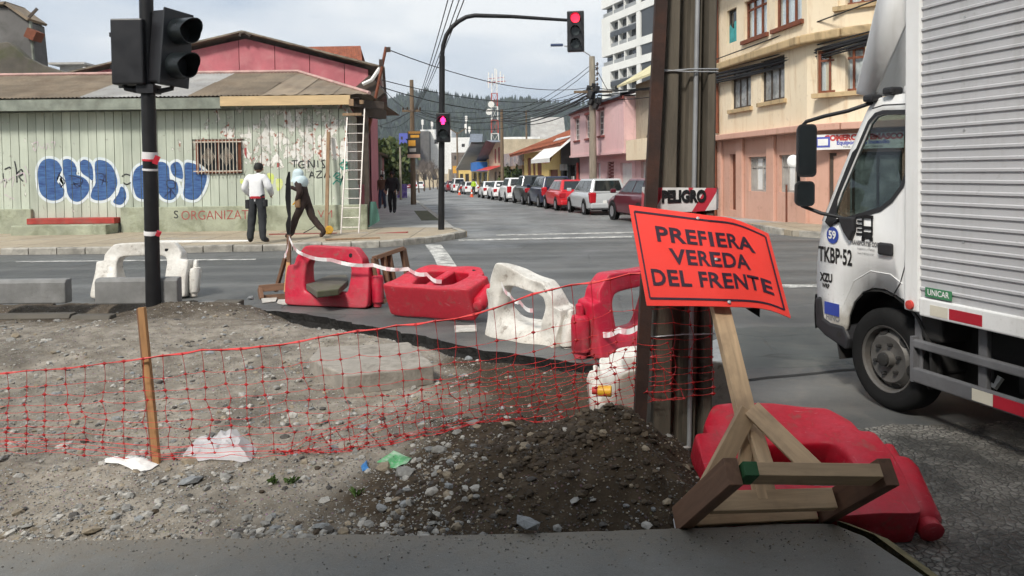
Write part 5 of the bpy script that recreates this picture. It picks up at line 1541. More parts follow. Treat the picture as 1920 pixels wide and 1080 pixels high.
# right housing: turned, visors to the right
Mr = MS @ Matrix.Translation(hq(318, 92, 8.8)) @ Euler((0, 0, rad(62))).to_matrix().to_4x4() @ Euler((rad(3), rad(4), 0)).to_matrix().to_4x4()
m = MB(Mr); m.b2((-.18, -.1, -.42), (.18, .12, .42)); h2 = m.build('signal_housing', MT['signal'], sig, bevel=.025)
m = MB(Mr); m.b2((-.2, -.13, -.44), (.2, -.105, .44)); m.build('door_plate', MT['signal_grey'], h2, bevel=.01)
for zc in (.2, -.2):
    m = MB(Mr); n = 20; rings = []
    for (r, y, cut) in ((.15, -.13, 0), (.15, -.2, 0), (.145, -.34, 0), (.135, -.34, 0), (.135, -.16, 0)):
        rings.append([Vector((r * math.cos(2 * math.pi * k / n), y - (.1 * max(0, math.sin(2 * math.pi * k / n)) if y < -.3 else 0), zc + r * math.sin(2 * math.pi * k / n))) for k in range(n)])
    m.loft(rings, cap=True); m.build('visor', MT['visor'], h2, smooth=50)
b = MB(MS)
b.tube([hq(233, 157, 8.7), hq(236, 166, 8.7), hq(255, 170, 8.72), hq(278, 172, 8.75)], .03, 8); b.tube([hq(280, 172, 8.75), hq(304, 170, 8.78), hq(322, 166, 8.8), hq(323, 152, 8.8)], .03, 8)
b.box(hq(279, 168, 8.75), (.2, .2, .1)); b.build('bracket', MT['signal'], sig, smooth=40)
for (py, hgt, mt) in ((293, .1, 'tape'), (300, .025, 'tape_red'), (318, .025, 'tape'), (437, .05, 'tape')):
    c = at(281 + (py - 300) * .025, py, 8.75); m = MB(MS); m.lathe([(.0845, -hgt / 2), (.0865, 0), (.0845, hgt / 2)], 16, Matrix.Translation(c) @ Euler((rad(3), rad(4), 0)).to_matrix().to_4x4()); m.build('tape_wrap', MT[mt], sig, smooth=50)
m = MB(MS); m.box(at(297, 438, 8.66), (.05, .03, .06), (.3, .4, .5)); m.box(at(293, 300, 8.66), (.06, .01, .1), (.1, .4, .5)); m.build('tape_end', MT['tape_red'], sig)

# mast-arm signal across the junction
mb_ = G(827, 430, 0); MYm = mb_.y
mast = thing('mast_arm_signal', 'black curved mast arm carrying a red signal over the side street', 'traffic light', mb_)
MM = Matrix.Translation(-mb_)
def mq(px, py, dy=0.0): return at(px, py, MYm + dy)
pts = [mb_ - Vector((0, 0, .2)), mq(828, 300), mq(829, 105)]
b = MB(MM); b.tube(pts, [.085, .08, .075], 12); b.build('post', MT['black'], mast, smooth=50)
arc = [mq(829, 106), mq(831, 85), mq(837, 66), mq(847, 51), mq(860, 40), mq(874, 32), mq(890, 29), mq(960, 31), mq(1020, 35), mq(1066, 38)]
b = MB(MM); b.tube(arc, [.058] * 7 + [.05, .045, .04], 10); b.build('arm', MT['black'], mast, smooth=50)
def head3(parent, M, n=3, w=.36, sp=.33, lit=0, dep=.2, litmat='lamp_red'):
    H_ = sp * n + .06
    m = MB(M); m.b2((-w / 2, 0, -H_ / 2), (w / 2, dep, H_ / 2)); h_ = m.build('signal_housing', MT['signal'], parent, bevel=.025)
    for k in range(n):
        zc = H_ / 2 - .03 - sp * (k + .5)
        m = MB(M); m.lathe([(.115, 0), (.118, .014)], 20, Matrix.Translation((0, -.002, zc)) @ Euler((rad(90), 0, 0)).to_matrix().to_4x4()); m.build('lens', MT[litmat if k == lit else 'lamp_off'], h_, smooth=40)
        m = MB(M); nn = 16
        prof = []
        rings = []
        for (r, y) in ((.13, -.001), (.132, -.17), (.124, -.17), (.122, -.001)):
            rings.append([Vector((r * math.cos(rad(-20) + rad(220) * q / nn), y, zc + r * math.sin(rad(-20) + rad(220) * q / nn))) for q in range(nn + 1)])
        for a_, c_ in zip(rings, rings[1:]):
            for q in range(nn): m.add([a_[q], a_[q + 1], c_[q + 1], c_[q]], [(0, 1, 2, 3)])
        m.build('visor', MT['visor'], h_, smooth=60)
    return h_
hc = mq(1079, 58, -.1)
head3(mast, MM @ Matrix.Translation(hc) @ Euler((0, 0, rad(-8))).to_matrix().to_4x4(), w=.44)
pc = mq(830.5, 239, -.22)
hp = head3(mast, MM @ Matrix.Translation(pc), n=2, w=.36, sp=.35, lit=0, litmat='lamp_off')
m = MB(MM); p0 = mq(830.5, 226, -.245)
def fig(pts, off): m.prism([(x + off, z) for x, z in pts], 0, .004, Matrix.Translation(p0) @ Matrix(((1, 0, 0, 0), (0, 0, -1, 0), (0, 1, 0, 0), (0, 0, 0, 1))))
fig([(-.04, -.1), (.04, -.1), (.045, -.02), (.075, -.03), (.06, .05), (.03, .065), (.025, .095), (-.025, .095), (-.03, .065), (-.06, .05), (-.075, -.03), (-.045, -.02)], 0)
m.build('red_figure', emit('red_pedestrian_lamp', (1.0, 0.02, 0.14), 2.0), hp)

# ---- poles ------------------------------------------------------------------------------
MT['pole_wood'] = plain('tarred_wood_pole', (0.16, 0.115, 0.075), .9, .3, 4, .3, stretch=(4, 4, .4))
MT['pole_conc'] = plain('grey_concrete_pole', (0.27, 0.24, 0.19), .9, .25, 3, .3, stretch=(3, 3, .6))
MT['cable'] = plain('black_cable', (0.015, 0.015, 0.016), .6, .1)
MT['insul'] = plain('brown_insulator', (.05, .03, .02), .3, .1)
def pole(name, label, px, v, top, r, mat, group='utility poles', Yb=None):
    u = u_at(px, v); p = ST(u, v, .13)
    t_ = thing(name, label, 'utility pole', p, group=group)
    tp = at(px + (0 if top > 0 else 0), top, p.y)
    b = MB(Matrix.Translation(-p)); b.tube([p - Vector((0, 0, .5)), p + Vector((0, 0, 2)), Vector((p.x, p.y, tp.z))], [r * 1.1, r, r * .75], 10); b.build('shaft', MT[mat], t_, smooth=50)
    return t_, p, tp.z
pl, pL, zL = pole('utility_pole', 'brown wooden pole with banner signs on the left verge', 774.5, 1.2, 150, .15, 'pole_wood')
m = MB(Matrix.Translation(-pL))
zc = at(775, 208, pL.y).z
m.bar((pL.x - .55, pL.y - .1, zc), (pL.x + .5, pL.y - .1, zc), .1, .12); m.build('crossarm', MT['pole_wood'], pl)
for dx in (-.5, -.25, .3, .48):
    m = MB(Matrix.Translation(-pL)); m.lathe([(.05, 0), (.06, .08), (.03, .16)], 8, Matrix.Translation((pL.x + dx, pL.y - .1, zc + .06))); m.build('insulator', MT['insul'], pl)
# banners on it
def hazard_mat(name, c1, c2, s=9):
    t = NT(name); v = t.coord('Object', (1, 1, 1), rot=(0, rad(40), 0)); w = t.new('TexWave'); w.inputs['Scale'].default_value = s; t.link(v, w.inputs['Vector'])
    t.col(t.ramp(w.outputs['Fac'], [(.48, c1), (.52, c2)])).rough(.6); return t.mat
MT['hazard_o'] = hazard_mat('orange_white_stripes', (.6, .16, .03), (.7, .68, .62), 4); MT['hazard_k'] = hazard_mat('orange_black_stripes', (.02, .02, .02), (.62, .3, .05), 4)
MT['banner'] = plain('dark_banner', (.03, .03, .03), .6, .3, 3, 0); MT['banner_o'] = plain('banner_orange', (.6, .3, .04), .6, .2, 3, 0)
bn = thing('pole_banner', 'black and orange striped banner hung on the wooden pole', 'banner', (pL.x, pL.y - .22, at(775, 292, pL.y).z))
MB_ = Matrix.Translation(-bn.location)
def pan(x0, x1, y0, y1, mt, d=0.0, nm='panel'):
    a, c = at(x0, y1, pL.y - .22), at(x1, y0, pL.y - .22); m = MB(MB_); m.b2((a.x, pL.y - .24 - d, a.z), (c.x, pL.y - .22 - d, c.z)); return m.build(nm, MT[mt], bn)
pan(765, 788, 246, 294, 'banner'); pan(766, 788, 246, 251, 'hazard_k', .022); pan(764, 788, 289, 296, 'hazard_o', .022); pan(770, 786, 253, 258, 'banner_o', .022); pan(766, 779, 263, 274, 'banner_o', .022); pan(768, 780, 278, 285, 'board_grey', .022)
# purple placard at the verge
pp_ = ST(u_at(752, .75), .75, .13)
pu = thing('purple_placard', 'purple and white placard leaning on the left verge', 'placard', pp_)
MT['purple'] = plain('purple_print', (.2, .13, .45), .6, .5, 6, 0, dirt=(.55, .5, .62), dirt_amt=.8, dscale=5)
m = MB(Matrix.Translation(-pp_)); a, c = at(745, 378, pp_.y), at(763, 345, pp_.y); m.b2((a.x, pp_.y, pp_.z), (c.x, pp_.y + .08, c.z)); m.build('board', MT['purple'], pu)
m = MB(Matrix.Translation(-pp_)); a, c = at(753, 377, pp_.y), at(763, 371, pp_.y); m.b2((a.x, pp_.y - .012, a.z), (c.x, pp_.y - .002, c.z)); m.build('white_label', MT['white'], pu)

pr, pR, zR = pole('utility_pole', 'tall grey concrete pole with lamp arm before the pink house', 1112, 9.95, 106, .19, 'pole_conc')
MR = Matrix.Translation(-pR)
def rq(px, py, dy=0): return at(px, py, pR.y + dy)
m = MB(MR); m.tube([rq(1112, 112), rq(1105, 103), rq(1094, 96), rq(1075, 89), rq(1058, 86)], .035, 6); la_ = m.build('lamp_arm', MT['galv'], pr, smooth=50)
m = MB(MR); m.box(rq(1044, 84.5), (.62, .22, .12)); m.build('lamp_head', plain('lamp_head_blue', (.04, .06, .12), .5, .1), la_, bevel=.03)
for zz, w in ((172, .95), (228, .0)):
    if w: m = MB(MR); c = rq(1112, zz, -.25); m.bar(c - Vector((w, 0, 0)), c + Vector((w, 0, 0)), .1, .12); m.build('crossarm', MT['pole_wood'], pr)
for (px, py, s_) in ((1108, 178, .35), (1118, 168, .3), (1104, 165, .22), (1121, 190, .3), (1117, 200, .25), (1108, 192, .25), (1113, 160, .2)):
    m = MB(MR); c = rq(px, py, -.3); m.box(c, (s_, s_ * .8, s_ * 1.1), (.3, .2, px % 3)); m.build('junction_box', MT['cable'], pr, bevel=.03)
for py in (122, 130, 140, 150, 160):
    m = MB(MR); m.lathe([(.03, 0), (.07, .05), (.03, .14)], 8, Matrix.Translation(rq(1120, py))); m.bar(rq(1113, py + 1), rq(1121, py + 1), .04, .04); m.build('insulator', MT['insul'], pr)
p3, pP3, z3 = pole('utility_pole', 'dark wooden pole beside the white and red house', 942, 10.0, 205, .17, 'pole_wood')
p4, pP4, z4 = pole('utility_pole', 'thin dark pole rising behind the mural hoarding', 988, 16, 207, .13, 'pole_wood')
p5, pP5, z5 = pole('utility_pole', 'far pole with crossarm above the white hall', 858, 10.2, 248, .16, 'pole_wood')
m = MB(Matrix.Translation(-pP5)); c = at(858, 250, pP5.y); m.bar(c + Vector((-1.3, -.2, .8)), c + Vector((0, -.2, -.1)), .12, .14); m.bar(c + Vector((1.3, -.2, .8)), c + Vector((0, -.2, -.1)), .12, .14); m.build('crossarm', MT['pole_wood'], p5)
p6, pP6, z6 = pole('utility_pole', 'slim grey pole beside the green tree on the left', 751, .62, 275, .09, 'pole_conc')
# leaning rusty mast on the corner house
lm0, lm1 = at(690, 250, 22), at(724, 88, 22)
lm = thing('roof_mast', 'leaning rusty pipe mast rising past the corner eave', 'mast', lm0)
m = MB(Matrix.Translation(-lm0)); m.tube([lm0, lm0.lerp(lm1, .5), lm1], .045, 8); m.build('pipe', MT['frame_rust'], lm, smooth=50)
m = MB(Matrix.Translation(-lm0)); m.box(at(727, 93, 22), (.16, .08, .14)); m.box(at(715, 118, 22), (.12, .1, .2)); m.build('bracket', MT['insul'], lm)
# lattice radio tower
tw0 = at(928, 255, 200); tw0.z = road_z(200)
rt_ = thing('radio_mast', 'red and white lattice radio mast with antennas over the roofs', 'radio mast', tw0)
MTW = Matrix.Translation(-tw0)
zt_ = at(928, 150, 200).z
MT['mast_red'] = plain('mast_red', (.4, .06, .04), .7, .1); MT['mast_white'] = plain('mast_white', (.7, .68, .64), .7, .1)
nsec = 8
for k in range(nsec):
    za, zb4 = tw0.z + (zt_ - tw0.z) * k / nsec, tw0.z + (zt_ - tw0.z) * (k + 1) / nsec
    m = MB(MTW); w0 = 1.15 - .5 * k / nsec
    c_ = [(-w0, -w0), (w0, -w0), (w0, w0), (-w0, w0)]
    for i in range(4):
        x, y = c_[i]; x2, y2 = c_[(i + 1) % 4]
        m.bar((tw0.x + x, tw0.y + y, za), (tw0.x + x, tw0.y + y, zb4), .22, .22)
        m.bar((tw0.x + x, tw0.y + y, za), (tw0.x + x2, tw0.y + y2, zb4), .1, .1); m.bar((tw0.x + x, tw0.y + y, zb4), (tw0.x + x2, tw0.y + y2, zb4), .1, .1)
    m.build('lattice_section', MT['mast_red' if k % 2 == 0 else 'mast_white'], rt_)
for (px, y0, y1) in ((916, 136, 165), (923, 138, 160), (931, 130, 160), (938, 134, 158), (944, 140, 156), (928, 128, 150)):
    m = MB(MTW); m.bar(at(px, y0, 200), at(px, y1, 200), .28, .28); m.build('antenna', MT['mast_white'], rt_)
m = MB(MTW); m.bar(at(914, 155, 200), at(948, 152, 200), .2, .2); m.bar(at(914, 148, 200), at(946, 145, 200), .15, .15); m.build('antenna_frame', MT['mast_red'], rt_)
for (px, py) in ((917, 210), (921, 196)):
    m = MB(MTW); m.lathe([(.1, 0), (.8, .3), (.85, .5)], 12, Matrix.Translation(at(px, py, 199)) @ Euler((rad(90), 0, 0)).to_matrix().to_4x4()); m.build('dish', MT['mast_white'], rt_)
for i, (px, py) in enumerate(((792, 232), (810, 235), (874, 225), (880, 245), (873, 240))):
    a = at(px, 250, 228); c = at(px, py - 8, 228)
    t_ = thing('roof_antenna', ['thin white antenna mast left on the grey and white roofs', 'thin white antenna mast between the grey block and mast-arm post', 'tallest thin white antenna on the white hall', 'short white antenna farthest along the white hall', 'short white antenna beside the tallest one'][i], 'antenna', a, group='antennas on the far roofs')
    m = MB(Matrix.Translation(-a)); m.bar(a, c, .22, .22); m.build('rod', MT['mast_white'], t_)
    m = MB(Matrix.Translation(-a)); m.bar(c + Vector((0, 0, -1.6)), c + Vector((0, 0, -.1)), .7, .3); m.build('panel_antenna', MT['mast_white'], t_)

# ---- overhead cables ---------------------------------------------------------------------
CBL = ['']
def cable(a, c, sag, r=.012, n=14):
    a, c = Vector(a), Vector(c); m = MB(Matrix.Translation(-a)); pts = []
    for k in range(n + 1):
        t = k / n; p = a.lerp(c, t); p.z -= 4 * sag * t * (1 - t); pts.append(p)
    m.tube(pts, r, 5)
    o = m.build('overhead_cable', MT['cable'], loc=a, smooth=80)
    return tag(o, CBL[0], 'cable', CBL[0])
tl = Vector((pL.x, pL.y, zL - 1.3)); tR = Vector((pR.x, pR.y, zR - 1.6))
# left pole up over the junction
CBL[0] = 'thin cable rising from the wooden pole past the mast arm bend'
for (px, x2) in ((856, 845), (868, 846), (882, 848), (893, 850)):
    cable(at(775 + (px - 856) * .08, 208, pL.y), at(px, -60, 12), .25, .011)
# leaning mast to the right
CBL[0] = 'cable strung from the leaning rusty mast towards the street poles'
cable(at(725, 92, 22), at(1100, 165, 37.3), .5, .016); cable(at(716, 150, 22), at(1106, 178, 37.3), .5, .014); cable(at(714, 163, 22), at(1106, 184, 37.3), .7, .016); cable(at(714, 160, 22), at(775, 208, pL.y), .2, .012)
CBL[0] = 'thin cable crossing the street between the wooden and concrete poles'
for (y0, y1, sg) in ((205, 165, .6), (208, 172, .8), (212, 180, .9), (215, 176, 1.3), (203, 122, 1.5), (206, 130, 1.6)):
    cable(at(778, y0, pL.y), at(1108, y1, pR.y), sg, .015)
CBL[0] = 'thick black cable of the bundle sagging to the tall concrete pole'
for (y0, y1, sg, r_) in ((222, 170, .4, .035), (226, 176, .5, .05), (231, 182, .5, .04), (228, 188, .3, .022), (218, 166, .4, .02), (225, 195, .7, .03)):
    cable(at(945, y0, pP3.y), at(1106, y1, pR.y), sg, r_)
CBL[0] = 'cable reaching the wooden pole from the left roofs'
cable(at(700, 230, 40), at(775, 215, pL.y), .5, .014); cable(at(690, 240, 60), at(776, 205, pL.y), .2, .03)
# from the right pole past the cream building
cp = ST(u_at(1300, 10.6), 10.6)
CBL[0] = 'cable running behind the thick pole to the cream building'
for (y1, y0, sg, r_) in ((165, 155, .2, .02), (172, 148, .1, .03), (180, 140, .1, .025), (186, 160, .2, .02)):
    cable(at(1116, y1, pR.y), at(1345, y0 - 2, 27), sg, r_)
CBL[0] = 'dark cable running along the front of the cream building'
for (y0, y1, sg, r_) in ((113, -6, .0, .02), (140, 58, .05, .045), (146, 62, .05, .05), (152, 70, .05, .035), (156, 66, .08, .03), (150, 74, .1, .025), (133, 52, .0, .02)):
    cable(at(1338, y0, 25.5), at(1660, y1, 17.5), sg, r_)
CBL[0] = 'thin service cable hanging before the pink house'
for (a_, c_) in (((1128, 215), (1190, 275)), ((1170, 190), (1140, 240)), ((1120, 180), (1165, 270))):
    cable(at(*a_, 38.5), at(*c_, 38.8), .05, .012)
CBL[0] = 'short cable from the tall concrete pole to the crumbling house'
cable(at(1122, 178, pR.y), at(1195, 178, 36), .05, .04); cable(at(1116, 125, pR.y), at(1145, 178, 45), .05, .02)

# ---- trees --------------------------------------------------------------------------------
def leaf_mat(name, c):
    t = NT(name); k = t.noise(t.coord('World'), 1.6, 3); t.col(t.ramp(k, [(.3, tuple(x * .55 for x in c)), (.7, tuple(x * 1.3 for x in c))])).rough(.8); return t.mat
MT['leaf'] = leaf_mat('leaf_green', (.08, .1, .03)); MT['leaf2'] = leaf_mat('leaf_dark_green', (.045, .075, .02)); MT['bark'] = plain('bark', (.09, .07, .055), .9, .3, 6, .4)
MT['twig'] = plain('grey_twigs', (.15, .125, .11), .9, .25, 4, 0)
def leafy(name, label, p, h, r, mats, n=900, seed=1, trunk=True, leaf=.22, cat='tree', flat=1.0, group=None):
    rg = random.Random(seed); t_ = thing(name, label, cat, p, group=group)
    lobes = [(Vector((rg.uniform(-.6, .6) * r, rg.uniform(-.6, .6) * r, h * rg.uniform(.42, .9))), r * rg.uniform(.35, .62)) for _ in range(11)]
    if trunk:
        m = MB(); m.tube([(0, 0, -.2), (.05, 0, h * .3), (0, .05, h * .55)], [r * .11, r * .08, r * .04], 7)
        for c, rr in lobes[:6]: m.tube([(.03, 0, h * .3), c * .7 + Vector((0, 0, h * .12)), c], [r * .05, r * .03, r * .012], 5)
        m.build('trunk', MT['bark'], t_, smooth=50)
    m = MB()
    for i in range(n):
        c, rr = rg.choice(lobes); d = Vector((rg.gauss(0, 1), rg.gauss(0, 1), rg.gauss(0, 1) * flat)).normalized() * rr * rg.random() ** .35
        q = c + d; s_ = leaf * rg.uniform(.6, 1.5)
        R = Euler((rg.uniform(0, 6), rg.uniform(0, 6), rg.uniform(0, 6))).to_matrix()
        m.mi = rg.randrange(2); m.add([q + R @ Vector(v) * s_ for v in ((-1, -.5, 0), (0, -.7, .2), (1, 0, 0), (.2, .7, .15), (-.8, .5, 0))], [(0, 1, 2, 3, 4)])
    m.build('crown', mats, t_, fix=False); return t_
def bare_tree(label, p, h, seed, group='bare trees down the street'):
    rg = random.Random(seed); t_ = thing('bare_tree', label, 'tree', p, group=group); tr = MB(); tw = MB()
    def grow_(q, d, L, r, lv):
        e = q + d * L; (tr if lv < 2 else tw).tube([q, q.lerp(e, .5) + Vector((rg.uniform(-1, 1), rg.uniform(-1, 1), 0)) * L * .06, e], [r, r * .8, r * .6], 5 if lv < 2 else 3, cap=False)
        if lv < 4:
            for _ in range(4 if lv else 5):
                nd = (d + Vector((rg.uniform(-1, 1), rg.uniform(-1, 1), rg.uniform(-.3, .8))) * .75).normalized(); grow_(q.lerp(e, rg.uniform(.5, 1)), nd, L * rg.uniform(.55, .8), r * .55, lv + 1)
    grow_(Vector((0, 0, -.2)), Vector((rg.uniform(-.1, .1), 0, 1)), h * .34, h * .022, 0)
    tr.build('trunk', MT['bark'], t_, smooth=60, fix=False); tw.build('crown', MT['twig'], t_, fix=False); return t_
g_tree = [(735, -1.6, 62, 4.6, 2.1, 'rounded green tree over the left pavement behind the walkers'), (752, .4, 78, 4.2, 1.5, 'second green tree farther along the left pavement')]
for i, (px, v_, u_, h_, r_, lb) in enumerate(g_tree):
    p = ST(u_, v_, .1); p.x = at(px, 300, p.y).x; leafy('green_tree', lb, p, h_, r_, [MT['leaf'], MT['leaf2']], 1100, 20 + i, group='green street trees')
for i, (px, u_, h_) in enumerate(((795, 120, 7), (806, 140, 7.5), (820, 150, 6.5), (785, 105, 5.5), (812, 170, 8))):
    p = ST(u_, 1.2, .1); p.x = at(px, 320, p.y).x; bare_tree(['third leafless street tree counted from the wooden pole', 'second leafless street tree from the far end', 'leafless street tree farthest from the wooden pole', 'leafless street tree nearest the wooden pole', 'tallest leafless street tree behind the others'][i], p, h_, 40 + i)
o_, rz0, Wm = hedge_origin
for k in range(2):
    p = o_ + Matrix.Rotation(rz0, 3, 'Z') @ Vector((Wm * (.35 + .35 * k), .5, 0)); leafy('shrub', ['green shrub under the mural hoarding, farther one', 'green shrub under the mural hoarding, nearer one'][k], p, 2.6, 1.9, [MT['leaf2'], MT['leaf']], 500, 60 + k, trunk=True, cat='shrub', group='shrubs under the hoarding')

# ------------------------------------------------------------------ parked cars
MT['tyre'] = plain('tyre_rubber', (.014, .014, .014), .9, .2, 8, .2, spec=.12); MT['rim'] = plain('alloy_rim', (.45, .46, .48), .35, .1, 5, 0, metal=.7)
MT['car_glass'] = NT('car_glass').col((.012, .016, .018)).rough(.05).set(Specular_IOR_Level=.8).mat
MT['tail'] = plain('tail_lamp_red', (.4, .012, .02), .2, .1); MT['trim'] = plain('car_black_trim', (.015, .015, .016), .6, .1); MT['plate'] = plain('number_plate', (.7, .7, .68), .5, .05)
def car_paint(name, c):
    t = NT(name); t.col(c).rough(.28).set(Specular_IOR_Level=.5); t.b.inputs['Coat Weight'].default_value = .6; t.b.inputs['Coat Roughness'].default_value = .06; return t.mat
KIND = {  # L, W, H, belt, deck z, hood z, (belt y rear, front), (roof y rear, front)
    'hatch': (4.1, 1.74, 1.48, .95, .95, .88, (-1.93, 1.0), (-1.55, .2)),
    'wagon': (4.2, 1.7, 1.5, .93, .93, .86, (-2.02, 1.0), (-1.8, .2)),
    'suv':   (4.45, 1.82, 1.68, 1.08, 1.08, 1.02, (-2.12, 1.1), (-1.85, .3)),
    'sedan': (4.5, 1.74, 1.46, .93, 1.0, .85, (-1.5, 1.1), (-.85, .3)),
    'pickup': (5.0, 1.85, 1.78, 1.1, 1.1, 1.05, (-.9, 1.5), (-.65, .75)),
    'van': (4.7, 1.8, 1.95, 1.1, 1.1, 1.05, (-2.28, 1.7), (-2.2, 1.0))}
def make_car(label, kind, c, u, v, rot=0.0, plate=True):
    L, Wd, H, belt, deck, hood, (by0, by1), (ry0, ry1) = KIND[kind]
    p = ST(u, v); t_ = thing('parked_car', label, 'car', p, rotz=SA + rot, group='cars parked along the side street')
    pm = car_paint('car_paint', c)
    hw = Wd / 2
    # lower body
    st = [(-L / 2, .34, deck - .22, .80), (-L / 2 + .05, .27, deck - .06, .93), (-L / 2 + .2, .24, deck, .98), (by0 + .25, .22, belt + .01, 1), (0, .22, belt, 1), (by1 - .1, .22, belt - .01, 1), (by1 + .15, .22, hood, .99), (L / 2 - .55, .23, hood - .07, .97), (L / 2 - .15, .26, hood - .17, .9), (L / 2, .34, hood - .34, .74)]
    rings = []
    for y, z0, z1, k in st:
        w = hw * k; zm = z0 + (z1 - z0) * .55
        half = [(0, z0), (w * .82, z0), (w * .97, z0 + .08), (w, zm), (w * .97, z1 - .07), (w * .88, z1), (0, z1 + .02)]
        rings.append([Vector((x, y, z)) for x, z in half] + [Vector((-x, y, z)) for x, z in reversed(half[1:-1])])
    m = MB(); m.loft(rings); body = m.build('body', pm, t_, smooth=42)
    # greenhouse
    wb, wt = hw * .9, hw * .7
    zb, zt2 = belt - .02, H
    B = [Vector((-wb, by0, zb)), Vector((wb, by0, zb)), Vector((wb * .98, by1, zb)), Vector((-wb * .98, by1, zb))]
    T = [Vector((-wt, ry0, zt2)), Vector((wt, ry0, zt2)), Vector((wt, ry1, zt2 - .02)), Vector((-wt, ry1, zt2 - .02))]
    m = MB(); m.add(B + T, [(0, 3, 2, 1), (4, 5, 6, 7), (0, 1, 5, 4), (1, 2, 6, 5), (2, 3, 7, 6), (3, 0, 4, 7)]); m.build('cabin', pm, t_, bevel=.07)
    def pane(a, b_, c_, d, u0, u1, v0, v1, name='window'):
        n_ = (b_ - a).cross(d - a).normalized()
        bl = lambda u, v: (a.lerp(b_, u)).lerp(d.lerp(c_, u), v) + n_ * .012
        q = [bl(u0, v0), bl(u1, v0), bl(u1, v1), bl(u0, v1)]
        m = MB(); m.add(q + [x - n_ * .02 for x in q], [(0, 1, 2, 3), (0, 4, 5, 1), (1, 5, 6, 2), (2, 6, 7, 3), (3, 7, 4, 0)]); return m.build(name, MT['car_glass'], t_)
    pane(B[0], B[1], T[1], T[0], .1, .9, .16, .86, 'rear_window'); pane(B[2], B[3], T[3], T[2], .06, .94, .1, .92, 'windscreen')
    for (a, b_, c_, d) in ((B[3], B[0], T[0], T[3]), (B[1], B[2], T[2], T[1])):
        fl = a.y > b_.y
        for (u0, u1) in (((.1, .47), (.5, .8), (.83, .93)) if fl else ((.07, .17), (.2, .5), (.53, .9))):
            pane(a, b_, c_, d, u0, u1, .14, .86)
    if kind == 'pickup':
        m = MB(); m.b2((-hw * .8, -L / 2 + .1, deck), (hw * .8, by0 - .1, deck + .03)); m.build('bed_cover', MT['trim'], t_)
    for s_ in (-1, 1):
        m = MB(); yq = -L / 2
        tall = kind in ('suv', 'van', 'wagon')
        m.b2((s_ * hw * .62, yq - .012, deck - (.42 if tall else .33)), (s_ * hw * .95, yq + .3, deck - (.06 if not tall else -.02))); tl_ = m.build('tail_light', MT['tail'], t_, bevel=.05)
        m = MB(); m.b2((s_ * hw * .6, L / 2 - .25, hood - .36), (s_ * hw * .9, L / 2 - .03, hood - .2)); m.build('headlight', MT['rim'], t_, bevel=.04)
        m = MB(); m.box((s_ * (hw + .09), by1 - .15, belt + .08), (.2, .1, .14)); m.build('wing_mirror', pm, t_, bevel=.03)
    m = MB(); m.b2((-hw * .9, -L / 2 - .05, .3), (hw * .9, -L / 2 + .1, .52)); m.build('bumper', pm if kind != 'pickup' else MT['trim'], t_, bevel=.05)
    m = MB(); m.b2((-hw * .85, -L / 2 - .052, .24), (hw * .85, -L / 2 + .1, .3)); m.build('lower_valance', MT['trim'], t_)
    m = MB(); m.b2((-.26, -L / 2 - .03, deck - .42), (.26, -L / 2 - .005, deck - .3)); m.build('number_plate', MT['plate'], t_)
    wr = .33 if kind in ('suv', 'pickup', 'van') else .3
    for y in (-L / 2 + .8, L / 2 - .85):
        for s_ in (-1, 1):
            m = MB(); m.lathe([(wr + .075, -.004), (wr + .075, .004)], 22, Matrix.Translation((s_ * (hw + .001), y, wr + .02)) @ Euler((0, rad(90), 0)).to_matrix().to_4x4()); m.build('wheel_arch', MT['trim'], t_)
            Mw = Matrix.Translation((s_ * (hw - .09), y, wr)) @ Euler((0, rad(90) * s_, 0)).to_matrix().to_4x4()
            m = MB(); m.lathe([(wr * .62, -.1), (wr * .96, -.1), (wr, -.06), (wr, .08), (wr * .96, .115), (wr * .66, .115), (wr * .62, .09)], 22, Mw); wh = m.build('wheel', MT['tyre'], t_, smooth=50)
            m = MB(); m.lathe([(.03, .09), (.05, .112), (wr * .25, .1), (wr * .62, .105), (wr * .64, .112)], 20, Mw); m.build('rim', MT['rim'], wh, smooth=40)
    return t_
CARS = [('burgundy hatchback nearest in the parked row', 'hatch', (.1, .008, .018), 24.4, 8.62, rad(3)),
        ('silver hatchback parked behind the red car', 'wagon', (.42, .44, .45), 31.1, 8.6, 0),
        ('bright red small car ahead of the silver hatchback', 'hatch', (.55, .012, .02), 35.9, 8.5, 0),
        ('dark navy car ahead of the red car', 'suv', (.012, .018, .05), 40.6, 8.6, 0),
        ('dark grey sport utility car between navy car and white one', 'pickup', (.035, .036, .036), 45.9, 8.62, 0),
        ('white crossover ahead of the dark grey car', 'suv', (.75, .76, .76), 52.2, 8.55, 0),
        ('white compact ahead of the white crossover', 'hatch', (.74, .74, .74), 58.9, 8.5, 0),
        ('white sedan beside the traffic cones', 'sedan', (.74, .75, .75), 64.6, 8.4, 0),
        ('white saloon beyond the cones, next to worker in yellow', 'sedan', (.76, .76, .76), 86, 8.9, 0),
        ('dark car squeezed between far white ones', 'hatch', (.03, .03, .035), 93, 9.0, 0),
        ('white van far along the parked row', 'van', (.74, .74, .74), 101, 8.8, 0),
        ('burgundy car far along the parked row', 'suv', (.16, .03, .04), 110, 8.6, 0),
        ('far pale saloon at the end of the row', 'sedan', (.5, .5, .52), 120, 8.4, 0),
        ('white car driving away at the far end of the street', 'suv', (.72, .72, .72), 150, 5.4, 0),
        ('dark red car at the far left end of the street', 'sedan', (.2, .02, .03), 165, 3.4, 0)]
for c_ in CARS: make_car(*c_)
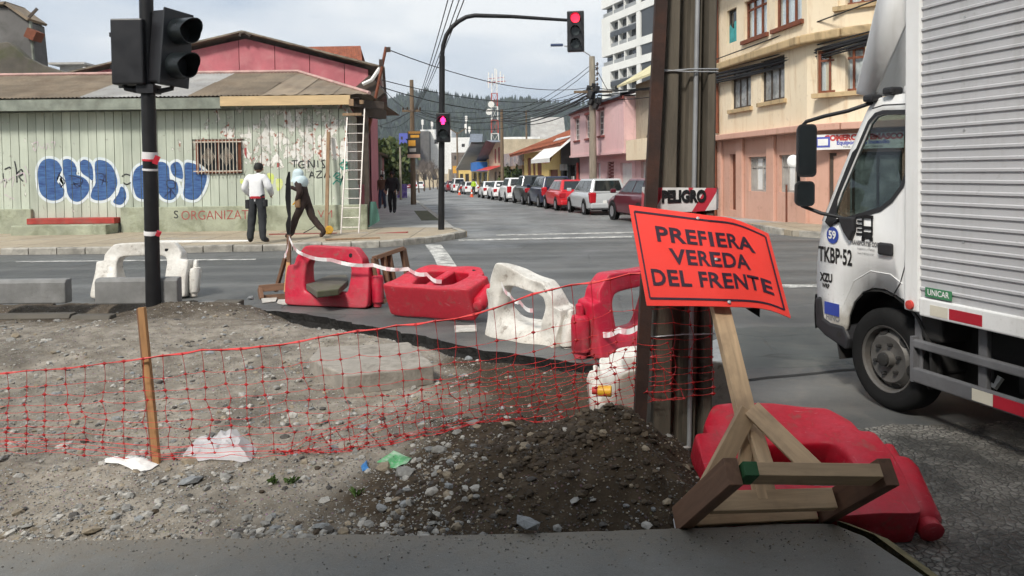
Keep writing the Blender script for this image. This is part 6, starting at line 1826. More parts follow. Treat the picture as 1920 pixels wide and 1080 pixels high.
# traffic cones by the parked cars
MT['cone'] = plain('cone_orange', (.7, .1, .03), .6, .1)
for px, lb in ((861, 'orange traffic cone beside the white saloon'), (884, 'orange traffic cone beside the white sedan, the nearer one')):
    u = u_at(px, 7.3); p = ST(u, 7.3); t_ = thing('traffic_cone', lb, 'traffic cone', p, group='cones by the parked cars')
    m = MB(); m.lathe([(.15, .03), (.035, .72)], 12); m.build('cone', MT['cone'], t_, smooth=50)
    m = MB(); m.lathe([(.105, .3), (.08, .46)], 12); m.build('band', MT['white'], t_, smooth=50)
    m = MB(); m.b2((-.19, -.19, 0), (.19, .19, .03)); m.build('base', MT['cone'], t_)
# small roadside signs at the far end
for i, (px, y0, y1, Y, mt, lb) in enumerate(((853, 311, 325, 128, 'banner_o', 'small orange square sign far down the street'), (836, 314, 326, 150, 'white', 'small white sign far down the street'))):
    a, c = at(px - 4, y1, Y), at(px + 4, y0, Y); p = Vector(((a.x + c.x) / 2, Y, road_z(Y)))
    t_ = thing('roadside_sign', lb, 'sign', p); m = MB(Matrix.Translation(-p)); m.b2((a.x, Y, a.z), (c.x, Y + .06, c.z)); m.build('plate', MT[mt], t_)
    m = MB(Matrix.Translation(-p)); m.tube([(p.x, Y + .1, p.z), (p.x, Y + .1, c.z)], .06, 6); m.build('post', MT['galv'], t_)

# ------------------------------------------------------------------ plastic barriers
def plastic(name, c, dirt, amt=.5):
    t = NT(name); v = t.coord('Object')
    n = t.noise(v, 3.2, 6, .65, .3); m = t.noise(v, 28, 4, .6)
    col = t.mix(t.math('MULTIPLY', t.ramp(n, [(.45, 0), (.75, 1)]), amt), t.ramp(m, [(.3, tuple(x * .82 for x in c)), (.7, c)]), dirt)
    g = t.sep(v)[2]
    col = t.mix(t.math('MULTIPLY', t.ramp(t.math('ADD', t.math('MULTIPLY', g, 2.2), t.math('MULTIPLY', n, .35)), [(.08, .75), (.42, 0)]), amt + .1), col, dirt)
    sc = t.noise(t.coord('Object', (1.2, 3, 14)), 5, 5, .7, .8); sc2 = t.noise(t.coord('Object', (16, 3, 2), rot=(0, .5, 0)), 4, 5, .7, .6)
    scr = t.math('MAXIMUM', t.ramp(sc, [(.63, 0), (.68, .55)]), t.ramp(sc2, [(.65, 0), (.7, .45)]))
    col = t.mix(scr, col, tuple(min(.85, x * .55 + .22) for x in c))
    mud = t.noise(v, 9, 6, .75, .5); col = t.mix(t.math('MULTIPLY', t.ramp(mud, [(.56, 0), (.68, .8)]), amt + .25), col, (.17, .13, .1))
    t.col(col); t.rough(t.ramp(mud, [(.4, .36), (.65, .75)])); t.bump(t.math('ADD', m, t.math('MULTIPLY', n, 2.0)), .25, .008); t.set(Specular_IOR_Level=.45)
    return t.mat
MT['red_plastic'] = plastic('red_plastic', (.52, .01, .04), (.26, .1, .1), .55)
MT['red_clean'] = plastic('red_plastic_clean', (.56, .008, .03), (.3, .06, .07), .4)
MT['white_plastic'] = plastic('white_plastic', (.68, .66, .61), (.3, .25, .19), .6)
HALF = [((0, 0), (0, .165)), ((.26, 0), (.14, .165)), ((.47, 0), (.22, .17)), ((.525, .012), (.25, .19)), ((.535, .06), (.265, .23)), ((.535, .27), (.28, .33)), ((.53, .46), (.285, .44)), ((.525, .492), (.283, .475)), ((.5, .5), (.28, .49)), ((.452, .503), (.275, .505)), ((.443, .515), (.27, .52)), ((.44, .58), (.255, .545)),
        ((.43, .61), (.24, .553)), ((.345, .715), (.2, .562)), ((.32, .732), (.17, .565)), ((.16, .737), (.07, .566)), ((0, .737), (0, .566))]
LOOP = HALF + [((-o[0], o[1]), (-i[0], i[1])) for o, i in reversed(HALF[1:-1])]
def barrier_mesh(bend=None, levels=2, low=0.0):
    def th(z): return .195 + (.08 - .195) * min(1, max(0, (z - .02) / .6)) ** .8
    rings = []
    for (ox, oz), (ix, iz) in LOOP:
        iz -= low * max(0, iz - .165) / .4; ix *= 1 - .35 * low
        P = lambda k: (ox + (ix - ox) * k, oz + (iz - oz) * k)
        ring = []
        for k, f in ((0, .8), (.03, .94), (.1, 1), (.5, 1), (.86, .97), (.96, .9), (1, .74), (1, -.74), (.96, -.9), (.86, -.97), (.5, -1), (.1, -1), (.03, -.94), (0, -.8)):
            x, z = P(k); ring.append(Vector((x, f * th(z), z)))
        rings.append(ring)
    m = MB(); m.loft(rings, close=True)
    o = m.build('barrier_tmp', MT['red_plastic'])
    s_ = o.modifiers.new('s', 'SUBSURF'); s_.levels = s_.render_levels = levels
    me = evaluated_mesh(o); bpy.data.objects.remove(o)
    if bend:
        for v in me.vertices: v.co = bend(v.co.copy())
    me.materials.clear(); me.shade_smooth(); return me
def barrier(label, mat, M, bend=None, loc=None, sx=1.0, twin=False, low=0.0):
    """M: 4x4 placing the barrier in the world"""
    t_ = thing('plastic_barrier', label, 'barrier', M.translation, rot=M.to_euler(), group='plastic road barriers')
    def B(v):
        v = bend(v) if bend else v
        return Vector((v.x * sx, v.y, v.z))
    mkobj('body', barrier_mesh(B, low=low), MT[mat], t_)
    m = MB(); m.lathe([(.04, .0), (.055, .01), (.055, .05), (.08, .07), (.082, .33), (.072, .37), (.036, .385), (.034, .47), (.015, .485)], 18, Matrix.Translation((.59, 0, 0)))
    if bend: m.v = [bend(v) for v in m.v]
    m.v = [Vector((v.x + .535 * (sx - 1), v.y, v.z)) for v in m.v]
    m.build('hinge_column', MT[mat], t_, smooth=50)
    if twin:
        m = MB(); m.loft([[Vector((x, y, z)) for x, y in ((-.06, -w), (.06, -w), (.06, w), (-.06, w))] for z, w in ((.12, .165), (.35, .12), (.58, .09))])
        if bend: m.v = [bend(v) for v in m.v]
        m.build('middle_post', MT[mat], t_, bevel=.02, smooth=50)
    m = MB(); m.lathe([(.026, -.002), (.026, .003), (.001, .0031)], 16, Matrix.Translation((.3, -.0795, .64)) @ Euler((rad(84), 0, 0)).to_matrix().to_4x4())
    if bend: m.v = [bend(v) for v in m.v]
    m.build('filler_hole', MT['interior'], t_, smooth=40)
    return t_
def frame(o, x, z):
    x = Vector(x).normalized(); z = Vector(z); z = (z - x * z.dot(x)).normalized(); y = z.cross(x)
    M = Matrix.Identity(4)
    for i in range(3): M[i][0], M[i][1], M[i][2], M[i][3] = x[i], y[i], z[i], o[i]
    return M
def crumple(a, s, f=2.2):
    return lambda v: v + Vector((a * noise.noise((v.x * f + s, v.y * f, v.z * f)), a * noise.noise((v.x * f, v.y * f + s, v.z * f + 5)), a * .7 * noise.noise((v.x * f, v.y * f, v.z * f + s)) * min(1, v.z * 4)))
barrier('white plastic barrier standing behind the loose kerb block', 'white_plastic', frame(Vector((-4.98, 10.05, -.14)), (1, .02, 0), (.0, .1, 1)), crumple(.05, 3), sx=1.16)
barrier('upright red plastic barrier with a concrete chunk in its opening', 'red_plastic', frame(Vector((-2.27, 9.3, -.14)), (1, -.3, 0), (0, .03, 1)), crumple(.03, 8), sx=1.08)
barrier('red plastic barrier toppled flat, base facing the dirt', 'red_clean', frame(Vector((-.95, 8.2, .06)), (.88, -.42, .0), (.42, .8, .34)), crumple(.035, 1), sx=1.05, twin=True)
def squash(v):
    v = crumple(.085, 12, 3.2)(v); k = max(0, min(1, (v.x + .3) / .8)); v.z *= 1.0 - .25 * k; v.x *= 1.0 - .16 * v.z; v.y += .07 * math.sin(v.x * 5) + .12 * v.z * k; return v
barrier('battered white barrier leaning crookedly beside the toppled red one', 'white_plastic', frame(Vector((.16, 7.3, -.15)), (.62, -.75, -.02), (-.16, .05, 1)), squash, sx=.9)
barrier('red plastic barrier half hidden behind the rusty post', 'red_plastic', frame(Vector((1.02, 6.86, -.14)), (-.72, -.62, 0), (0, -.05, 1)), crumple(.04, 17))
barrier('white crumpled barrier lying behind the concrete pole', 'white_plastic', frame(Vector((1.06, 4.74, .04)), (-1, -.1, -.12), (-.05, .92, .3)), lambda v: crumple(.1, 23, 3)(Vector((v.x * .78, v.y * 1.05, v.z * .8))))
barrier('red plastic barrier leaning back behind the orange warning sign', 'red_clean', frame(Vector((1.3, 3.2, -.09)), (1, -.03, .0), (-.03, .9, .4)), lambda v: crumple(.03, 31, 3)(Vector((v.x * (1 - .06 * max(0, .3 - v.z)), max(-.115, min(v.y, .06)), v.z))), sx=.86, low=.12)

MT['slab_conc'] = plain('broken_slab', (.29, .265, .23), .9, .25, 5, .5, 45, dirt=(.1, .088, .07), dirt_amt=.8, dscale=5)
# ------------------------------------------------------------------ concrete pieces
def slab_obj(name, label, cat, pts, z0, z1, mat, group=None, bevel=.012):
    c = sum((Vector((p[0], p[1], 0)) for p in pts), Vector()) / len(pts); c.z = z0
    m = MB(Matrix.Translation(-c)); m.prism([(p[0], p[1]) for p in pts], z0, z1)
    o = m.build(name, MT[mat], loc=c, bevel=bevel); return tag(o, label, cat, group)
def kerb_block(px0, px1, py0, py1, Y, label, dep=.14, mat='conc'):
    a, c = at(px0, py1, Y), at(px1, py0, Y)
    o0 = Vector(((a.x + c.x) / 2, Y + dep / 2, a.z)); w, h = c.x - a.x, c.z - a.z
    m = MB(); n = 10
    m.prism([(-dep / 2, 0), (dep / 2, 0), (dep / 2, h), (-dep / 2 + .03, h), (-dep / 2, h - .04)], -w / 2, w / 2, Matrix(((0, 0, 1, 0), (1, 0, 0, 0), (0, 1, 0, 0), (0, 0, 0, 1))))
    return tag(m.build('kerb_block', MT[mat], loc=o0, bevel=.014, rot=(0, 0, random.uniform(-.03, .03))), label, 'kerb block', 'loose kerb blocks')
kerb_block(-30, 122, 524, 571, 8.72, 'grey loose kerb block farthest to the side by the old kerb')
kerb_block(178, 331, 521, 571, 8.78, 'grey loose kerb block standing in front of the white barrier')
kerb_block(396, 447, 566, 582, 8.95, 'short dark kerb stub at the end of the old kerb line', .2, 'mossy')
kerb_block(338, 394, 569, 580, 9.0, 'pale flush kerb stub beside the signal post', .2)
kerb_block(130, 205, 592, 604, 8.3, 'half buried kerb stub in the dark dip', .16, 'mossy')
kerb_block(-40, 128, 590, 600, 8.4, 'half buried long kerb under the loose kerb block', .16, 'mossy')
pts = [G(x, y, .06) for x, y in ((598, 650), (690, 646), (765, 641), (790, 662), (814, 684), (760, 692), (650, 704), (628, 694), (612, 690), (580, 672))]
jag = []
for i, a in enumerate(pts):
    c = pts[(i + 1) % len(pts)]
    for k in range(5):
        q = a.lerp(c, k / 5); w = .022 * noise.noise((q.x * 11, q.y * 11, 3)); jag.append(Vector((q.x + w, q.y + w * .7, 0)))
pts = jag
slab_obj('concrete_slab', 'broken concrete paving slab lying on the gravel', 'slab', pts, -.09, .06, 'slab_conc')
pts = [G(x, y, .06) for x, y in ((578, 541), (622, 524), (655, 523), (658, 534), (640, 551), (600, 556))]
pts = [Vector((p.x - .02, p.y - .05, 0)) for p in pts]
o = slab_obj('concrete_chunk', 'rough concrete chunk resting in the red barrier opening', 'concrete', [(p.x, p.y) for p in pts], .05, .13, 'mossy')
# flattened white litter on the asphalt edge
MT['paper'] = plain('trodden_paper', (.5, .48, .44), .9, .35, 8, .3, dirt=(.2, .19, .17), dirt_amt=.7, dscale=9)
def litter_patch(label, pts, z=-.136, mat='paper', h=.012, seed=0, name='litter'):
    P = [G(x, y, z) for x, y in pts]; c = sum(P, Vector()) / len(P)
    m = MB(Matrix.Translation(-c)); n = 10
    m.prism([(p.x, p.y) for p in P], z, z + h)
    return tag(m.build(name, MT[mat], loc=c, bevel=.003), label, 'litter', 'litter on the asphalt')
litter_patch('white paper scrap under the wooden stand', [(490, 561), (520, 559), (517, 566), (492, 569)])
litter_patch('larger white paper scrap before the upright red barrier', [(522, 563), (560, 562), (563, 570), (530, 572), (519, 569)])
litter_patch('white scraps beside the wooden frame', [(728, 570), (752, 566), (756, 574), (735, 576)])
litter_patch('pale flat board below the toppled red barrier', [(852, 612), (893, 611), (894, 622), (853, 624)])
litter_patch('pale flat scrap beside the half hidden red barrier', [(1077, 645), (1112, 640), (1116, 652), (1092, 654)])

# ------------------------------------------------------------------ wooden stands
def wood_mat(name, c, dark):
    t = NT(name); v = t.coord('Object'); r = t.rnd()
    vv = t.new('VectorMath', operation='ADD'); t.link(v, vv.inputs[0]); cx_ = t.new('CombineXYZ'); t.link(t.math('MULTIPLY', r, 37.0), cx_.inputs[0]); t.link(cx_.outputs[0], vv.inputs[1])
    mp = t.new('Mapping'); mp.inputs['Scale'].default_value = (14, 1.1, 14); t.link(vv.outputs[0], mp.inputs['Vector'])
    n = t.noise(mp.outputs[0], 2.2, 5, .6, .6); k = t.noise(vv.outputs[0], 5, 4)
    col = t.ramp(n, [(.3, tuple(x * .72 for x in c)), (.55, c), (.75, tuple(min(.9, x * 1.2) for x in c))])
    col = t.mix(t.ramp(k, [(.55, 0), (.75, .6)]), col, dark)
    col = t.mix(1.0, col, t.math('ADD', t.math('MULTIPLY', r, .35), .8), 'MULTIPLY')
    t.col(col).rough(.8).bump(n, .25, .004); return t.mat
MT['pine'] = wood_mat('raw_pine', (.45, .315, .19), (.17, .115, .075))
MT['pine_dark'] = wood_mat('brown_pine', (.16, .085, .05), (.06, .035, .025))
MT['pine_orange'] = wood_mat('orange_pine', (.42, .22, .09), (.2, .09, .04))
MT['green_end'] = plain('green_end_paint', (.02, .09, .03), .7, .2)
def plankb(parent, name, p0, p1, w, h, mat, M, up=(0, 0, 1)):
    """a bar as its own object with its long axis on local y, so the grain follows it"""
    p0, p1 = M @ Vector(p0), M @ Vector(p1)
    d = (p1 - p0); L = d.length; d.normalize(); up = Vector(up)
    if abs(d.dot(up)) > .98: up = Vector((0, 1, 0))
    x = d.cross(up).normalized(); z = x.cross(d)
    m = MB(); m.box((0, 0, 0), (w, L, h)); o = m.build(name, MT[mat], parent, bevel=.003)
    R = Matrix((x, d, z)).transposed().to_4x4(); o.matrix_local = Matrix.Translation((p0 + p1) / 2) @ R
    return o

# ---- orange warning sign -----------------------------------------------------------------
A, B_, C_, D_ = Vector((.75, 3.12, .03)), Vector((1.28, 3.16, .03)), at(1392, 887, 2.72), at(1637, 890, 2.76)
sg = thing('warning_sign', 'orange-red warning sign on a wooden stand tipped back against the pole', 'sign', A.lerp(B_, .5))
MSG = Matrix.Translation(-sg.location)
nrm = (B_ - A).cross(C_ - A).normalized()
if nrm.z < 0: nrm = -nrm
base = plankb(sg, 'base_bar', C_ - (D_ - C_) * .02, D_ + (D_ - C_) * .02, .05, .1, 'pine', MSG, up=(C_ - A))
base.name = 'front_bar'
plankb(sg, 'base_bar', A, B_, .045, .08, 'pine', MSG, up=nrm)
plankb(sg, 'base_bar', A.lerp(C_, .35) , B_.lerp(D_, .35), .045, .08, 'pine', MSG, up=nrm)
oo = nrm * .0
plankb(sg, 'side_bar', A - (C_ - A) * .06 - (B_ - A).normalized() * .045, C_ + (C_ - A) * .05 - (B_ - A).normalized() * .045, .055, .1, 'pine_dark', MSG, up=nrm)
plankb(sg, 'side_bar', B_ - (C_ - A) * .04 + (B_ - A).normalized() * .045, D_ + (C_ - A) * .05 + (B_ - A).normalized() * .045, .055, .1, 'pine_dark', MSG, up=nrm)
ge = plankb(sg, 'painted_end', C_ - (D_ - C_) * .022, C_ + (D_ - C_) * .085, .0525, .1025, 'green_end', MSG, up=(C_ - A))
post0 = A.lerp(B_, .46).lerp(C_.lerp(D_, .46), .35)
pt = at(1346, 560, 3.62)
ptop_ = post0.lerp(pt, 1.42)
plankb(sg, 'post', post0, ptop_, .085, .045, 'pine', MSG, up=(.1, -.7, .7))
jt = post0.lerp(pt, .42)
off = Vector((0, -.03, .03))
plankb(sg, 'brace', at(1318, 932, 3.0), at(1403, 770, 3.14), .075, .04, 'pine', MSG, up=(.2, -.8, .5))
plankb(sg, 'brace', at(1530, 885, 2.84), at(1411, 768, 3.12), .075, .04, 'pine', MSG, up=(-.3, -.8, .5))
plankb(sg, 'brace', at(1437, 880, 2.95), at(1412, 800, 3.17), .06, .04, 'pine', MSG, up=(0, -.8, .5))
plankb(sg, 'brace', at(1392, 890, 3.05), at(1406, 790, 3.2), .05, .04, 'pine', MSG, up=(0, -.8, .5))
bot = [(1213, 573), (1343, 574.5), (1432, 579), (1483, 596.5)]; topp = [(1179, 384), (1315, 402), (1378, 411), (1441, 438)]
bu, tu = [0, .49, .82, 1.0], [0, .51, .75, 1.0]
def lerp_tab(us, pts, u):
    for i in range(len(us) - 1):
        if u <= us[i + 1] or i == len(us) - 2:
            t = (u - us[i]) / (us[i + 1] - us[i])
            # smooth through neighbours
            p0, p1, p2, p3 = [Vector((*pts[max(0, min(len(pts) - 1, i + j - 1))], 0)) for j in range(4)]
            q = .5 * ((2 * p1) + (-p0 + p2) * t + (2 * p0 - 5 * p1 + 4 * p2 - p3) * t * t + (-p0 + 3 * p1 - 3 * p2 + p3) * t ** 3)
            return q.x, q.y
def panel(u, v, off=0.0):
    bx, by = lerp_tab(bu, bot, u); tx, ty = lerp_tab(tu, topp, u)
    k = max(0, u - .55)
    Yb, Yt = 3.5 + .25 * k, 3.72 + .32 * k
    p = at(bx, by, Yb).lerp(at(tx, ty, Yt), v)
    return p - Vector((0, off, -off * .5)) - sg.location
def sign_mat():
    t = NT('fluorescent_orange'); v = t.coord('Object'); n = t.noise(v, 6, 4); m = t.noise(v, 60, 3)
    t.col(t.ramp(n, [(.3, (.86, .045, .03)), (.7, (.92, .055, .04))])).rough(t.ramp(m, [(.3, .3), (.7, .45)])).bump(n, .15, .006); t.set(Specular_IOR_Level=.45); return t.mat
m = MB(); nU, nV = 28, 8
m.grid(lambda u, v: panel(u, v), nU, nV); m.grid(lambda u, v: panel(1 - u, v, -.006), nU, nV)
for e in range(nU):
    for vv in (0, 1): m.add([panel(e / nU, vv), panel((e + 1) / nU, vv), panel((e + 1) / nU, vv, -.006), panel(e / nU, vv, -.006)], [(0, 1, 2, 3)])
for e in range(nV):
    for uu in (0, 1): m.add([panel(uu, e / nV), panel(uu, (e + 1) / nV), panel(uu, (e + 1) / nV, -.006), panel(uu, e / nV, -.006)], [(0, 1, 2, 3)])
pan_ = m.build('panel', sign_mat(), sg, smooth=50, fix=False)
MT['sign_ink'] = plain('sign_ink', (.03, .01, .025), .5, .2, 8, 0)
m = MB()
def strip_uv(u0, v0, u1, v1, w, n=20):
    for k in range(n):
        a, c = k / n, (k + 1) / n
        if abs(u1 - u0) > abs(v1 - v0):
            ua, uc = u0 + (u1 - u0) * a, u0 + (u1 - u0) * c
            m.add([panel(ua, v0 - w, .0025), panel(uc, v0 - w, .0025), panel(uc, v0 + w, .0025), panel(ua, v0 + w, .0025)], [(0, 1, 2, 3)])
        else:
            va, vc = v0 + (v1 - v0) * a, v0 + (v1 - v0) * c; w2 = w * .75
            m.add([panel(u0 - w2, va, .0025), panel(u0 + w2, va, .0025), panel(u0 + w2, vc, .0025), panel(u0 - w2, vc, .0025)], [(0, 1, 2, 3)])
strip_uv(.05, .068, .95, .068, .011); strip_uv(.05, .935, .95, .935, .011); strip_uv(.05, .068, .05, .935, .011, 8); strip_uv(.95, .068, .95, .935, .011, 8)
m.build('border', MT['sign_ink'], pan_, fix=False)
for txt, cu_, cv, w_ in (('PREFIERA', .515, .725, .66), ('VEREDA', .515, .50, .54), ('DEL FRENTE', .5, .275, .80)):
    me = text_mesh(txt, 1.0, .028, 1.06)
    xs_ = [v.co.x for v in me.vertices]; ys_ = [v.co.y for v in me.vertices]
    sx_ = w_ / (max(xs_) - min(xs_)); sy_ = .165 / (max(ys_) - min(ys_)); mx_ = (max(xs_) + min(xs_)) / 2; my_ = (max(ys_) + min(ys_)) / 2
    bm = bmesh.new(); bm.from_mesh(me)
    bmesh.ops.triangulate(bm, faces=bm.faces)
    bmesh.ops.subdivide_edges(bm, edges=[e for e in bm.edges if e.calc_length() > .25], cuts=2)
    for v in bm.verts: v.co = panel(cu_ + (v.co.x - mx_) * sx_, cv + (v.co.y - my_) * sy_, .0025)
    bm.to_mesh(me); bm.free()
    mkobj('lettering', me, MT['sign_ink'], pan_)
for (u, v) in ((.47, .945), (.54, .5), (.57, .045)):
    m = MB(); c = panel(u, v, .004); m.lathe([(.009, -.004), (.008, .003), (.004, .005)], 10, Matrix.Translation(c) @ Euler((rad(60), 0, 0)).to_matrix().to_4x4()); m.build('bolt', MT['galv'], pan_, smooth=40)
m = MB(); a = at(1398, 578, 3.6) - sg.location; m.prism([(0, 0), (.07, .0), (.068, -.045), (.03, -.02)], 0, .01, Matrix.Translation(a) @ Matrix(((1, 0, 0, 0), (0, 0, 1, 0), (0, 1, 0, 0), (0, 0, 0, 1)))); m.build('backing_corner', MT['black'], sg)

# ---- concrete power pole ------------------------------------------------------------------
cp0 = Vector((.9, 4.16, -.05))
pol = thing('concrete_pole', 'thick ribbed concrete power pole beside the dirt heap', 'utility pole', cp0)
MT['pole_rib'] = plain('weathered_pole_concrete', (.11, .094, .072), .9, .3, 3, .45, 30, dirt=(.035, .03, .022), dirt_amt=.7, dscale=2.2, stretch=(3, 3, .5))
sec = [(-.165, -.135), (-.15, -.15), (-.06, -.15), (-.045, -.07), (.0, -.07), (.012, -.12), (.08, -.12), (.092, -.07), (.105, -.07), (.115, -.15), (.155, -.15), (.165, -.135), (.165, .14), (-.165, .14)]
def pol_pt(x, y, z):
    k = 1.02 - .05 * max(z, -.3); lean = .03 * z
    return Vector((x * k + lean, y * k + .01 * z, z))
m = MB(); m.loft([[pol_pt(x, y, z) for x, y in sec] for z in (-.3, .0, .5, 1, 2, 3, 5, 8.5)]); m.build('shaft', MT['pole_rib'], pol, bevel=.008)
m = MB(); m.tube([pol_pt(.046, -.134, z) for z in (.0, 1, 2, 3, 5, 8)], .013, 8); m.build('conduit', MT['galv'], pol, smooth=50)
for (z, n_) in ((2.075, 0), (2.09, 1), (.66, 2)):
    m = MB(); m.tube([pol_pt(x, y, z + (.012 if x < 0 else 0) * (1 if n_ == 0 else -1)) for x, y in ((-.2, -.13), (-.16, -.158), (0, -.16), (.1, -.16), (.17, -.15), (.172, .15), (-.17, .15), (-.2, -.13))], .004, 5); m.build('wire_tie', MT['galv'], pol, smooth=50)
# printed tape round it
def tape_mat():
    t = NT('peligro_tape'); v = t.coord('Object'); x = t.sep(v)
    s_ = t.math('ADD', t.math('MULTIPLY', x[0], 1.0), t.math('MULTIPLY', x[2], -.62))
    f = t.math('FRACT', t.math('MULTIPLY', s_, 7.2)); f2 = t.math('MULTIPLY', t.math('GREATER_THAN', f, .5), t.math('GREATER_THAN', t.math('ABSOLUTE', t.math('ADD', x[0], .02)), .07))
    n = t.noise(v, 9, 4)
    t.col(t.mix(f2, t.ramp(n, [(.3, (.5, .49, .48)), (.7, (.68, .67, .66))]), (.45, .03, .05))).rough(.45).bump(n, .4, .01); return t.mat
MT['peligro'] = tape_mat()
tz0, tz1 = at(1270, 391, 3.98).z + .035, at(1270, 350, 3.98).z + .045
tp = thing('danger_tape', 'red and white tape printed PELIGRO wrapped round the concrete pole', 'tape', cp0 + Vector((0, 0, tz0)))
loop_ = [(-.215, -.12), (-.17, -.165), (-.05, -.168), (.05, -.168), (.165, -.166), (.185, -.14), (.185, .16), (-.2, .16)]
m = MB(); rg = random.Random(2)
rings = []
for zz, o_ in ((tz0, .0), ((tz0 + tz1) / 2, .004), (tz1, .0)):
    rings.append([pol_pt(x * 1.0, y - (o_ if y < 0 else 0), zz) + Vector((0, 0, -tz0 + rg.uniform(-.006, .006))) for x, y in loop_])
m.loft(rings, cap=False); tpb = m.build('band', MT['peligro'], tp, smooth=40)
pc_ = pol_pt(-.02, -.171, (tz0 + tz1) / 2) - Vector((0, 0, tz0))
text_obj('lettering', 'PELIGRO', .085, MT['black'], tpb, Matrix.Translation(pc_ + Vector((0, -.004, .012))) @ Euler((rad(90), 0, 0)).to_matrix().to_4x4(), bold=.0055, sx=.72)
m = MB(); m.add([pol_pt(-.2, -.17, .95) - Vector((0, 0, tz0)), pol_pt(-.185, -.175, .95) - Vector((0, 0, tz0)), pol_pt(-.2, -.18, .55) - Vector((0, 0, tz0)), pol_pt(-.225, -.18, .55) - Vector((0, 0, tz0)), pol_pt(-.205, -.17, .2) - Vector((0, 0, tz0)), pol_pt(-.22, -.17, .2) - Vector((0, 0, tz0))], [(0, 1, 2, 3), (3, 2, 4, 5)]); m.build('hanging_end', MT['peligro'], tp, fix=False)
# rusty channel standing beside it
MT['rust_dark'] = plain('dark_rusty_steel', (.035, .02, .016), .85, .4, 5, .3, dirt=(.09, .035, .02), dirt_amt=.6, dscale=6)
r0, r1 = at(1197, 800, 3.92), at(1240, -10, 4.0)
r2 = r0.lerp(r1, 1.6)
rp = thing('rusty_post', 'dark rusty steel channel post leaning along the concrete pole', 'post', r0 - Vector((0, 0, .1)))
m = MB(Matrix.Translation(-rp.location)); d = (r2 - r0).normalized()
for dx, w, dp in ((0, .062, .008), (-.028, .008, .05), (.028, .008, .05)): m.bar(r0 + Vector((dx, .02 if dx else 0, -.15)), r2 + Vector((dx, .02 if dx else 0, 0)), w, dp, up=(0, 1, 0))
m.build('channel', MT['rust_dark'], rp)

# ---- other wooden pieces on the road ------------------------------------------------------
s0 = G(541, 558, -.14)
st2 = thing('sign_stand', 'wooden sign stand seen edge-on left of the upright red barrier', 'sign', s0)
M2 = Matrix.Translation(-s0); Ys = s0.y
def sq(px, py, dy=0): return at(px, py, Ys + dy)
plankb(st2, 'post', sq(541, 560), sq(542, 440), .05, .05, 'pine_dark', M2)
plankb(st2, 'brace', sq(517, 546, .05), sq(535, 484), .06, .04, 'pine_dark', M2); plankb(st2, 'brace', sq(536, 548, -.25), sq(541, 490), .05, .03, 'pine_orange', M2)
for (a, c) in (((487, 541), (545, 536)), ((490, 560), (545, 556)), ((487, 541), (491, 562))):
    plankb(st2, 'base_bar', sq(*a), sq(*c, -.1), .05, .09, 'pine_dark', M2)
m = MB(M2)
prof = [(543, 322, 3), (541, 335, 7), (541, 350, 9), (540.5, 370, 10), (541.5, 390, 8), (543, 405, 5), (541, 420, 9), (541, 432, 7), (542, 442, 4)]
m.loft([[sq(x - w / 2, y) + Vector((0, -.02, 0)), sq(x + w / 2, y) + Vector((0, -.02, 0)), sq(x + w / 2, y, .3), sq(x - w / 2, y, .3)] for x, y, w in prof]); m.build('sign_panel', MT['black'], st2, smooth=60)
fr_ = [at(702, 484, 9.15), at(755, 466, 9.5), at(769, 538, 9.55), at(716, 567, 9.1)]
wf = thing('wooden_stand', 'upended slatted wooden stand right of the upright red barrier', 'wooden stand', Vector((fr_[3].x, fr_[3].y, -.14)))
M3 = Matrix.Translation(-wf.location)
for i in range(4): plankb(wf, 'bar', fr_[i], fr_[(i + 1) % 4], .05, .09, 'pine_dark', M3, up=(.5, 1, 0))
for k in (.28, .5): plankb(wf, 'slat', fr_[0].lerp(fr_[1], k), fr_[3].lerp(fr_[2], k), .07, .03, 'pine_dark', M3, up=(.5, 1, 0))
plankb(wf, 'slat', fr_[0].lerp(fr_[1], .38) + Vector((0, .1, 0)), fr_[3].lerp(fr_[2], .38) + Vector((0, .1, 0)), .04, .03, 'pine_orange', M3, up=(.5, 1, 0))
sb = G(297, 868, -.06)
sk = thing('wooden_stake', 'orange-brown wooden stake holding up the red mesh', 'stake', sb)
tp_ = at(266, 576, 4.12); M4 = Matrix.Translation(-sb)
plankb(sk, 'lath', sb - Vector((0, 0, .1)), tp_, .036, .03, 'pine_orange', M4, up=(0, 1, 0)); plankb(sk, 'lath', sb + Vector((-.024, .01, -.1)), tp_ + Vector((-.022, .01, -.01)), .018, .028, 'pine_dark', M4, up=(0, 1, 0))

# ---- red mesh fence -----------------------------------------------------------------------
MT['mesh_red'] = plain('red_mesh_plastic', (.62, .02, .02), .5, .2, 9, 0)
MT['mesh_dark'] = plain('red_mesh_knots', (.36, .008, .01), .5, .2, 9, 0)
TOPL = [(-600, 706), (-60, 704), (0, 700), (150, 688), (262, 674), (300, 668), (430, 657), (600, 632), (700, 620), (862, 594), (930, 578), (1000, 556), (1110, 527), (1195, 508), (1335, 520)]
BOTL = [(-600, 852), (-60, 846), (0, 846), (150, 850), (262, 862), (310, 866), (450, 864), (600, 860), (760, 842), (850, 822), (1000, 795), (1110, 772), (1195, 752), (1335, 738)]
def tab(L, x):
    for (x0, y0), (x1, y1) in zip(L, L[1:]):
        if x <= x1: return y0 + (y1 - y0) * (x - x0) / (x1 - x0)
    return L[-1][1]
def netY(px):
    if px < 285: return 4.04
    if px < 900: return 4.04 + .18 * math.sin((px - 285) / 615 * math.pi / 1.3)
    return 4.04 + .18 * math.sin(math.pi / 1.3) - (px - 900) / 420 * .22
NR = 11
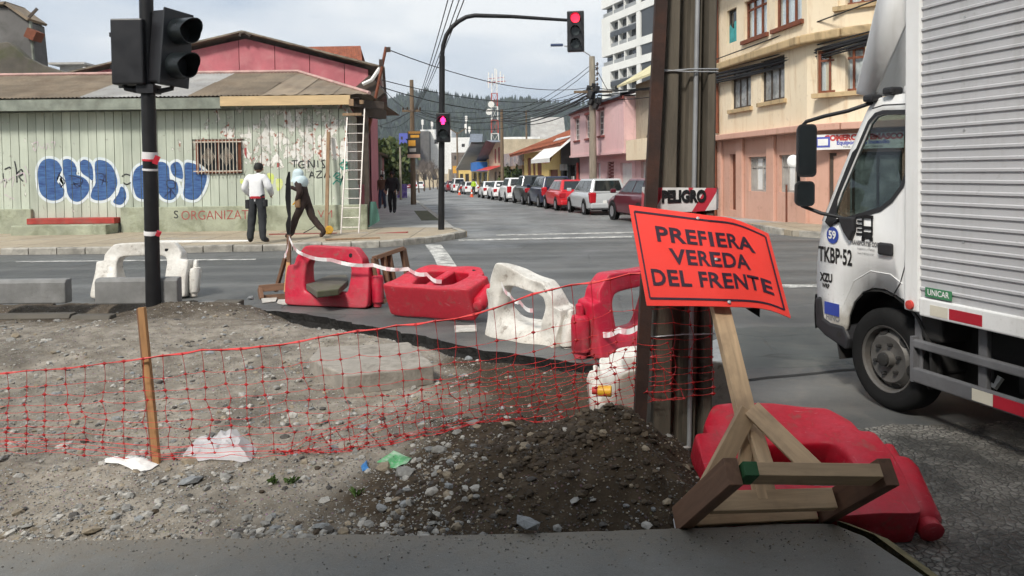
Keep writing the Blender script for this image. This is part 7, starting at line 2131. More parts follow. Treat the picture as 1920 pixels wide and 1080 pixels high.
def net_pt(i, j):
    """i column (0..), j row from the top"""
    px = -498 + i * 36.5
    v = j / (NR - 1)
    right = max(0, min(1, (px - 620) / 350))
    vv = v ** (1 - .28 * (1 - right)) if px < 620 else v ** (.72 - .17 * right)
    slant = 30 * max(0, min(1, (px - 240) / 120)) * (1 - .6 * right)
    qx = px + slant * vv * (1 - .15 * v) + 12 * noise.noise((i * .8, j * .5, 3)) * min(1, j * .5)
    yt, yb = tab(TOPL, px), tab(BOTL, min(1335, qx))
    qy = yt + (yb - yt) * vv + (9 * noise.noise((i * .7, j * .9, 8)) if 0 < j else 3.0 * noise.noise((i * .9, 0, 1)) + 9 * noise.noise((i * .23, 4, 1)) * (1 if i > 22 else .4))
    p = at(qx, qy, netY(px) + .05 * noise.noise((i * .4, j * .4, 5)) - .1 * vv * math.sin(min(1, j / NR) * 3.1))
    g = dirt_z(p.x, p.y) + .012
    if p.z < g: p.z = g
    return p
NC = 51
P_ = [[net_pt(i, j) for j in range(NR)] for i in range(NC)]
nt = thing('mesh_fence', 'sagging red plastic mesh fence strung from stake to concrete pole', 'fence', sb + Vector((.05, .05, 0)))
MN = Matrix.Translation(-nt.location)
m = MB(MN)
for i in range(NC):
    for j in range(NR - 1): m.tube([P_[i][j], P_[i][j].lerp(P_[i][j + 1], .5) + Vector((.002, 0, 0)), P_[i][j + 1]], [.0021, .0013, .0021], 4, cap=False)
m.build('upright_strands', MT['mesh_dark'], nt, fix=False)['kind'] = 'stuff'
m = MB(MN)
for i in range(NC - 1):
    for j in range(1, NR):
        a, c = P_[i][j], P_[i + 1][j]; mid = a.lerp(c, .5) - Vector((0, 0, .004)); m.tube([a, mid, c], [.0016, .0008, .0016], 4, cap=False)
# the lower edge has slumped into a loose fold
def fold_pt(i, j):
    px = 520 + i * 27 + 14 * noise.noise((i * .9, j * .7, 31)); b0 = tab(BOTL, min(1335, px)); k = max(0, min(1, (px - 520) / 260))
    qy = b0 - (20 + 85 * k) * (1 - j / 6) + 12 * noise.noise((i * .7, j * .8, 17)) * (1 if j < 6 else .4)
    p = at(px + 10 * j * .5, qy, netY(px) - .07 + .05 * noise.noise((i * .5, j * .6, 40)))
    p.z = max(p.z, dirt_z(p.x, p.y) + .012); return p
FP = [[fold_pt(i, j) for j in range(7)] for i in range(28)]
for i in range(27):
    for j in range(7): a, c = FP[i][j], FP[i + 1][j]; m.tube([a, a.lerp(c, .5) - Vector((0, 0, .004)), c], [.0016, .0009, .0016], 4, cap=False)
for j in (0, 1, 2):
    Q = [at(-60 + 26 * i, tab(BOTL, -60 + 26 * i) - 8 - 9 * j + 7 * noise.noise((i * .6, j, 50)), 3.98) for i in range(24)]
    for a, c in zip(Q, Q[1:]): m.tube([a, c], .0013, 4, cap=False)
m.build('cross_strands', MT['mesh_red'], nt, fix=False)['kind'] = 'stuff'
m = MB(MN)
for i in range(28):
    for j in range(6): m.tube([FP[i][j], FP[i][j + 1]], .0017, 4, cap=False)
m.build('fold_strands', MT['mesh_dark'], nt, fix=False)['kind'] = 'stuff'
m = MB(MN); rg = random.Random(9)
for p in [q for col_ in FP for q in col_]:
    r = rg.uniform(.005, .009); m.add([p + Vector(q) for q in ((r * 1.3, 0, 0), (-r * 1.3, 0, 0), (0, r * .5, 0), (0, -r * .5, 0), (0, 0, r), (0, 0, -r))], [(0, 2, 4), (2, 1, 4), (1, 3, 4), (3, 0, 4), (2, 0, 5), (1, 2, 5), (3, 1, 5), (0, 3, 5)])
for i in range(NC):
    for j in range(NR):
        p = P_[i][j]; r = rg.uniform(.006, .0115)
        m.add([p + Vector(q) for q in ((r * 1.3, 0, 0), (-r * 1.3, 0, 0), (0, r * .5, 0), (0, -r * .5, 0), (0, 0, r), (0, 0, -r))], [(0, 2, 4), (2, 1, 4), (1, 3, 4), (3, 0, 4), (2, 0, 5), (1, 2, 5), (3, 1, 5), (0, 3, 5)])
m.build('knots', MT['mesh_dark'], nt, fix=False)['kind'] = 'stuff'
m = MB(MN)
for s_ in range(3):
    m.tube([P_[i][0] + Vector((0, .004 * s_, .004 * math.sin(i * 2.1 + s_ * 2))) for i in range(NC)], [(.0012 if i < 21 else .0028) + .0024 * abs(noise.noise((i * .9, s_, 0))) for i in range(NC)], 5)
m.build('top_edge', MT['mesh_red'], nt, smooth=60, fix=False)

# ---- barrier tape strung between the barriers ---------------------------------------------
def tape_run(label, pts, w=.045):
    P = [at(x, y, Y) for x, y, Y in pts]; o0 = P[0]; m = MB(Matrix.Translation(-o0)); n = 8; Q = []
    for i in range(len(P) - 1):
        for k in range(n): Q.append(P[i].lerp(P[i + 1], k / n) - Vector((0, 0, .03 * math.sin(k / n * math.pi))))
    Q.append(P[-1])
    for i in range(len(Q) - 1):
        a = .9 * noise.noise((i * .35, len(pts), 2)); a2 = .9 * noise.noise(((i + 1) * .35, len(pts), 2))
        ua, ub = Vector((0, math.sin(a), math.cos(a))) * w / 2, Vector((0, math.sin(a2), math.cos(a2))) * w / 2
        m.mi = (i // 3) % 2 * (1 if i % 7 else 0); m.add([Q[i] - ua, Q[i + 1] - ub, Q[i + 1] + ub, Q[i] + ua], [(0, 1, 2, 3)])
    return tag(m.build('barrier_tape', [MT['tape'], MT['tape_pink']], loc=o0, fix=False), label, 'tape', 'barrier tape strung between barriers')
MT['tape_pink'] = plain('barrier_tape_faded', (.62, .4, .42), .5, .1)
tape_run('faded tape tied from the wooden stand over the upright red barrier', [(542, 445, 9.2), (560, 473, 9.1), (620, 487, 8.98), (700, 497, 8.9), (765, 504, 8.7), (800, 514, 8.3), (828, 528, 8.1)])
tape_run('loose tape tail hanging from the wooden stand', [(541, 445, 9.15), (540, 462, 9.15), (533, 480, 9.2)], .06)
tape_run('twisted tape draped inside the battered white barrier', [(940, 531, 7.2), (955, 552, 7.1), (975, 566, 7.05), (1000, 582, 7.0)], .04)
tape_run('red and white tape sagging to the half hidden red barrier', [(1060, 598, 7.0), (1072, 612, 6.8), (1088, 624, 6.6), (1118, 624, 6.5), (1160, 619, 6.3), (1200, 611, 6.2)], .05)
tape_run('thin tape hanging from the half hidden red barrier', [(1189, 662, 6.1), (1176, 690, 5.3), (1165, 705, 4.9)], .02)

# ---- litter --------------------------------------------------------------------------------
def film_mat(name, c, a):
    t = NT(name); v = t.coord('Object'); n = t.noise(v, 9, 5, .6)
    t.col(c).rough(.35).bump(n, .6, .02); t.b.inputs['Alpha'].default_value = a; t.b.inputs['Transmission Weight'].default_value = .0; return t.mat
MT['film'] = film_mat('clear_plastic_film', (.75, .74, .76), .55); MT['rag'] = plain('white_rag', (.72, .72, .7), .8, .12, 6, .4, 25)
def crumpled(name, label, cat, outline, mat, h, seed, z=-.05, f=9, nn=16, group='litter on the dirt'):
    P = [G(x, y, z) for x, y in outline]; c = sum(P, Vector()) / len(P); c.z = dirt_z(c.x, c.y)
    m = MB(); rings = []
    for k in range(nn + 1):
        s_ = k / nn; ring = []
        for i in range(len(P) * 3):
            a = P[i // 3].lerp(P[(i // 3 + 1) % len(P)], (i % 3) / 3); q = c + (a - c) * s_
            zz = dirt_z(q.x, q.y) + .008 + h * (1 - s_ ** 2.2) * (.75 + .5 * noise.noise((q.x * f + seed, q.y * f, 0))) + h * .45 * (1 - s_ * .5) * noise.noise((q.x * f * 2.6, q.y * f * 2.6, seed))
            ring.append(Vector((q.x, q.y, max(zz, dirt_z(q.x, q.y) + .004))) - c)
        rings.append(ring)
    m.loft(rings, cap=False)
    return tag(m.build(name, MT[mat], loc=c, smooth=35, fix=False), label, cat, group)
crumpled('plastic_bag', 'clear crumpled plastic bag caught against the red mesh', 'bag', [(342, 848), (365, 828), (388, 832), (400, 822), (455, 818), (482, 838), (470, 862), (420, 864), (345, 866)], 'film', .11, 3)
crumpled('white_rag', 'crumpled white rag at the foot of the stake', 'rag', [(184, 862), (225, 864), (240, 852), (262, 855), (297, 868), (280, 876), (255, 882), (235, 872), (195, 869)], 'rag', .03, 6, f=14)
MT['packet'] = plain('green_packet_print', (.08, .32, .12), .4, .3, 12, .3, dirt=(.6, .6, .55), dirt_amt=.8, dscale=14)
crumpled('snack_packet', 'flattened green packet left of the soil heap', 'packet', [(706, 868), (738, 855), (772, 866), (762, 878), (742, 882)], 'packet', .02, 9, f=16)
MT['blue_plastic'] = plain('blue_plastic', (.03, .16, .4), .4, .3, 20, .2)
crumpled('bottle_cap', 'small blue plastic scrap beside the green packet', 'litter', [(676, 874), (688, 868), (692, 880), (680, 884)], 'blue_plastic', .025, 4, f=20)
MT['yellow_plastic'] = plain('yellow_plastic', (.65, .35, .03), .4, .2, 9, .1)
yb_ = at(1130, 733, 4.55); yb_.z = max(yb_.z, dirt_z(yb_.x, yb_.y) + .03)
ct = thing('yellow_bottle', 'yellow plastic bottle neck beside the white barrier end', 'bottle', yb_)
Mb = Euler((0, rad(90), rad(-10))).to_matrix().to_4x4()
m = MB(); m.lathe([(.03, -.03), (.034, -.02), (.034, .03), (.036, .05), (.03, .055)], 14, Mb); m.build('bottle_body', MT['yellow_plastic'], ct, smooth=40)
m = MB(); m.lathe([(.022, -.065), (.024, -.06), (.024, -.031)], 12, Mb); m.build('cap', MT['sign_red'], ct, smooth=40)
yc = G(1298, 955, .0); yc.z = dirt_z(yc.x, yc.y)
ct = thing('yellow_wrapper', 'yellow and white wrapper under the sign stand corner', 'litter', yc)
m = MB(); m.lathe([(.012, 0), (.022, .008), (.024, .02), (.012, .03)], 10); m.build('yellow_lid', MT['yellow_plastic'], ct, smooth=40)
m = MB(); m.grid(lambda u, v: (-.05 + .09 * u, -.03 + .05 * v, .02 + .03 * noise.noise((u * 5, v * 5, 2))), 6, 5); m.build('wrapper_film', MT['rag'], ct, smooth=40, fix=False)
crumpled('plastic_scrap', 'clear plastic scrap on the pavement edge under the sign stand', 'litter', [(1262, 975), (1275, 962), (1290, 970), (1300, 985), (1285, 992), (1268, 990)], 'film', .04, 12, f=16, z=0)

# ---- weeds -----------------------------------------------------------------------------------
MT['weed'] = leaf_mat('weed_green', (.07, .13, .025))
for i, (px, py, lb) in enumerate(((512, 905, 'small weed tuft in the gravel, the one nearer the bag'), (548, 905, 'small weed tuft in the gravel, the one nearer the heap'), (672, 926, 'single weed sprout before the green packet'), (1165, 806, 'green weed clump at the foot of the rusty post'))):
    q = G(px, py, -.05)
    for _ in range(5): q = G(px, py, dirt_z(q.x, q.y))
    rg = random.Random(i); m = MB(); s_ = 2.0 if i == 3 else 1.0
    for k in range(40 if i == 3 else 22):
        a = rg.uniform(0, 6.28); L = rg.uniform(.015, .035) * s_; w = .0035 * s_; d = Vector((math.cos(a), math.sin(a), 0)); o_ = Vector((rg.gauss(0, .012), rg.gauss(0, .012), 0)) * s_; n_ = Vector((-d.y, d.x, 0)) * w
        m.add([o_ - n_, o_ + n_, o_ + d * L * .5 + n_ + Vector((0, 0, L * .8)), o_ + d * L + Vector((0, 0, L * .9)), o_ + d * L * .5 - n_ + Vector((0, 0, L * .8))], [(0, 1, 2, 3, 4)])
    tag(m.build('weed', MT['weed'], loc=q, fix=False), lb, 'weed', 'weeds in the dirt')

# ------------------------------------------------------------------ delivery truck
TO, TH = Vector((2.48, 5.0, -.14)), rad(16)
truck = thing('box_truck', 'white box truck with corrugated cargo body waiting at the junction', 'truck', TO, rotz=TH)
TWM = Matrix.Translation(TO) @ Matrix.Rotation(TH, 4, 'Z'); TWI = TWM.inverted()
def T(px, py, x=0.0):
    """line of sight against the truck's lengthwise plane at local x"""
    o = TWI @ Vector((0, 0, CZ)); d = TWI.to_3x3() @ ray(px, py)
    return o + d * ((x - o.x) / d.x)
CW = 1.78
def truck_white():
    t = NT('truck_white'); v = t.coord('Object'); n = t.noise(v, 2.2, 6, .65); g = t.sep(v)[2]
    c = t.ramp(n, [(.3, (.7, .7, .68)), (.65, (.78, .78, .77))])
    d = t.ramp(t.math('ADD', g, t.math('MULTIPLY', n, .7)), [(.85, .75), (1.45, 0)])
    c = t.mix(d, c, (.3, .27, .22)); sp_ = t.noise(v, 45, 4, .7)
    c = t.mix(t.math('MULTIPLY', t.ramp(sp_, [(.58, 0), (.7, .8)]), t.ramp(g, [(.3, 1), (1.0, 0)])), c, (.16, .13, .1))
    st_ = t.noise(t.coord('Object', (9, 9, .7)), 1.5, 5, .6); c = t.mix(t.ramp(st_, [(.55, 0), (.8, .3)]), c, (.4, .38, .33))
    t.col(c).rough(.35).set(Specular_IOR_Level=.5); return t.mat
MT['truck_white'] = truck_white()
MT['truck_box'] = plain('cargo_aluminium', (.47, .47, .48), .45, .08, 1.2, .05, 30, metal=.0, dirt=(.37, .365, .36), dirt_amt=.5, dscale=1.6)
def box_mat():
    t = NT('cargo_side_paint'); v = t.coord('Object'); n = t.noise(v, 1.1, 6, .6); st = t.noise(t.coord('Object', (5, 5, .25)), 2.0, 6, .65); f = t.noise(v, 30, 4, .7)
    c = t.ramp(n, [(.3, (.43, .43, .44)), (.7, (.5, .5, .51))]); c = t.mix(t.ramp(st, [(.5, 0), (.78, .5)]), c, (.3, .29, .275)); c = t.mix(t.ramp(f, [(.62, 0), (.74, .5)]), c, (.26, .25, .24))
    t.col(c).rough(.5).bump(n, .2, .02); return t.mat
MT['truck_box'] = box_mat()
MT['blk'] = plain('black_plastic', (.02, .02, .022), .55, .2, 10, .1); MT['chassis'] = plain('dark_chassis', (.02, .019, .018), .85, .3, 6, .2)
MT['guard'] = plain('grey_side_guard', (.12, .12, .125), .6, .25, 4, .1, dirt=(.06, .055, .05), dirt_amt=.6)
MT['mirror'] = NT('mirror_glass').col((.3, .33, .34)).rough(.03).set(Metallic=1.0).mat
MT['cab_glass'] = glass('cab_side_glass', (.62, .72, .7), .6, k=.45, blend=.18)
MT['seat'] = plain('seat_fabric', (.03, .03, .035), .9, .2)
prof = [(.54, .44), (.6, .46), (.645, .62), (.655, .8), (.64, 1.0), (.6, 1.2), (.585, 1.26), (.26, 2.02), (.22, 2.09), (.14, 2.12), (-.2, 2.13), (-.25, 2.1), (-.265, 1.5), (-.265, .8), (-.235, .78),
        (-.2, .77), (-.13, .8), (-.03, .825), (.08, .82), (.18, .775), (.27, .69), (.325, .58), (.34, .47)]
win = [(.44, 1.27), (.475, 1.315), (.42, 1.46), (.2, 1.95), (.155, 1.99), (.1, 2.0), (-.13, 1.985), (-.155, 1.95), (-.16, 1.6), (-.135, 1.52), (-.06, 1.43), (.03, 1.37), (.2, 1.325), (.38, 1.275)]
def inset(z): return 0.0 if z < 1.22 else .11 * ((z - 1.22) / .9) ** 1.3
def bulge(t, z, s):   # plan rounding of the nose
    f = max(0, min(1, (t - .15) / .4)); k = 1 - (abs(2 * s - 1)) ** 3.2
    return .17 * f * k
def cab_pt(t, z, s):
    i = inset(z); return Vector((i + (CW - 2 * i) * s, t + bulge(t, z, s), z))
def side_panel(side):
    bm = bmesh.new(); s = 0.0 if side < 0 else 1.0
    for loop_ in (prof, win):
        vs = [bm.verts.new((t, z, 0)) for t, z in loop_]
        for i in range(len(vs)): bm.edges.new((vs[i], vs[(i + 1) % len(vs)]))
    bmesh.ops.triangle_fill(bm, use_beauty=True, use_dissolve=False, edges=bm.edges[:], normal=(0, 0, 1))
    bmesh.ops.subdivide_edges(bm, edges=bm.edges[:], cuts=1)
    for v in bm.verts: v.co = cab_pt(v.co.x, v.co.y, s)
    bmesh.ops.recalc_face_normals(bm, faces=bm.faces)
    for f in bm.faces:
        f.normal_update()
    if sum(f.normal.x for f in bm.faces) * side < 0:
        for f in bm.faces: f.normal_flip()
    me = bpy.data.meshes.new('door'); bm.to_mesh(me); bm.free()
    o = mkobj('door', me, MT['truck_white'], truck, smooth=30)
    sl = o.modifiers.new('t', 'SOLIDIFY'); sl.thickness = .03; sl.offset = -1
    return o
dl = side_panel(-1); dr = side_panel(1)
m = MB(); ST_ = [0, .012, .04, .1, .2, .35, .5, .65, .8, .9, .96, .988, 1]
def skin(pts):
    m.grid(lambda u, v: cab_pt(*pts[round(v * (len(pts) - 1))], ST_[round(u * (len(ST_) - 1))]), len(ST_) - 1, len(pts) - 1)
skin(prof[0:7]); skin(prof[7:15])
cabo = m.build('cab_shell', MT['truck_white'], truck, smooth=50, fix=False)
m = MB(); skin([prof[6], (.42, 1.64), prof[7]]); m.build('windscreen', MT['cab_glass'], truck, smooth=50, fix=False)
m = MB()
for s_ in (0, 1):
    a, c = cab_pt(.6, 1.24, s_), cab_pt(.25, 2.04, s_); sg_ = 1 if s_ == 0 else -1
    m.add([a, c, c + Vector((.07 * sg_, .035, 0)), a + Vector((.07 * sg_, .055, 0))], [(0, 1, 2, 3)])
m.build('pillar', MT['truck_white'], truck, fix=False)
# window glass, rubber surround
for s_, d_ in ((0, dl), (1, dr)):
    m = MB(); m.poly([cab_pt(t, z, s_) + Vector((.012 * (1 if s_ == 0 else -1), 0, 0)) for t, z in win]); m.build('window', MT['cab_glass'], d_, fix=False)
    m = MB(); g = grow(win, .03)
    for i in range(len(win)):
        j = (i + 1) % len(win); o_ = Vector((-.004 if s_ == 0 else .004, 0, 0))
        m.add([cab_pt(*win[i], s_) + o_, cab_pt(*win[j], s_) + o_, cab_pt(*g[j], s_) + o_, cab_pt(*g[i], s_) + o_], [(0, 1, 2, 3)])
    m.build('window_seal', MT['blk'], d_, fix=False)
m = MB(); m.poly([cab_pt(t, z, 0) + Vector((-.0055, 0, 0)) for t, z in ((.5, 1.2), (.56, 1.24), (.34, 1.75), (.3, 1.78), (.44, 1.42), (.44, 1.25))]); m.build('quarter_trim', MT['blk'], dl, fix=False)
seam = [(-.165, 2.04), (-.2, 2.0), (-.215, 1.6), (-.215, 1.3), (-.2, 1.0), (-.16, .88), (-.1, .795)]
m = MB(); m.tube([cab_pt(t, z, 0) + Vector((-.001, 0, 0)) for t, z in seam], .0045, 5); m.tube([cab_pt(t, z, 0) + Vector((-.001, 0, 0)) for t, z in ((-.165, 2.04), (-.1, 2.055), (.1, 2.065), (.2, 2.05))], .004, 5); m.build('door_seam', MT['blk'], dl, smooth=60)
m = MB(); m.tube([cab_pt(t, z, 0) + Vector((-.002, 0, 0)) for t, z in ((.36, .66), (.26, .84), (.1, .93), (-.08, .93), (-.18, .88))], .003, 5); m.build('arch_crease', MT['truck_white'], dl, smooth=60)
# handle, badges, plate
m = MB(); a = T(1663, 467); m.box((-.012, a.y, a.z), (.03, .125, .085)); hd = m.build('door_handle', MT['blk'], dl, bevel=.02)
TX = lambda px, py, o_=-.004: Matrix.Translation(Vector((T(px, py).x + o_ + inset(T(px, py).z), T(px, py).y, T(px, py).z))) @ Matrix(((0, 0, -1, 0), (-1, 0, 0, 0), (0, 1, 0, 0), (0, 0, 0, 1)))
def door_text(txt, px, py, size, mat, bold=0.0, sx=1.0, shear=0.0, o_=-.004): return text_obj('lettering', txt, size, MT[mat], dl, TX(px, py, o_), bold=bold, sx=sx, shear=shear)
door_text('TKBP·52', 1566, 481, .155, 'black', .004, .64); door_text('XZU', 1550, 521, .085, 'black', .004, .75); door_text('WRP', 1549, 536, .045, 'black', .002, .8)
MT['badge_blue'] = plain('badge_blue', (.03, .06, .3), .4, .1); MT['pale_ink'] = plain('grey_ink', (.2, .2, .2), .5, .1)
q = T(1562, 441); m = MB(); m.lathe([(.062, -.001), (.062, .002)], 24, Matrix.Translation((-.004, q.y, q.z)) @ Euler((0, rad(-90), 0)).to_matrix().to_4x4()); bd = m.build('number_badge', MT['badge_blue'], dl)
door_text('59', 1562, 441, .08, 'white', .003, o_=-.0085)
m = MB(); a, c = T(1547, 587), T(1574, 571); m.b2((-.006, a.y, a.z), (-.001, c.y, c.z)); m.build('blue_badge', MT['badge_blue'], dl)
door_text('HINO', 1562, 596, .06, 'pale_ink', .003, .95)
# painted truck emblem with speed lines
def rect(px0, px1, y0, y1, mat='black'):
    a, c = T(px0, y1), T(px1, y0); m.b2((-.0045, a.y, a.z), (-.0015, c.y, c.z))
m = MB()
for (x0, x1, y0, y1) in ((1618, 1638, 404, 409), (1617, 1620, 409, 446), (1634, 1637, 409, 440), (1617, 1637, 425, 429), (1619, 1636, 436, 447), (1616, 1622, 445, 452), (1631, 1637, 445, 452)): rect(x0, x1, y0, y1)
m.build('truck_emblem', MT['black'], dl)
for k in range(5):
    m = MB(); rect(1606 + (k % 2) * 2, 1617, 405 + k * 8, 408 + k * 8); m.build('speed_line', MT['black'], dl)
door_text('TRANSPORTES CORTE', 1624, 457, .042, 'pale_ink', .002, .72); door_text('Logistica y Fletes', 1624, 467, .024, 'pale_ink'); door_text('fono 9 8765 4321', 1624, 476, .022, 'pale_ink')
# bumper, step, arch lining
m = MB(); m.grid(lambda u, v: cab_pt(.66 + .012 * math.sin(v * 3.14), .42 + .26 * v, ST_[round(u * 12)]) + Vector((0, .012, 0)), 12, 3); m.build('bumper', MT['blk'], truck, smooth=50, fix=False)
m = MB(); pr_ = [(.6, .68), (.67, .66), (.655, .44), (.56, .39), (.33, .33), (.3, .42), (.36, .5), (.5, .5), (.57, .52)]
m.prism(pr_, -.012, .2, Matrix(((0, 0, 1, 0), (1, 0, 0, 0), (0, 1, 0, 0), (0, 0, 0, 1)))); m.build('bumper_corner', MT['blk'], truck, bevel=.02)
m = MB(); m.cyl((-.014, .4, .43), (-.006, .4, .43), .022, n=12); m.build('tow_hole', MT['chassis'], truck)
m = MB(); n = 14
m.loft([[Vector((x, .02 + r * math.cos(rad(200 - 220 * k / n)), .39 + r * math.sin(rad(200 - 220 * k / n)))) for x, r in ((.012, .41), (.012, .43), (.3, .43), (.3, .41))] for k in range(n + 1)]); m.build('wheel_arch', MT['chassis'], truck, smooth=50)
m = MB(); m.b2((.05, -.42, .34), (.32, -.38, .72)); m.b2((.02, -.47, .55), (.3, -.3, .76)); m.build('mudguard', MT['chassis'], truck, bevel=.02)
m = MB(); m.b2((.25, -6.2, .45), (1.55, .55, .72)); m.b2((.3, -1.4, .3), (.75, -.75, .66)); m.b2((.28, -.6, .2), (1.5, .5, .5)); m.build('chassis', MT['chassis'], truck)
m = MB(); q0 = T(1860, 712, .3); m.box(q0, (.03, .1, .08), (.3, .5, .2)); m.build('rag', MT['rag'], truck)
# wheels
def wheel(x, y, s_=1):
    Mw = Matrix.Translation((x, y, .343)) @ Euler((0, rad(-90) * s_, 0)).to_matrix().to_4x4() @ Matrix.Diagonal((.94, .94, .94, 1))
    m = MB(); m.lathe([(.235, -.2), (.33, -.2), (.36, -.17), (.365, -.1), (.365, -.035), (.352, -.012), (.33, .002), (.29, .004), (.245, -.006), (.235, -.02), (.2, -.13)], 40, Mw, cap=False); w = m.build('wheel', MT['tyre'], truck, smooth=40)
    m = MB(); m.lathe([(.02, .012), (.055, .012), (.062, -.03), (.1, -.034), (.125, -.028), (.165, -.022), (.19, -.05), (.212, -.075), (.222, -.02), (.238, -.008), (.243, -.016)], 36, Mw, cap=False); r_ = m.build('rim', MT['rim_steel'], w, smooth=40)
    for k in range(6):
        a = 2 * math.pi * (k + .3) / 6
        m = MB(); Mk = Mw @ Matrix.Translation((.188 * math.cos(a), .188 * math.sin(a), -.044)) @ Matrix.Rotation(a, 4, 'Z') @ Euler((0, rad(38), 0)).to_matrix().to_4x4(); m.lathe([(.034, -.006), (.034, .004), (.001, .0045)], 12, Mk @ Matrix.Diagonal((.75, 1.15, 1, 1))); m.build('hand_hole', MT['chassis'], r_)
        a += .5; m = MB(); m.lathe([(.014, -.03), (.014, .0), (.008, .004)], 6, Mw @ Matrix.Translation((.112 * math.cos(a), .112 * math.sin(a), 0))); m.build('wheel_nut', MT['chassis'], r_)
    m = MB(); m.lathe([(.05, .005), (.046, .03), (.03, .036)], 16, Mw); m.build('hub_cap', MT['chassis'], r_, smooth=40)
MT['rim_steel'] = plain('steel_rim', (.11, .105, .098), .55, .25, 6, .15, 30, metal=.3, dirt=(.09, .07, .05), dirt_amt=.6, dscale=5)
wheel(.03, 0); wheel(CW - .03, 0, -1); wheel(.0, -3.1); wheel(1.85, -3.1, -1)
# cargo body with its corrugated side
bt0, bt1, bz0, bz1, BXl, BXr = -.33, -5.6, .83, 3.15, -.045, 1.93
m = MB(); rows = []; z = bz0; pitch = .0665
while z < bz1 - .08:
    rows += [(z, 0), (z + pitch * .62, 0.0), (z + pitch * .72, .009), (z + pitch * .92, .009)]; z += pitch
rows.append((bz1 - .06, 0))
for xs_, sg_ in ((BXl, -1), (BXr, 1)):
    vs, fs = [], []
    for k, (zz, o_) in enumerate(rows):
        vs += [Vector((xs_ + sg_ * o_, bt0 - .03, zz)), Vector((xs_ + sg_ * o_, bt1, zz))]
        if k: fs.append((2 * k - 2, 2 * k - 1, 2 * k + 1, 2 * k))
    m.add(vs, fs)
bxs = m.build('cargo_side', MT['truck_box'], truck, fix=False)
m = MB(); m.b2((BXl + .004, bt1, bz0 - .1), (BXr - .004, bt0 - .002, bz1)); m.build('cargo_body', MT['truck_box'], truck)
for xs_, sg_ in ((BXl, -1), (BXr, 1)):
    m = MB(); m.b2((xs_ - .006 * (1 if sg_ < 0 else -1) + (-.012 if sg_ < 0 else .0), bt0 - .045, .73), (xs_ + (.05 if sg_ < 0 else .012), bt0 + .075, bz1))
    m.build('corner_post', MT['truck_white'], truck, bevel=.012)
m = MB(); m.b2((BXl - .02, bt1, .715), (BXl + .05, bt0 - .047, .83)); m.b2((BXr - .05, bt1, .715), (BXr + .02, bt0 - .05, .83)); m.build('sill_rail', MT['truck_white'], truck, bevel=.01)
for k in range(9):
    m = MB(); yk = bt0 - .35 - .62 * k
    for zz in (1.2, 1.85, 2.5): m.cyl((BXl - .004, yk, zz), (BXl, yk, zz), .008, n=8)
    r_ = m.build('rivets', MT['galv'], bxs); r_['kind'] = 'stuff'
def refl(px0, px1, y0, y1, mat, x=BXl - .0225):
    a, c = T(px0, (y0 + y1) / 2, x), T(px1, (y0 + y1) / 2, x); h = abs(T(px0, y0, x).z - T(px0, y1, x).z) / 2
    m = MB(); m.b2((x, a.y, a.z - h), (x - .002, c.y, a.z + h)); return m.build('reflector', MT[mat], truck)
MT['refl_red'] = plain('reflector_red', (.4, .015, .03), .4, .1); MT['refl_white'] = plain('reflector_white', (.6, .56, .46), .4, .1)
a = T(1783, 588, BXl - .0225); zc = .765
for (px0, px1, mt) in ((1749, 1782, 'refl_white'), (1785, 1847, 'refl_red')):
    y0, y1 = T(px0, 590, BXl).y, T(px1, 600, BXl).y; m = MB(); m.b2((BXl - .0225, y1, zc - .032), (BXl - .0205, y0, zc + .032)); m.build('reflector', MT[mt], truck)
q = T(1712, 571, BXl); m = MB(); m.lathe([(.03, 0), (.028, .015), (.0, .02)], 14, Matrix.Translation((BXl - .021, q.y, q.z)) @ Euler((0, rad(-90), 0)).to_matrix().to_4x4()); m.build('side_lamp', MT['sign_red'], truck, smooth=40)
MT['label_green'] = plain('green_label', (.05, .2, .09), .5, .2); a, c = T(1734, 553, BXl - .02), T(1784, 536, BXl - .02); m = MB(); m.b2((BXl - .018, c.y, .842), (BXl - .015, a.y, .9)); lb = m.build('maker_label', MT['label_green'], truck)
text_obj('lettering', 'UNICAR', .05, MT['white'], lb, Matrix.Translation((BXl - .0195, (a.y + c.y) / 2, .871)) @ Matrix(((0, 0, -1, 0), (-1, 0, 0, 0), (0, 1, 0, 0), (0, 0, 0, 1))), bold=.001, sx=.85)
# side guard
for (z0, z1, k) in ((.49, .545, 0), (.27, .365, 1)):
    m = MB(); m.b2((-.02, -2.6, z0), (.02, -.27, z1)); g_o = m.build('guard_rail', MT['guard'], truck, bevel=.01)
for y in (-.285, -.75, -1.5):
    m = MB(); m.b2((.021, y - .03, .28), (.06, y + .03, .74)); m.build('guard_post', MT['guard'], truck, bevel=.008)
m = MB(); m.b2((-.019, -.29, .27), (.019, -.262, .56)); m.build('guard_post', MT['guard'], truck)
for (px0, px1, mt) in ((1823, 1862, 'refl_white'), (1863, 1930, 'refl_red')):
    y0, y1 = T(px0, 745, -.02).y, T(px1, 760, -.02).y; m = MB(); m.b2((-.0235, y1, .283), (-.0215, y0, .352)); m.build('reflector', MT[mt], truck)
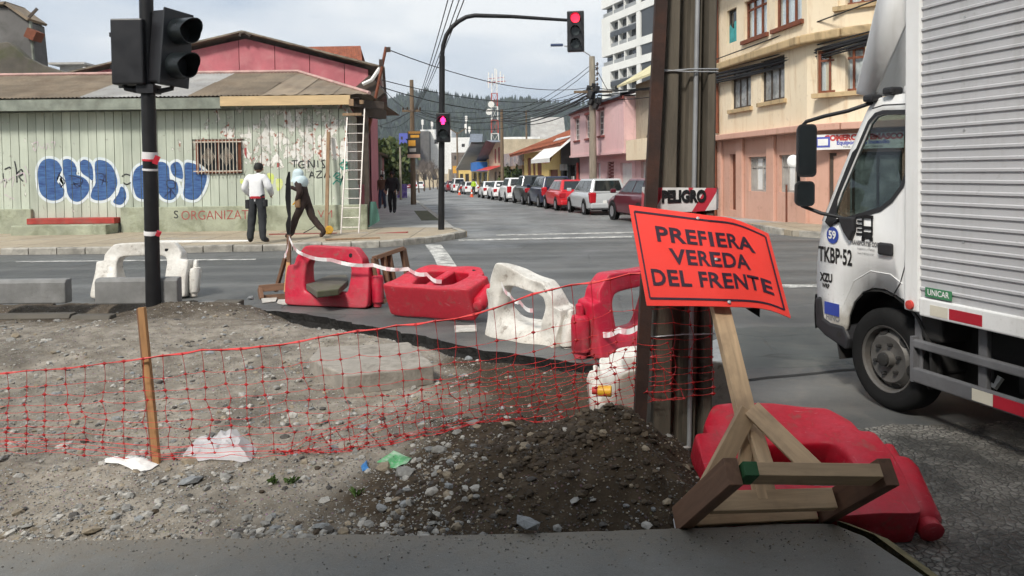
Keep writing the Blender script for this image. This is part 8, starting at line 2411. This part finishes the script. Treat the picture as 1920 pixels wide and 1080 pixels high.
# roof fairing
fa = [T(1611, 176, .12), T(1611, 166, .12), T(1650, 0, .12)]
t3 = fa[2] + (fa[2] - fa[1]) * .9
edge = [T(1640, 184, .12), T(1705, 36, .12), T(1712, -60, .12)]
m = MB()
W_ = CW - .24
m.poly([fa[0], fa[1], fa[2], t3, edge[2], edge[1], edge[0]]); m.poly([p + Vector((W_, 0, 0)) for p in (fa[0], fa[1], fa[2], t3, edge[2], edge[1], edge[0])])
m.grid(lambda u, v: [fa[0], fa[1], fa[2], t3][round(v * 3)] + Vector((W_ * u, .12 * (1 - (2 * u - 1) ** 4), 0)), 12, 3)
fo = m.build('roof_fairing', MT['truck_white'], truck, smooth=35, fix=False)
sl = fo.modifiers.new('t', 'SOLIDIFY'); sl.thickness = .02
m = MB(); m.bar((.3, .02, 2.1), (.3, -.2, 2.22), .1, .06); m.bar((.15, -.05, 2.16), (1.6, -.05, 2.16), .06, .05); m.build('fairing_bracket', MT['truck_white'], truck, bevel=.01)
m = MB(); m.box((.1, .2, 2.12), (.1, .09, .05)); m.box((.12, .04, 2.155), (.1, .09, .05)); m.build('marker_lamp', MT['blk'], truck, bevel=.015)
# mirrors
mx = -.17
arm = [cab_pt(.2, 2.1, 0) + Vector((.02, 0, 0)), T(1590, 208, -.02), T(1545, 218, -.1), T(1512, 228, mx + .01), T(1500, 240, mx), T(1497, 300, mx), T(1497, 372, mx), T(1504, 386, mx + .01), T(1540, 400, -.08), T(1575, 407, -.02), cab_pt(.46, 1.24, 0)]
m = MB(); m.tube(arm, .014, 8); ma = m.build('mirror_arm', MT['blk'], truck, smooth=60)
m = MB(); a = T(1583, 425, -.02); m.prism([(.06, .07), (-.1, .07), (-.1, -.02), (-.06, -.1), (0, -.04)], -.02, .02, Matrix.Translation((-.015, a.y, a.z)) @ Matrix(((0, 0, 1, 0), (1, 0, 0, 0), (0, 1, 0, 0), (0, 0, 0, 1)))); m.build('mirror_mount', MT['blk'], truck, bevel=.012)
for (px0, px1, y0, y1, nm) in ((1497, 1527, 234, 331, 'main_mirror'), (1494, 1523, 340, 386, 'wide_angle_mirror')):
    a, c = T((px0 + px1) / 2, (y0 + y1) / 2, mx - .02), None
    h = abs(T(px0, y0, mx).z - T(px0, y1, mx).z)
    Mm = Matrix.Translation(a) @ Euler((rad(2), 0, rad(-22))).to_matrix().to_4x4()
    m = MB(Mm); wd = .135
    def rr(w, hh, n=6, r=.035): return [(sx_ * (w - r) + r * math.cos(rad(a0 + 90 * k / n)), sz * (hh - r) + r * math.sin(rad(a0 + 90 * k / n))) for sx_, sz, a0 in ((1, 1, 0), (-1, 1, 90), (-1, -1, 180), (1, -1, 270)) for k in range(n + 1)]
    def rg_(k, y, hh=h / 2): return [Vector((x * k, y, z * k)) for x, z in rr(wd / 2, hh)]
    m.loft([rg_(.6, .06), rg_(.92, .04), rg_(1, 0), rg_(1, -.02)]); mm = m.build(nm, MT['blk'], truck, smooth=50)
    m = MB(Mm); m.poly([Vector((x * .86, -.0215, z * .92)) for x, z in rr(wd / 2, h / 2)]); m.build('mirror_glass', MT['mirror'], mm, fix=False)
# inside the cab
m = MB(); m.b2((.12, .3, 1.05), (CW - .12, .5, 1.28)); m.build('dashboard', MT['seat'], truck, bevel=.04)
for x in (.28, 1.05):
    m = MB(); m.b2((x, -.2, .95), (x + .48, .2, 1.1)); m.b2((x + .02, -.23, 1.1), (x + .46, -.12, 1.62)); m.b2((x + .12, -.22, 1.66), (x + .36, -.13, 1.84)); m.build('seat', MT['seat'], truck, bevel=.03)
m = MB(); c = Vector((.5, .22, 1.32)); nrm_ = Euler((rad(-35), 0, 0)).to_matrix(); m.tube([c + nrm_ @ Vector((.18 * math.cos(k * math.pi / 12), .18 * math.sin(k * math.pi / 12), 0)) for k in range(25)], .014, 6); m.bar(c, c + nrm_ @ Vector((.17, 0, 0)), .03, .02); m.bar(c, c + nrm_ @ Vector((-.17, 0, 0)), .03, .02); m.build('steering_wheel', MT['blk'], truck, smooth=60)
m = MB(); V, F = ico()
bag_ = bmesh.new(); bmesh.ops.create_icosphere(bag_, subdivisions=3, radius=.13)
for v in bag_.verts: v.co = v.co * (1 + .25 * noise.noise(v.co * 9)) + Vector((.95, .36, 1.36))
me = bpy.data.meshes.new('bag'); bag_.to_mesh(me); bag_.free(); tag(mkobj('bag', me, MT['rag'], truck, smooth=40), 'white bag on the dashboard')
m = MB(); m.b2((1.3, .02, 1.25), (1.55, .3, 1.45)); m.build('blue_jacket', MT['badge_blue'], truck, bevel=.06)

# ------------------------------------------------------------------ people
MT['skin'] = plain('skin', (.3, .17, .11), .6, .12, 8, .05); MT['hair'] = plain('black_hair', (.012, .01, .009), .7, .2, 30, .3)
MT['hoodie_white'] = plain('white_sweatshirt', (.72, .72, .72), .9, .08, 5, .4, 14, bdist=.02); MT['hoodie_blue'] = plain('pale_blue_hood', (.5, .6, .62), .9, .1, 5, .4, 14, bdist=.02)
MT['trouser_dark'] = plain('charcoal_trousers', (.03, .032, .035), .9, .3, 6, .4, 14, bdist=.02); MT['trouser_brown'] = plain('dark_brown_work_clothes', (.035, .022, .018), .9, .3, 6, .4, 14, bdist=.02)
MT['boot'] = plain('brown_boots', (.07, .04, .025), .8, .2); MT['jacket_black'] = plain('black_jacket', (.014, .014, .016), .8, .2, 6, .4, 14, bdist=.02); MT['jacket_brown'] = plain('brown_jacket', (.1, .06, .035), .9, .2)
MT['jeans'] = plain('blue_jeans', (.04, .055, .09), .9, .2); MT['glove_dark'] = plain('dark_gloves', (.02, .02, .022), .9, .2); MT['glove_yellow'] = plain('yellow_gloves', (.6, .32, .02), .8, .2); MT['hivis'] = plain('high_visibility_vest', (.4, .6, .04), .8, .1); MT['belt_red'] = plain('red_belt', (.4, .02, .03), .8, .2)
BASE = dict(pelvis=(0, 0, .93), spine=(0, 0, 1.12), chest=(0, .0, 1.32), neck=(0, 0, 1.47), head=(0, .02, 1.57), crown=(0, .02, 1.655), nose=(0, .115, 1.565),
            shL=(-.16, 0, 1.41), elL=(-.235, -.03, 1.14), wrL=(-.24, .06, .9), paL=(-.24, .08, .83), shR=(.16, 0, 1.41), elR=(.235, -.03, 1.14), wrR=(.24, .06, .9), paR=(.24, .08, .83),
            hiL=(-.09, 0, .88), knL=(-.11, .02, .5), anL=(-.12, -.02, .1), toL=(-.13, .14, .045), hiR=(.09, 0, .88), knR=(.11, .02, .5), anR=(.12, -.02, .1), toR=(.13, .14, .045))
RAD = dict(pelvis=(.155, .12), spine=(.15, .115), chest=(.165, .12), neck=(.058, .058), head=(.082, .095), crown=(.068, .078), nose=(.014, .014), shL=(.084, .084), elL=(.07, .07), wrL=(.048, .048), paL=(.04, .025), hiL=(.108, .112), knL=(.086, .09), anL=(.072, .075), toL=(.045, .04))
BONES = [('pelvis', 'spine', 'top'), ('spine', 'chest', 'top'), ('chest', 'neck', 'top'), ('neck', 'head', 'face'), ('head', 'crown', 'face'), ('head', 'nose', 'face')]
for S_ in 'LR':
    BONES += [('chest', 'sh' + S_, 'top'), ('sh' + S_, 'el' + S_, 'top'), ('el' + S_, 'wr' + S_, 'fore' + S_), ('wr' + S_, 'pa' + S_, 'hand' + S_), ('pelvis', 'hi' + S_, 'leg'), ('hi' + S_, 'kn' + S_, 'leg'), ('kn' + S_, 'an' + S_, 'leg'), ('an' + S_, 'to' + S_, 'foot')]
def seg_d(p, a, c):
    ac = c - a; t = max(0, min(1, (p - a).dot(ac) / max(1e-9, ac.length_squared))); return (p - a - ac * t).length
def person(label, loc, rotz, mats, pose={}, scale=1.0, bulk=1.0, fingers=True, group=None):
    J = {k: Vector(v) for k, v in BASE.items()}
    for k, v in pose.items(): J[k] = Vector(v)
    t_ = thing('person', label, 'person', loc, rotz=rotz, group=group)
    names = list(J); idx = {n: i for i, n in enumerate(names)}
    vs = [J[n] * scale for n in names]; es = [(idx[a], idx[c]) for a, c, _ in BONES]; rd = []
    for n in names:
        r = RAD.get(n) or RAD[n[:-1] + 'L']; b_ = bulk if n in ('spine', 'chest', 'pelvis') or n[:2] in ('sh', 'el') else 1
        rd.append((r[0] * scale * b_, r[1] * scale * b_))
    bones = [(vs[idx[a]], vs[idx[c]], k) for a, c, k in BONES]
    if fingers:
        for S_ in 'LR':
            pa, wr = J['pa' + S_], J['wr' + S_]; d = (pa - wr).normalized(); x = d.cross(Vector((0, 1, 0)) if abs(d.y) < .8 else Vector((0, 0, 1))).normalized(); y = x.cross(d)
            for k, (o_, L) in enumerate(((-.03, .065), (-.01, .08), (.01, .075), (.03, .06), (.045, .045))):
                base = pa + d * (.02 if k < 4 else -.02) + x * o_; mid = base + d * L * .6 + y * .012 + (x * .02 if k == 4 else Vector()); tip = base + d * L * .9 + y * .035 + (x * .02 if k == 4 else Vector())
                b0 = len(vs); vs += [base * scale, mid * scale, tip * scale]; rd += [(.0105 * scale,) * 2, (.0095 * scale,) * 2, (.008 * scale,) * 2]
                es += [(idx['pa' + S_], b0), (b0, b0 + 1), (b0 + 1, b0 + 2)]; bones += [(vs[b0], vs[b0 + 2], 'hand' + S_)]
    me = bpy.data.meshes.new('body'); me.from_pydata([tuple(v) for v in vs], es, []); o = bpy.data.objects.new('body_tmp', me); COL.objects.link(o)
    sk_ = o.modifiers.new('skin', 'SKIN'); sk_.branch_smoothing = .6
    for i, sv_ in enumerate(me.skin_vertices[0].data): sv_.radius = rd[i]; sv_.use_root = (i == 0)
    ss = o.modifiers.new('sub', 'SUBSURF'); ss.levels = ss.render_levels = 2
    m2 = evaluated_mesh(o); bpy.data.objects.remove(o)
    for v in m2.vertices:
        if v.co.z < 1.4 * scale: v.co = v.co + v.normal * (.013 * noise.noise(v.co * 9 + Vector((loc[0], 0, 0))) + .008 * noise.noise(v.co * 22))
    keys = sorted({k for _, _, k in bones}); mlist = []
    for k in keys:
        m2.materials.append(MT[mats.get(k) or mats.get(k[:4]) or mats['top' if k.startswith('fore') else 'face']])
    rr_ = {k: i for i, k in enumerate(keys)}
    for p in m2.polygons:
        c = p.center; best = min(bones, key=lambda q: seg_d(c, q[0], q[1]) - (.05 if q[2] == 'leg' and c.z < .86 * scale else 0)); p.material_index = rr_[best[2]]; p.use_smooth = True
    bo = bpy.data.objects.new('body', m2); COL.objects.link(bo); bo.parent = t_
    H_ = J['head'] * scale; C_ = J['crown'] * scale; up = (C_ - H_).normalized(); fw = (J['nose'] - J['head']).normalized()
    if mats.get('hair'):
        m = MB(); R = frame(H_ + up * .045 * scale - fw * .018 * scale, up.cross(fw) * -1, up)
        m.lathe([(.098, -.055), (.104, -.01), (.098, .035), (.075, .075), (.035, .095), (.0, .098)], 14, R @ Matrix.Diagonal((.92 * scale, 1.02 * scale, scale, 1))); m.build('hair', MT[mats['hair']], t_, smooth=60)
    if mats.get('hood'):
        m = MB(); R = frame(H_ + up * .01 * scale - fw * .035 * scale, up.cross(fw) * -1, up)
        m.lathe([(.15, -.17), (.125, -.1), (.122, -.02), (.12, .05), (.095, .11), (.04, .14), (.0, .142)], 16, R @ Matrix.Diagonal((.98 * scale, 1.05 * scale, scale, 1))); m.build('hood', MT[mats['hood']], t_, smooth=60)
    sd_ = up.cross(fw).normalized()
    for s_ in (-1, 1):
        m = MB(); bm = bmesh.new(); bmesh.ops.create_icosphere(bm, subdivisions=1, radius=.013 * scale); c = H_ + fw * .085 * scale + sd_ * .032 * s_ * scale + up * .022 * scale
        m.add([v.co + c for v in bm.verts], [[v.index for v in f.verts] for f in bm.faces]); bm.free(); m.build('eye', MT['hair'], t_)
        if mats.get('hair'):
            m = MB(); m.box(H_ + sd_ * .092 * s_ * scale, (.025 * scale, .03 * scale, .055 * scale)); m.build('ear', MT['skin'], t_, bevel=.01)
    return t_, J
# worker seen from behind
w1 = G(484, 456, 0)
t1, J1 = person('person in white sweatshirt and dark trousers standing with back turned', w1, rad(-8), dict(top='hoodie_white', face='skin', hand='skin', leg='trouser_dark', foot='boot', hair='hair'),
    dict(neck=(0, .04, 1.47), head=(.01, .09, 1.555), crown=(.01, .1, 1.64), nose=(.02, .19, 1.53), elL=(-.28, -.02, 1.17), wrL=(-.2, .16, .98), paL=(-.15, .22, .95), elR=(.28, -.0, 1.16), wrR=(.24, .17, 1.02), paR=(.19, .23, 1.0),
         knL=(-.14, .03, .5), anL=(-.17, -.02, .1), toL=(-.22, .11, .045), knR=(.1, .02, .5), anR=(.12, -.03, .1), toR=(.2, .1, .045)), 1.04, 1.16)
m = MB(); m.lathe([(.158, .0), (.162, .02), (.158, .05)], 18, Matrix.Translation((0, 0, .985)) @ Matrix.Diagonal((1.06, .86, 1, 1))); m.build('belt', MT['belt_red'], t1, smooth=50)
m = MB(); m.box((-.2, -.02, .86), (.1, .12, .2)); m.box((.2, -.02, .88), (.08, .1, .16)); m.build('tool_pouch', MT['glove_dark'], t1, bevel=.02)
# worker striding, in profile
w2 = G(573, 447, 0); w2 = Vector((at(573, 400, 17.35).x, 17.35, 0))
t2, J2 = person('person in pale hood and dark work clothes striding past the wall', w2, rad(82), dict(top='trouser_brown', face='skin', hand='glove_dark', handR='glove_dark', handL='glove_yellow', leg='trouser_brown', foot='boot', hood='hoodie_blue'),
    dict(spine=(0, .05, 1.1), chest=(0, .11, 1.27), neck=(0, .17, 1.4), head=(0, .2, 1.47), crown=(0, .19, 1.56), nose=(0, .3, 1.44), shL=(-.16, .12, 1.34), shR=(.16, .12, 1.34), elR=(.19, .2, 1.12), wrR=(.14, .4, 1.2), paR=(.12, .46, 1.22),
         elL=(-.24, .02, 1.1), wrL=(-.2, .13, .9), paL=(-.18, .17, .85), hiL=(-.09, 0, .87), knL=(-.1, .2, .5), anL=(-.1, .32, .12), toL=(-.1, .47, .06), hiR=(.09, 0, .87), knR=(.1, -.12, .48), anR=(.1, -.4, .15), toR=(.1, -.3, .045)), 1.0, 1.12)
m = MB(); bm = bmesh.new(); bmesh.ops.create_icosphere(bm, subdivisions=2, radius=1)
for v in bm.verts: v.co = Vector((v.co.x * .235, v.co.y * .165, v.co.z * .18)) + Vector((0, .1, 1.31))
m.add([v.co for v in bm.verts], [[v.index for v in f.verts] for f in bm.faces]); bm.free(); m.build('cape', MT['hoodie_blue'], t2, smooth=60)
m = MB(); m.box((-.2, .1, .84), (.08, .13, .22)); m.build('tool_bag', plain('tan_tool_bag', (.2, .12, .06), .9), t2, bevel=.03)
# walkers on the left pavement
p1 = Vector((at(736, 390, 31.2).x, 31.2, road_z(31.2) + .13))
t3, _ = person('person in black jacket walking towards the junction on the left pavement', p1, rad(180), dict(top='jacket_black', face='skin', hand='skin', leg='jacket_black', foot='jacket_black', hair='hair'),
    dict(knL=(-.1, .08, .5), anL=(-.1, .12, .1), toL=(-.11, .28, .06), knR=(.1, .04, .5), anR=(.1, -.18, .13), toR=(.1, -.05, .045), wrL=(-.25, .12, .9), wrR=(.25, -.02, .9)), 1.03, 1.25)
p2 = Vector((at(717, 380, 36.5).x, 36.5, road_z(36.5) + .13))
t4, _ = person('person in brown jacket and jeans behind the black-jacketed walker', p2, rad(175), dict(top='jacket_brown', face='skin', hand='skin', leg='jeans', foot='boot', hair='hair'),
    dict(knL=(-.1, .06, .5), anL=(-.1, -.12, .12), toL=(-.11, .02, .05), knR=(.1, .08, .5), anR=(.1, .12, .1), toR=(.1, .27, .06)), 1.0, 1.15)
p3_ = ST(80, 7.6); p3_.x = at(888, 350, p3_.y).x
t5, _ = person('person in high-visibility yellow vest far along the parked cars', p3_, rad(150), dict(top='hivis', face='skin', hand='skin', leg='trouser_dark', foot='boot', hair='hair'), {}, 1.0, 1.1, fingers=False)

# ------------------------------------------------------------------ things on the far pavement
MT['alu'] = plain('aluminium_ladder', (.4, .37, .345), .4, .1, 5, 0, metal=.3)
ld0 = G(656, 440, 0); lb_, lt_ = at(656, 439, 18.9), at(668, 203, 19.95)
ld = thing('ladder', 'aluminium ladder leaning on the corner of the green house', 'ladder', Vector((lb_.x, lb_.y, 0)))
ML = Matrix.Translation(-ld.location)
for s_ in (-1, 1):
    m = MB(ML); m.bar(lb_ + Vector((.225 * s_, 0, 0)), lt_ + Vector((.225 * s_, 0, 0)), .028, .05, up=(0, 1, 0)); m.build('rail', MT['alu'], ld)
for k in range(13):
    p = lb_.lerp(lt_, (k + .7) / 13.5); m = MB(ML); m.cyl(p - Vector((.22, 0, 0)), p + Vector((.22, 0, 0)), .011, n=6); m.build('rung', MT['alu'], ld)
m = MB(ML); a, c = at(629, 440, 18.85), at(690, 438, 18.85); m.bar(a, c, .07, .06); m.build('foot_bar', MT['alu'], ld)
def beam(name, label, a, c, w, h, mat, group='timbers at the green house'):
    o0 = a.copy(); t_ = bpy.data.objects.new(name, None); m = MB(Matrix.Translation(-o0)); m.bar(a, c, w, h); bpy.data.objects.remove(t_)
    return tag(m.build(name, MT[mat], loc=o0, bevel=.006), label, 'timber', group)
beam('timber', 'upright brown timber leaning on the wall beside the ladder', at(612, 428, 19.6), at(616, 247, 20.05), .09, .06, 'wood_old')
beam('timber', 'long reddish beam lying along the wall foot', at(505, 441, 18.7), at(632, 439, 18.9), .1, .07, 'redbrown'); beam('timber', 'reddish beam end lying on the pavement past the ladder', at(690, 441, 18.8), at(765, 437, 18.8), .12, .08, 'redbrown')
beam('white_board', 'long white board lying on the pavement behind the worker', at(288, 453, 16.9), at(470, 452, 17.0), .18, .04, 'white')
beam('timber', 'brown plank lying on the pavement edge before the ladder', at(610, 449, 16.9), at(712, 446, 17.3), .14, .03, 'wood_old')
rl = at(617, 432, 18.6); rl.z = .0
ty = thing('cable_reel', 'small yellow cable reel by the foot of the upright timber', 'reel', rl)
m = MB(); m.lathe([(.04, -.06), (.1, -.06), (.1, -.045), (.055, -.045), (.055, .045), (.1, .045), (.1, .06), (.04, .06)], 18, Matrix.Translation((0, 0, .1)) @ Euler((rad(70), 0, rad(20))).to_matrix().to_4x4()); m.build('spool', MT['yellow_plastic'], ty, smooth=40)
m = MB(); m.tube([(-.1, 0, .1), (-.3, .1, .25), (-.5, .2, .12), (-.7, .2, .02)], .012, 6); m.build('cable', MT['cable'], ty, smooth=60)
tb = thing('green_tarpaulin', 'green tarpaulin scrap hanging at the house corner', 'tarpaulin', at(690, 425, 20.3)); 
m = MB(); a = at(684, 378, 20.25) - tb.location; m.grid(lambda u, v: a + Vector((.3 * u + .1 * v * u, .05 * math.sin(u * 6 + v * 3), -.75 * v * (1 - .3 * u))), 8, 8); m.build('sheet', plain('green_tarp', (.07, .16, .13), .8, .2), tb, fix=False)

# ------------------------------------------------------------------ damp air
hm = bpy.data.materials.new('damp_air'); hm.use_nodes = True
hn, hl = hm.node_tree.nodes, hm.node_tree.links
hn.clear()
h_out = hn.new('ShaderNodeOutputMaterial'); h_vol = hn.new('ShaderNodeVolumePrincipled')
h_vol.inputs['Color'].default_value = (.82, .9, 1.0, 1); h_vol.inputs['Density'].default_value = .00027; h_vol.inputs['Anisotropy'].default_value = .2
hl.new(h_vol.outputs[0], h_out.inputs['Volume'])
b = MB(); b.b2((-3010, -130, -6), (3010, 5010, 150))
hz_o = b.build('haze', hm); tag(hz_o, 'thin damp haze over the street and hills', 'haze', kind='stuff')
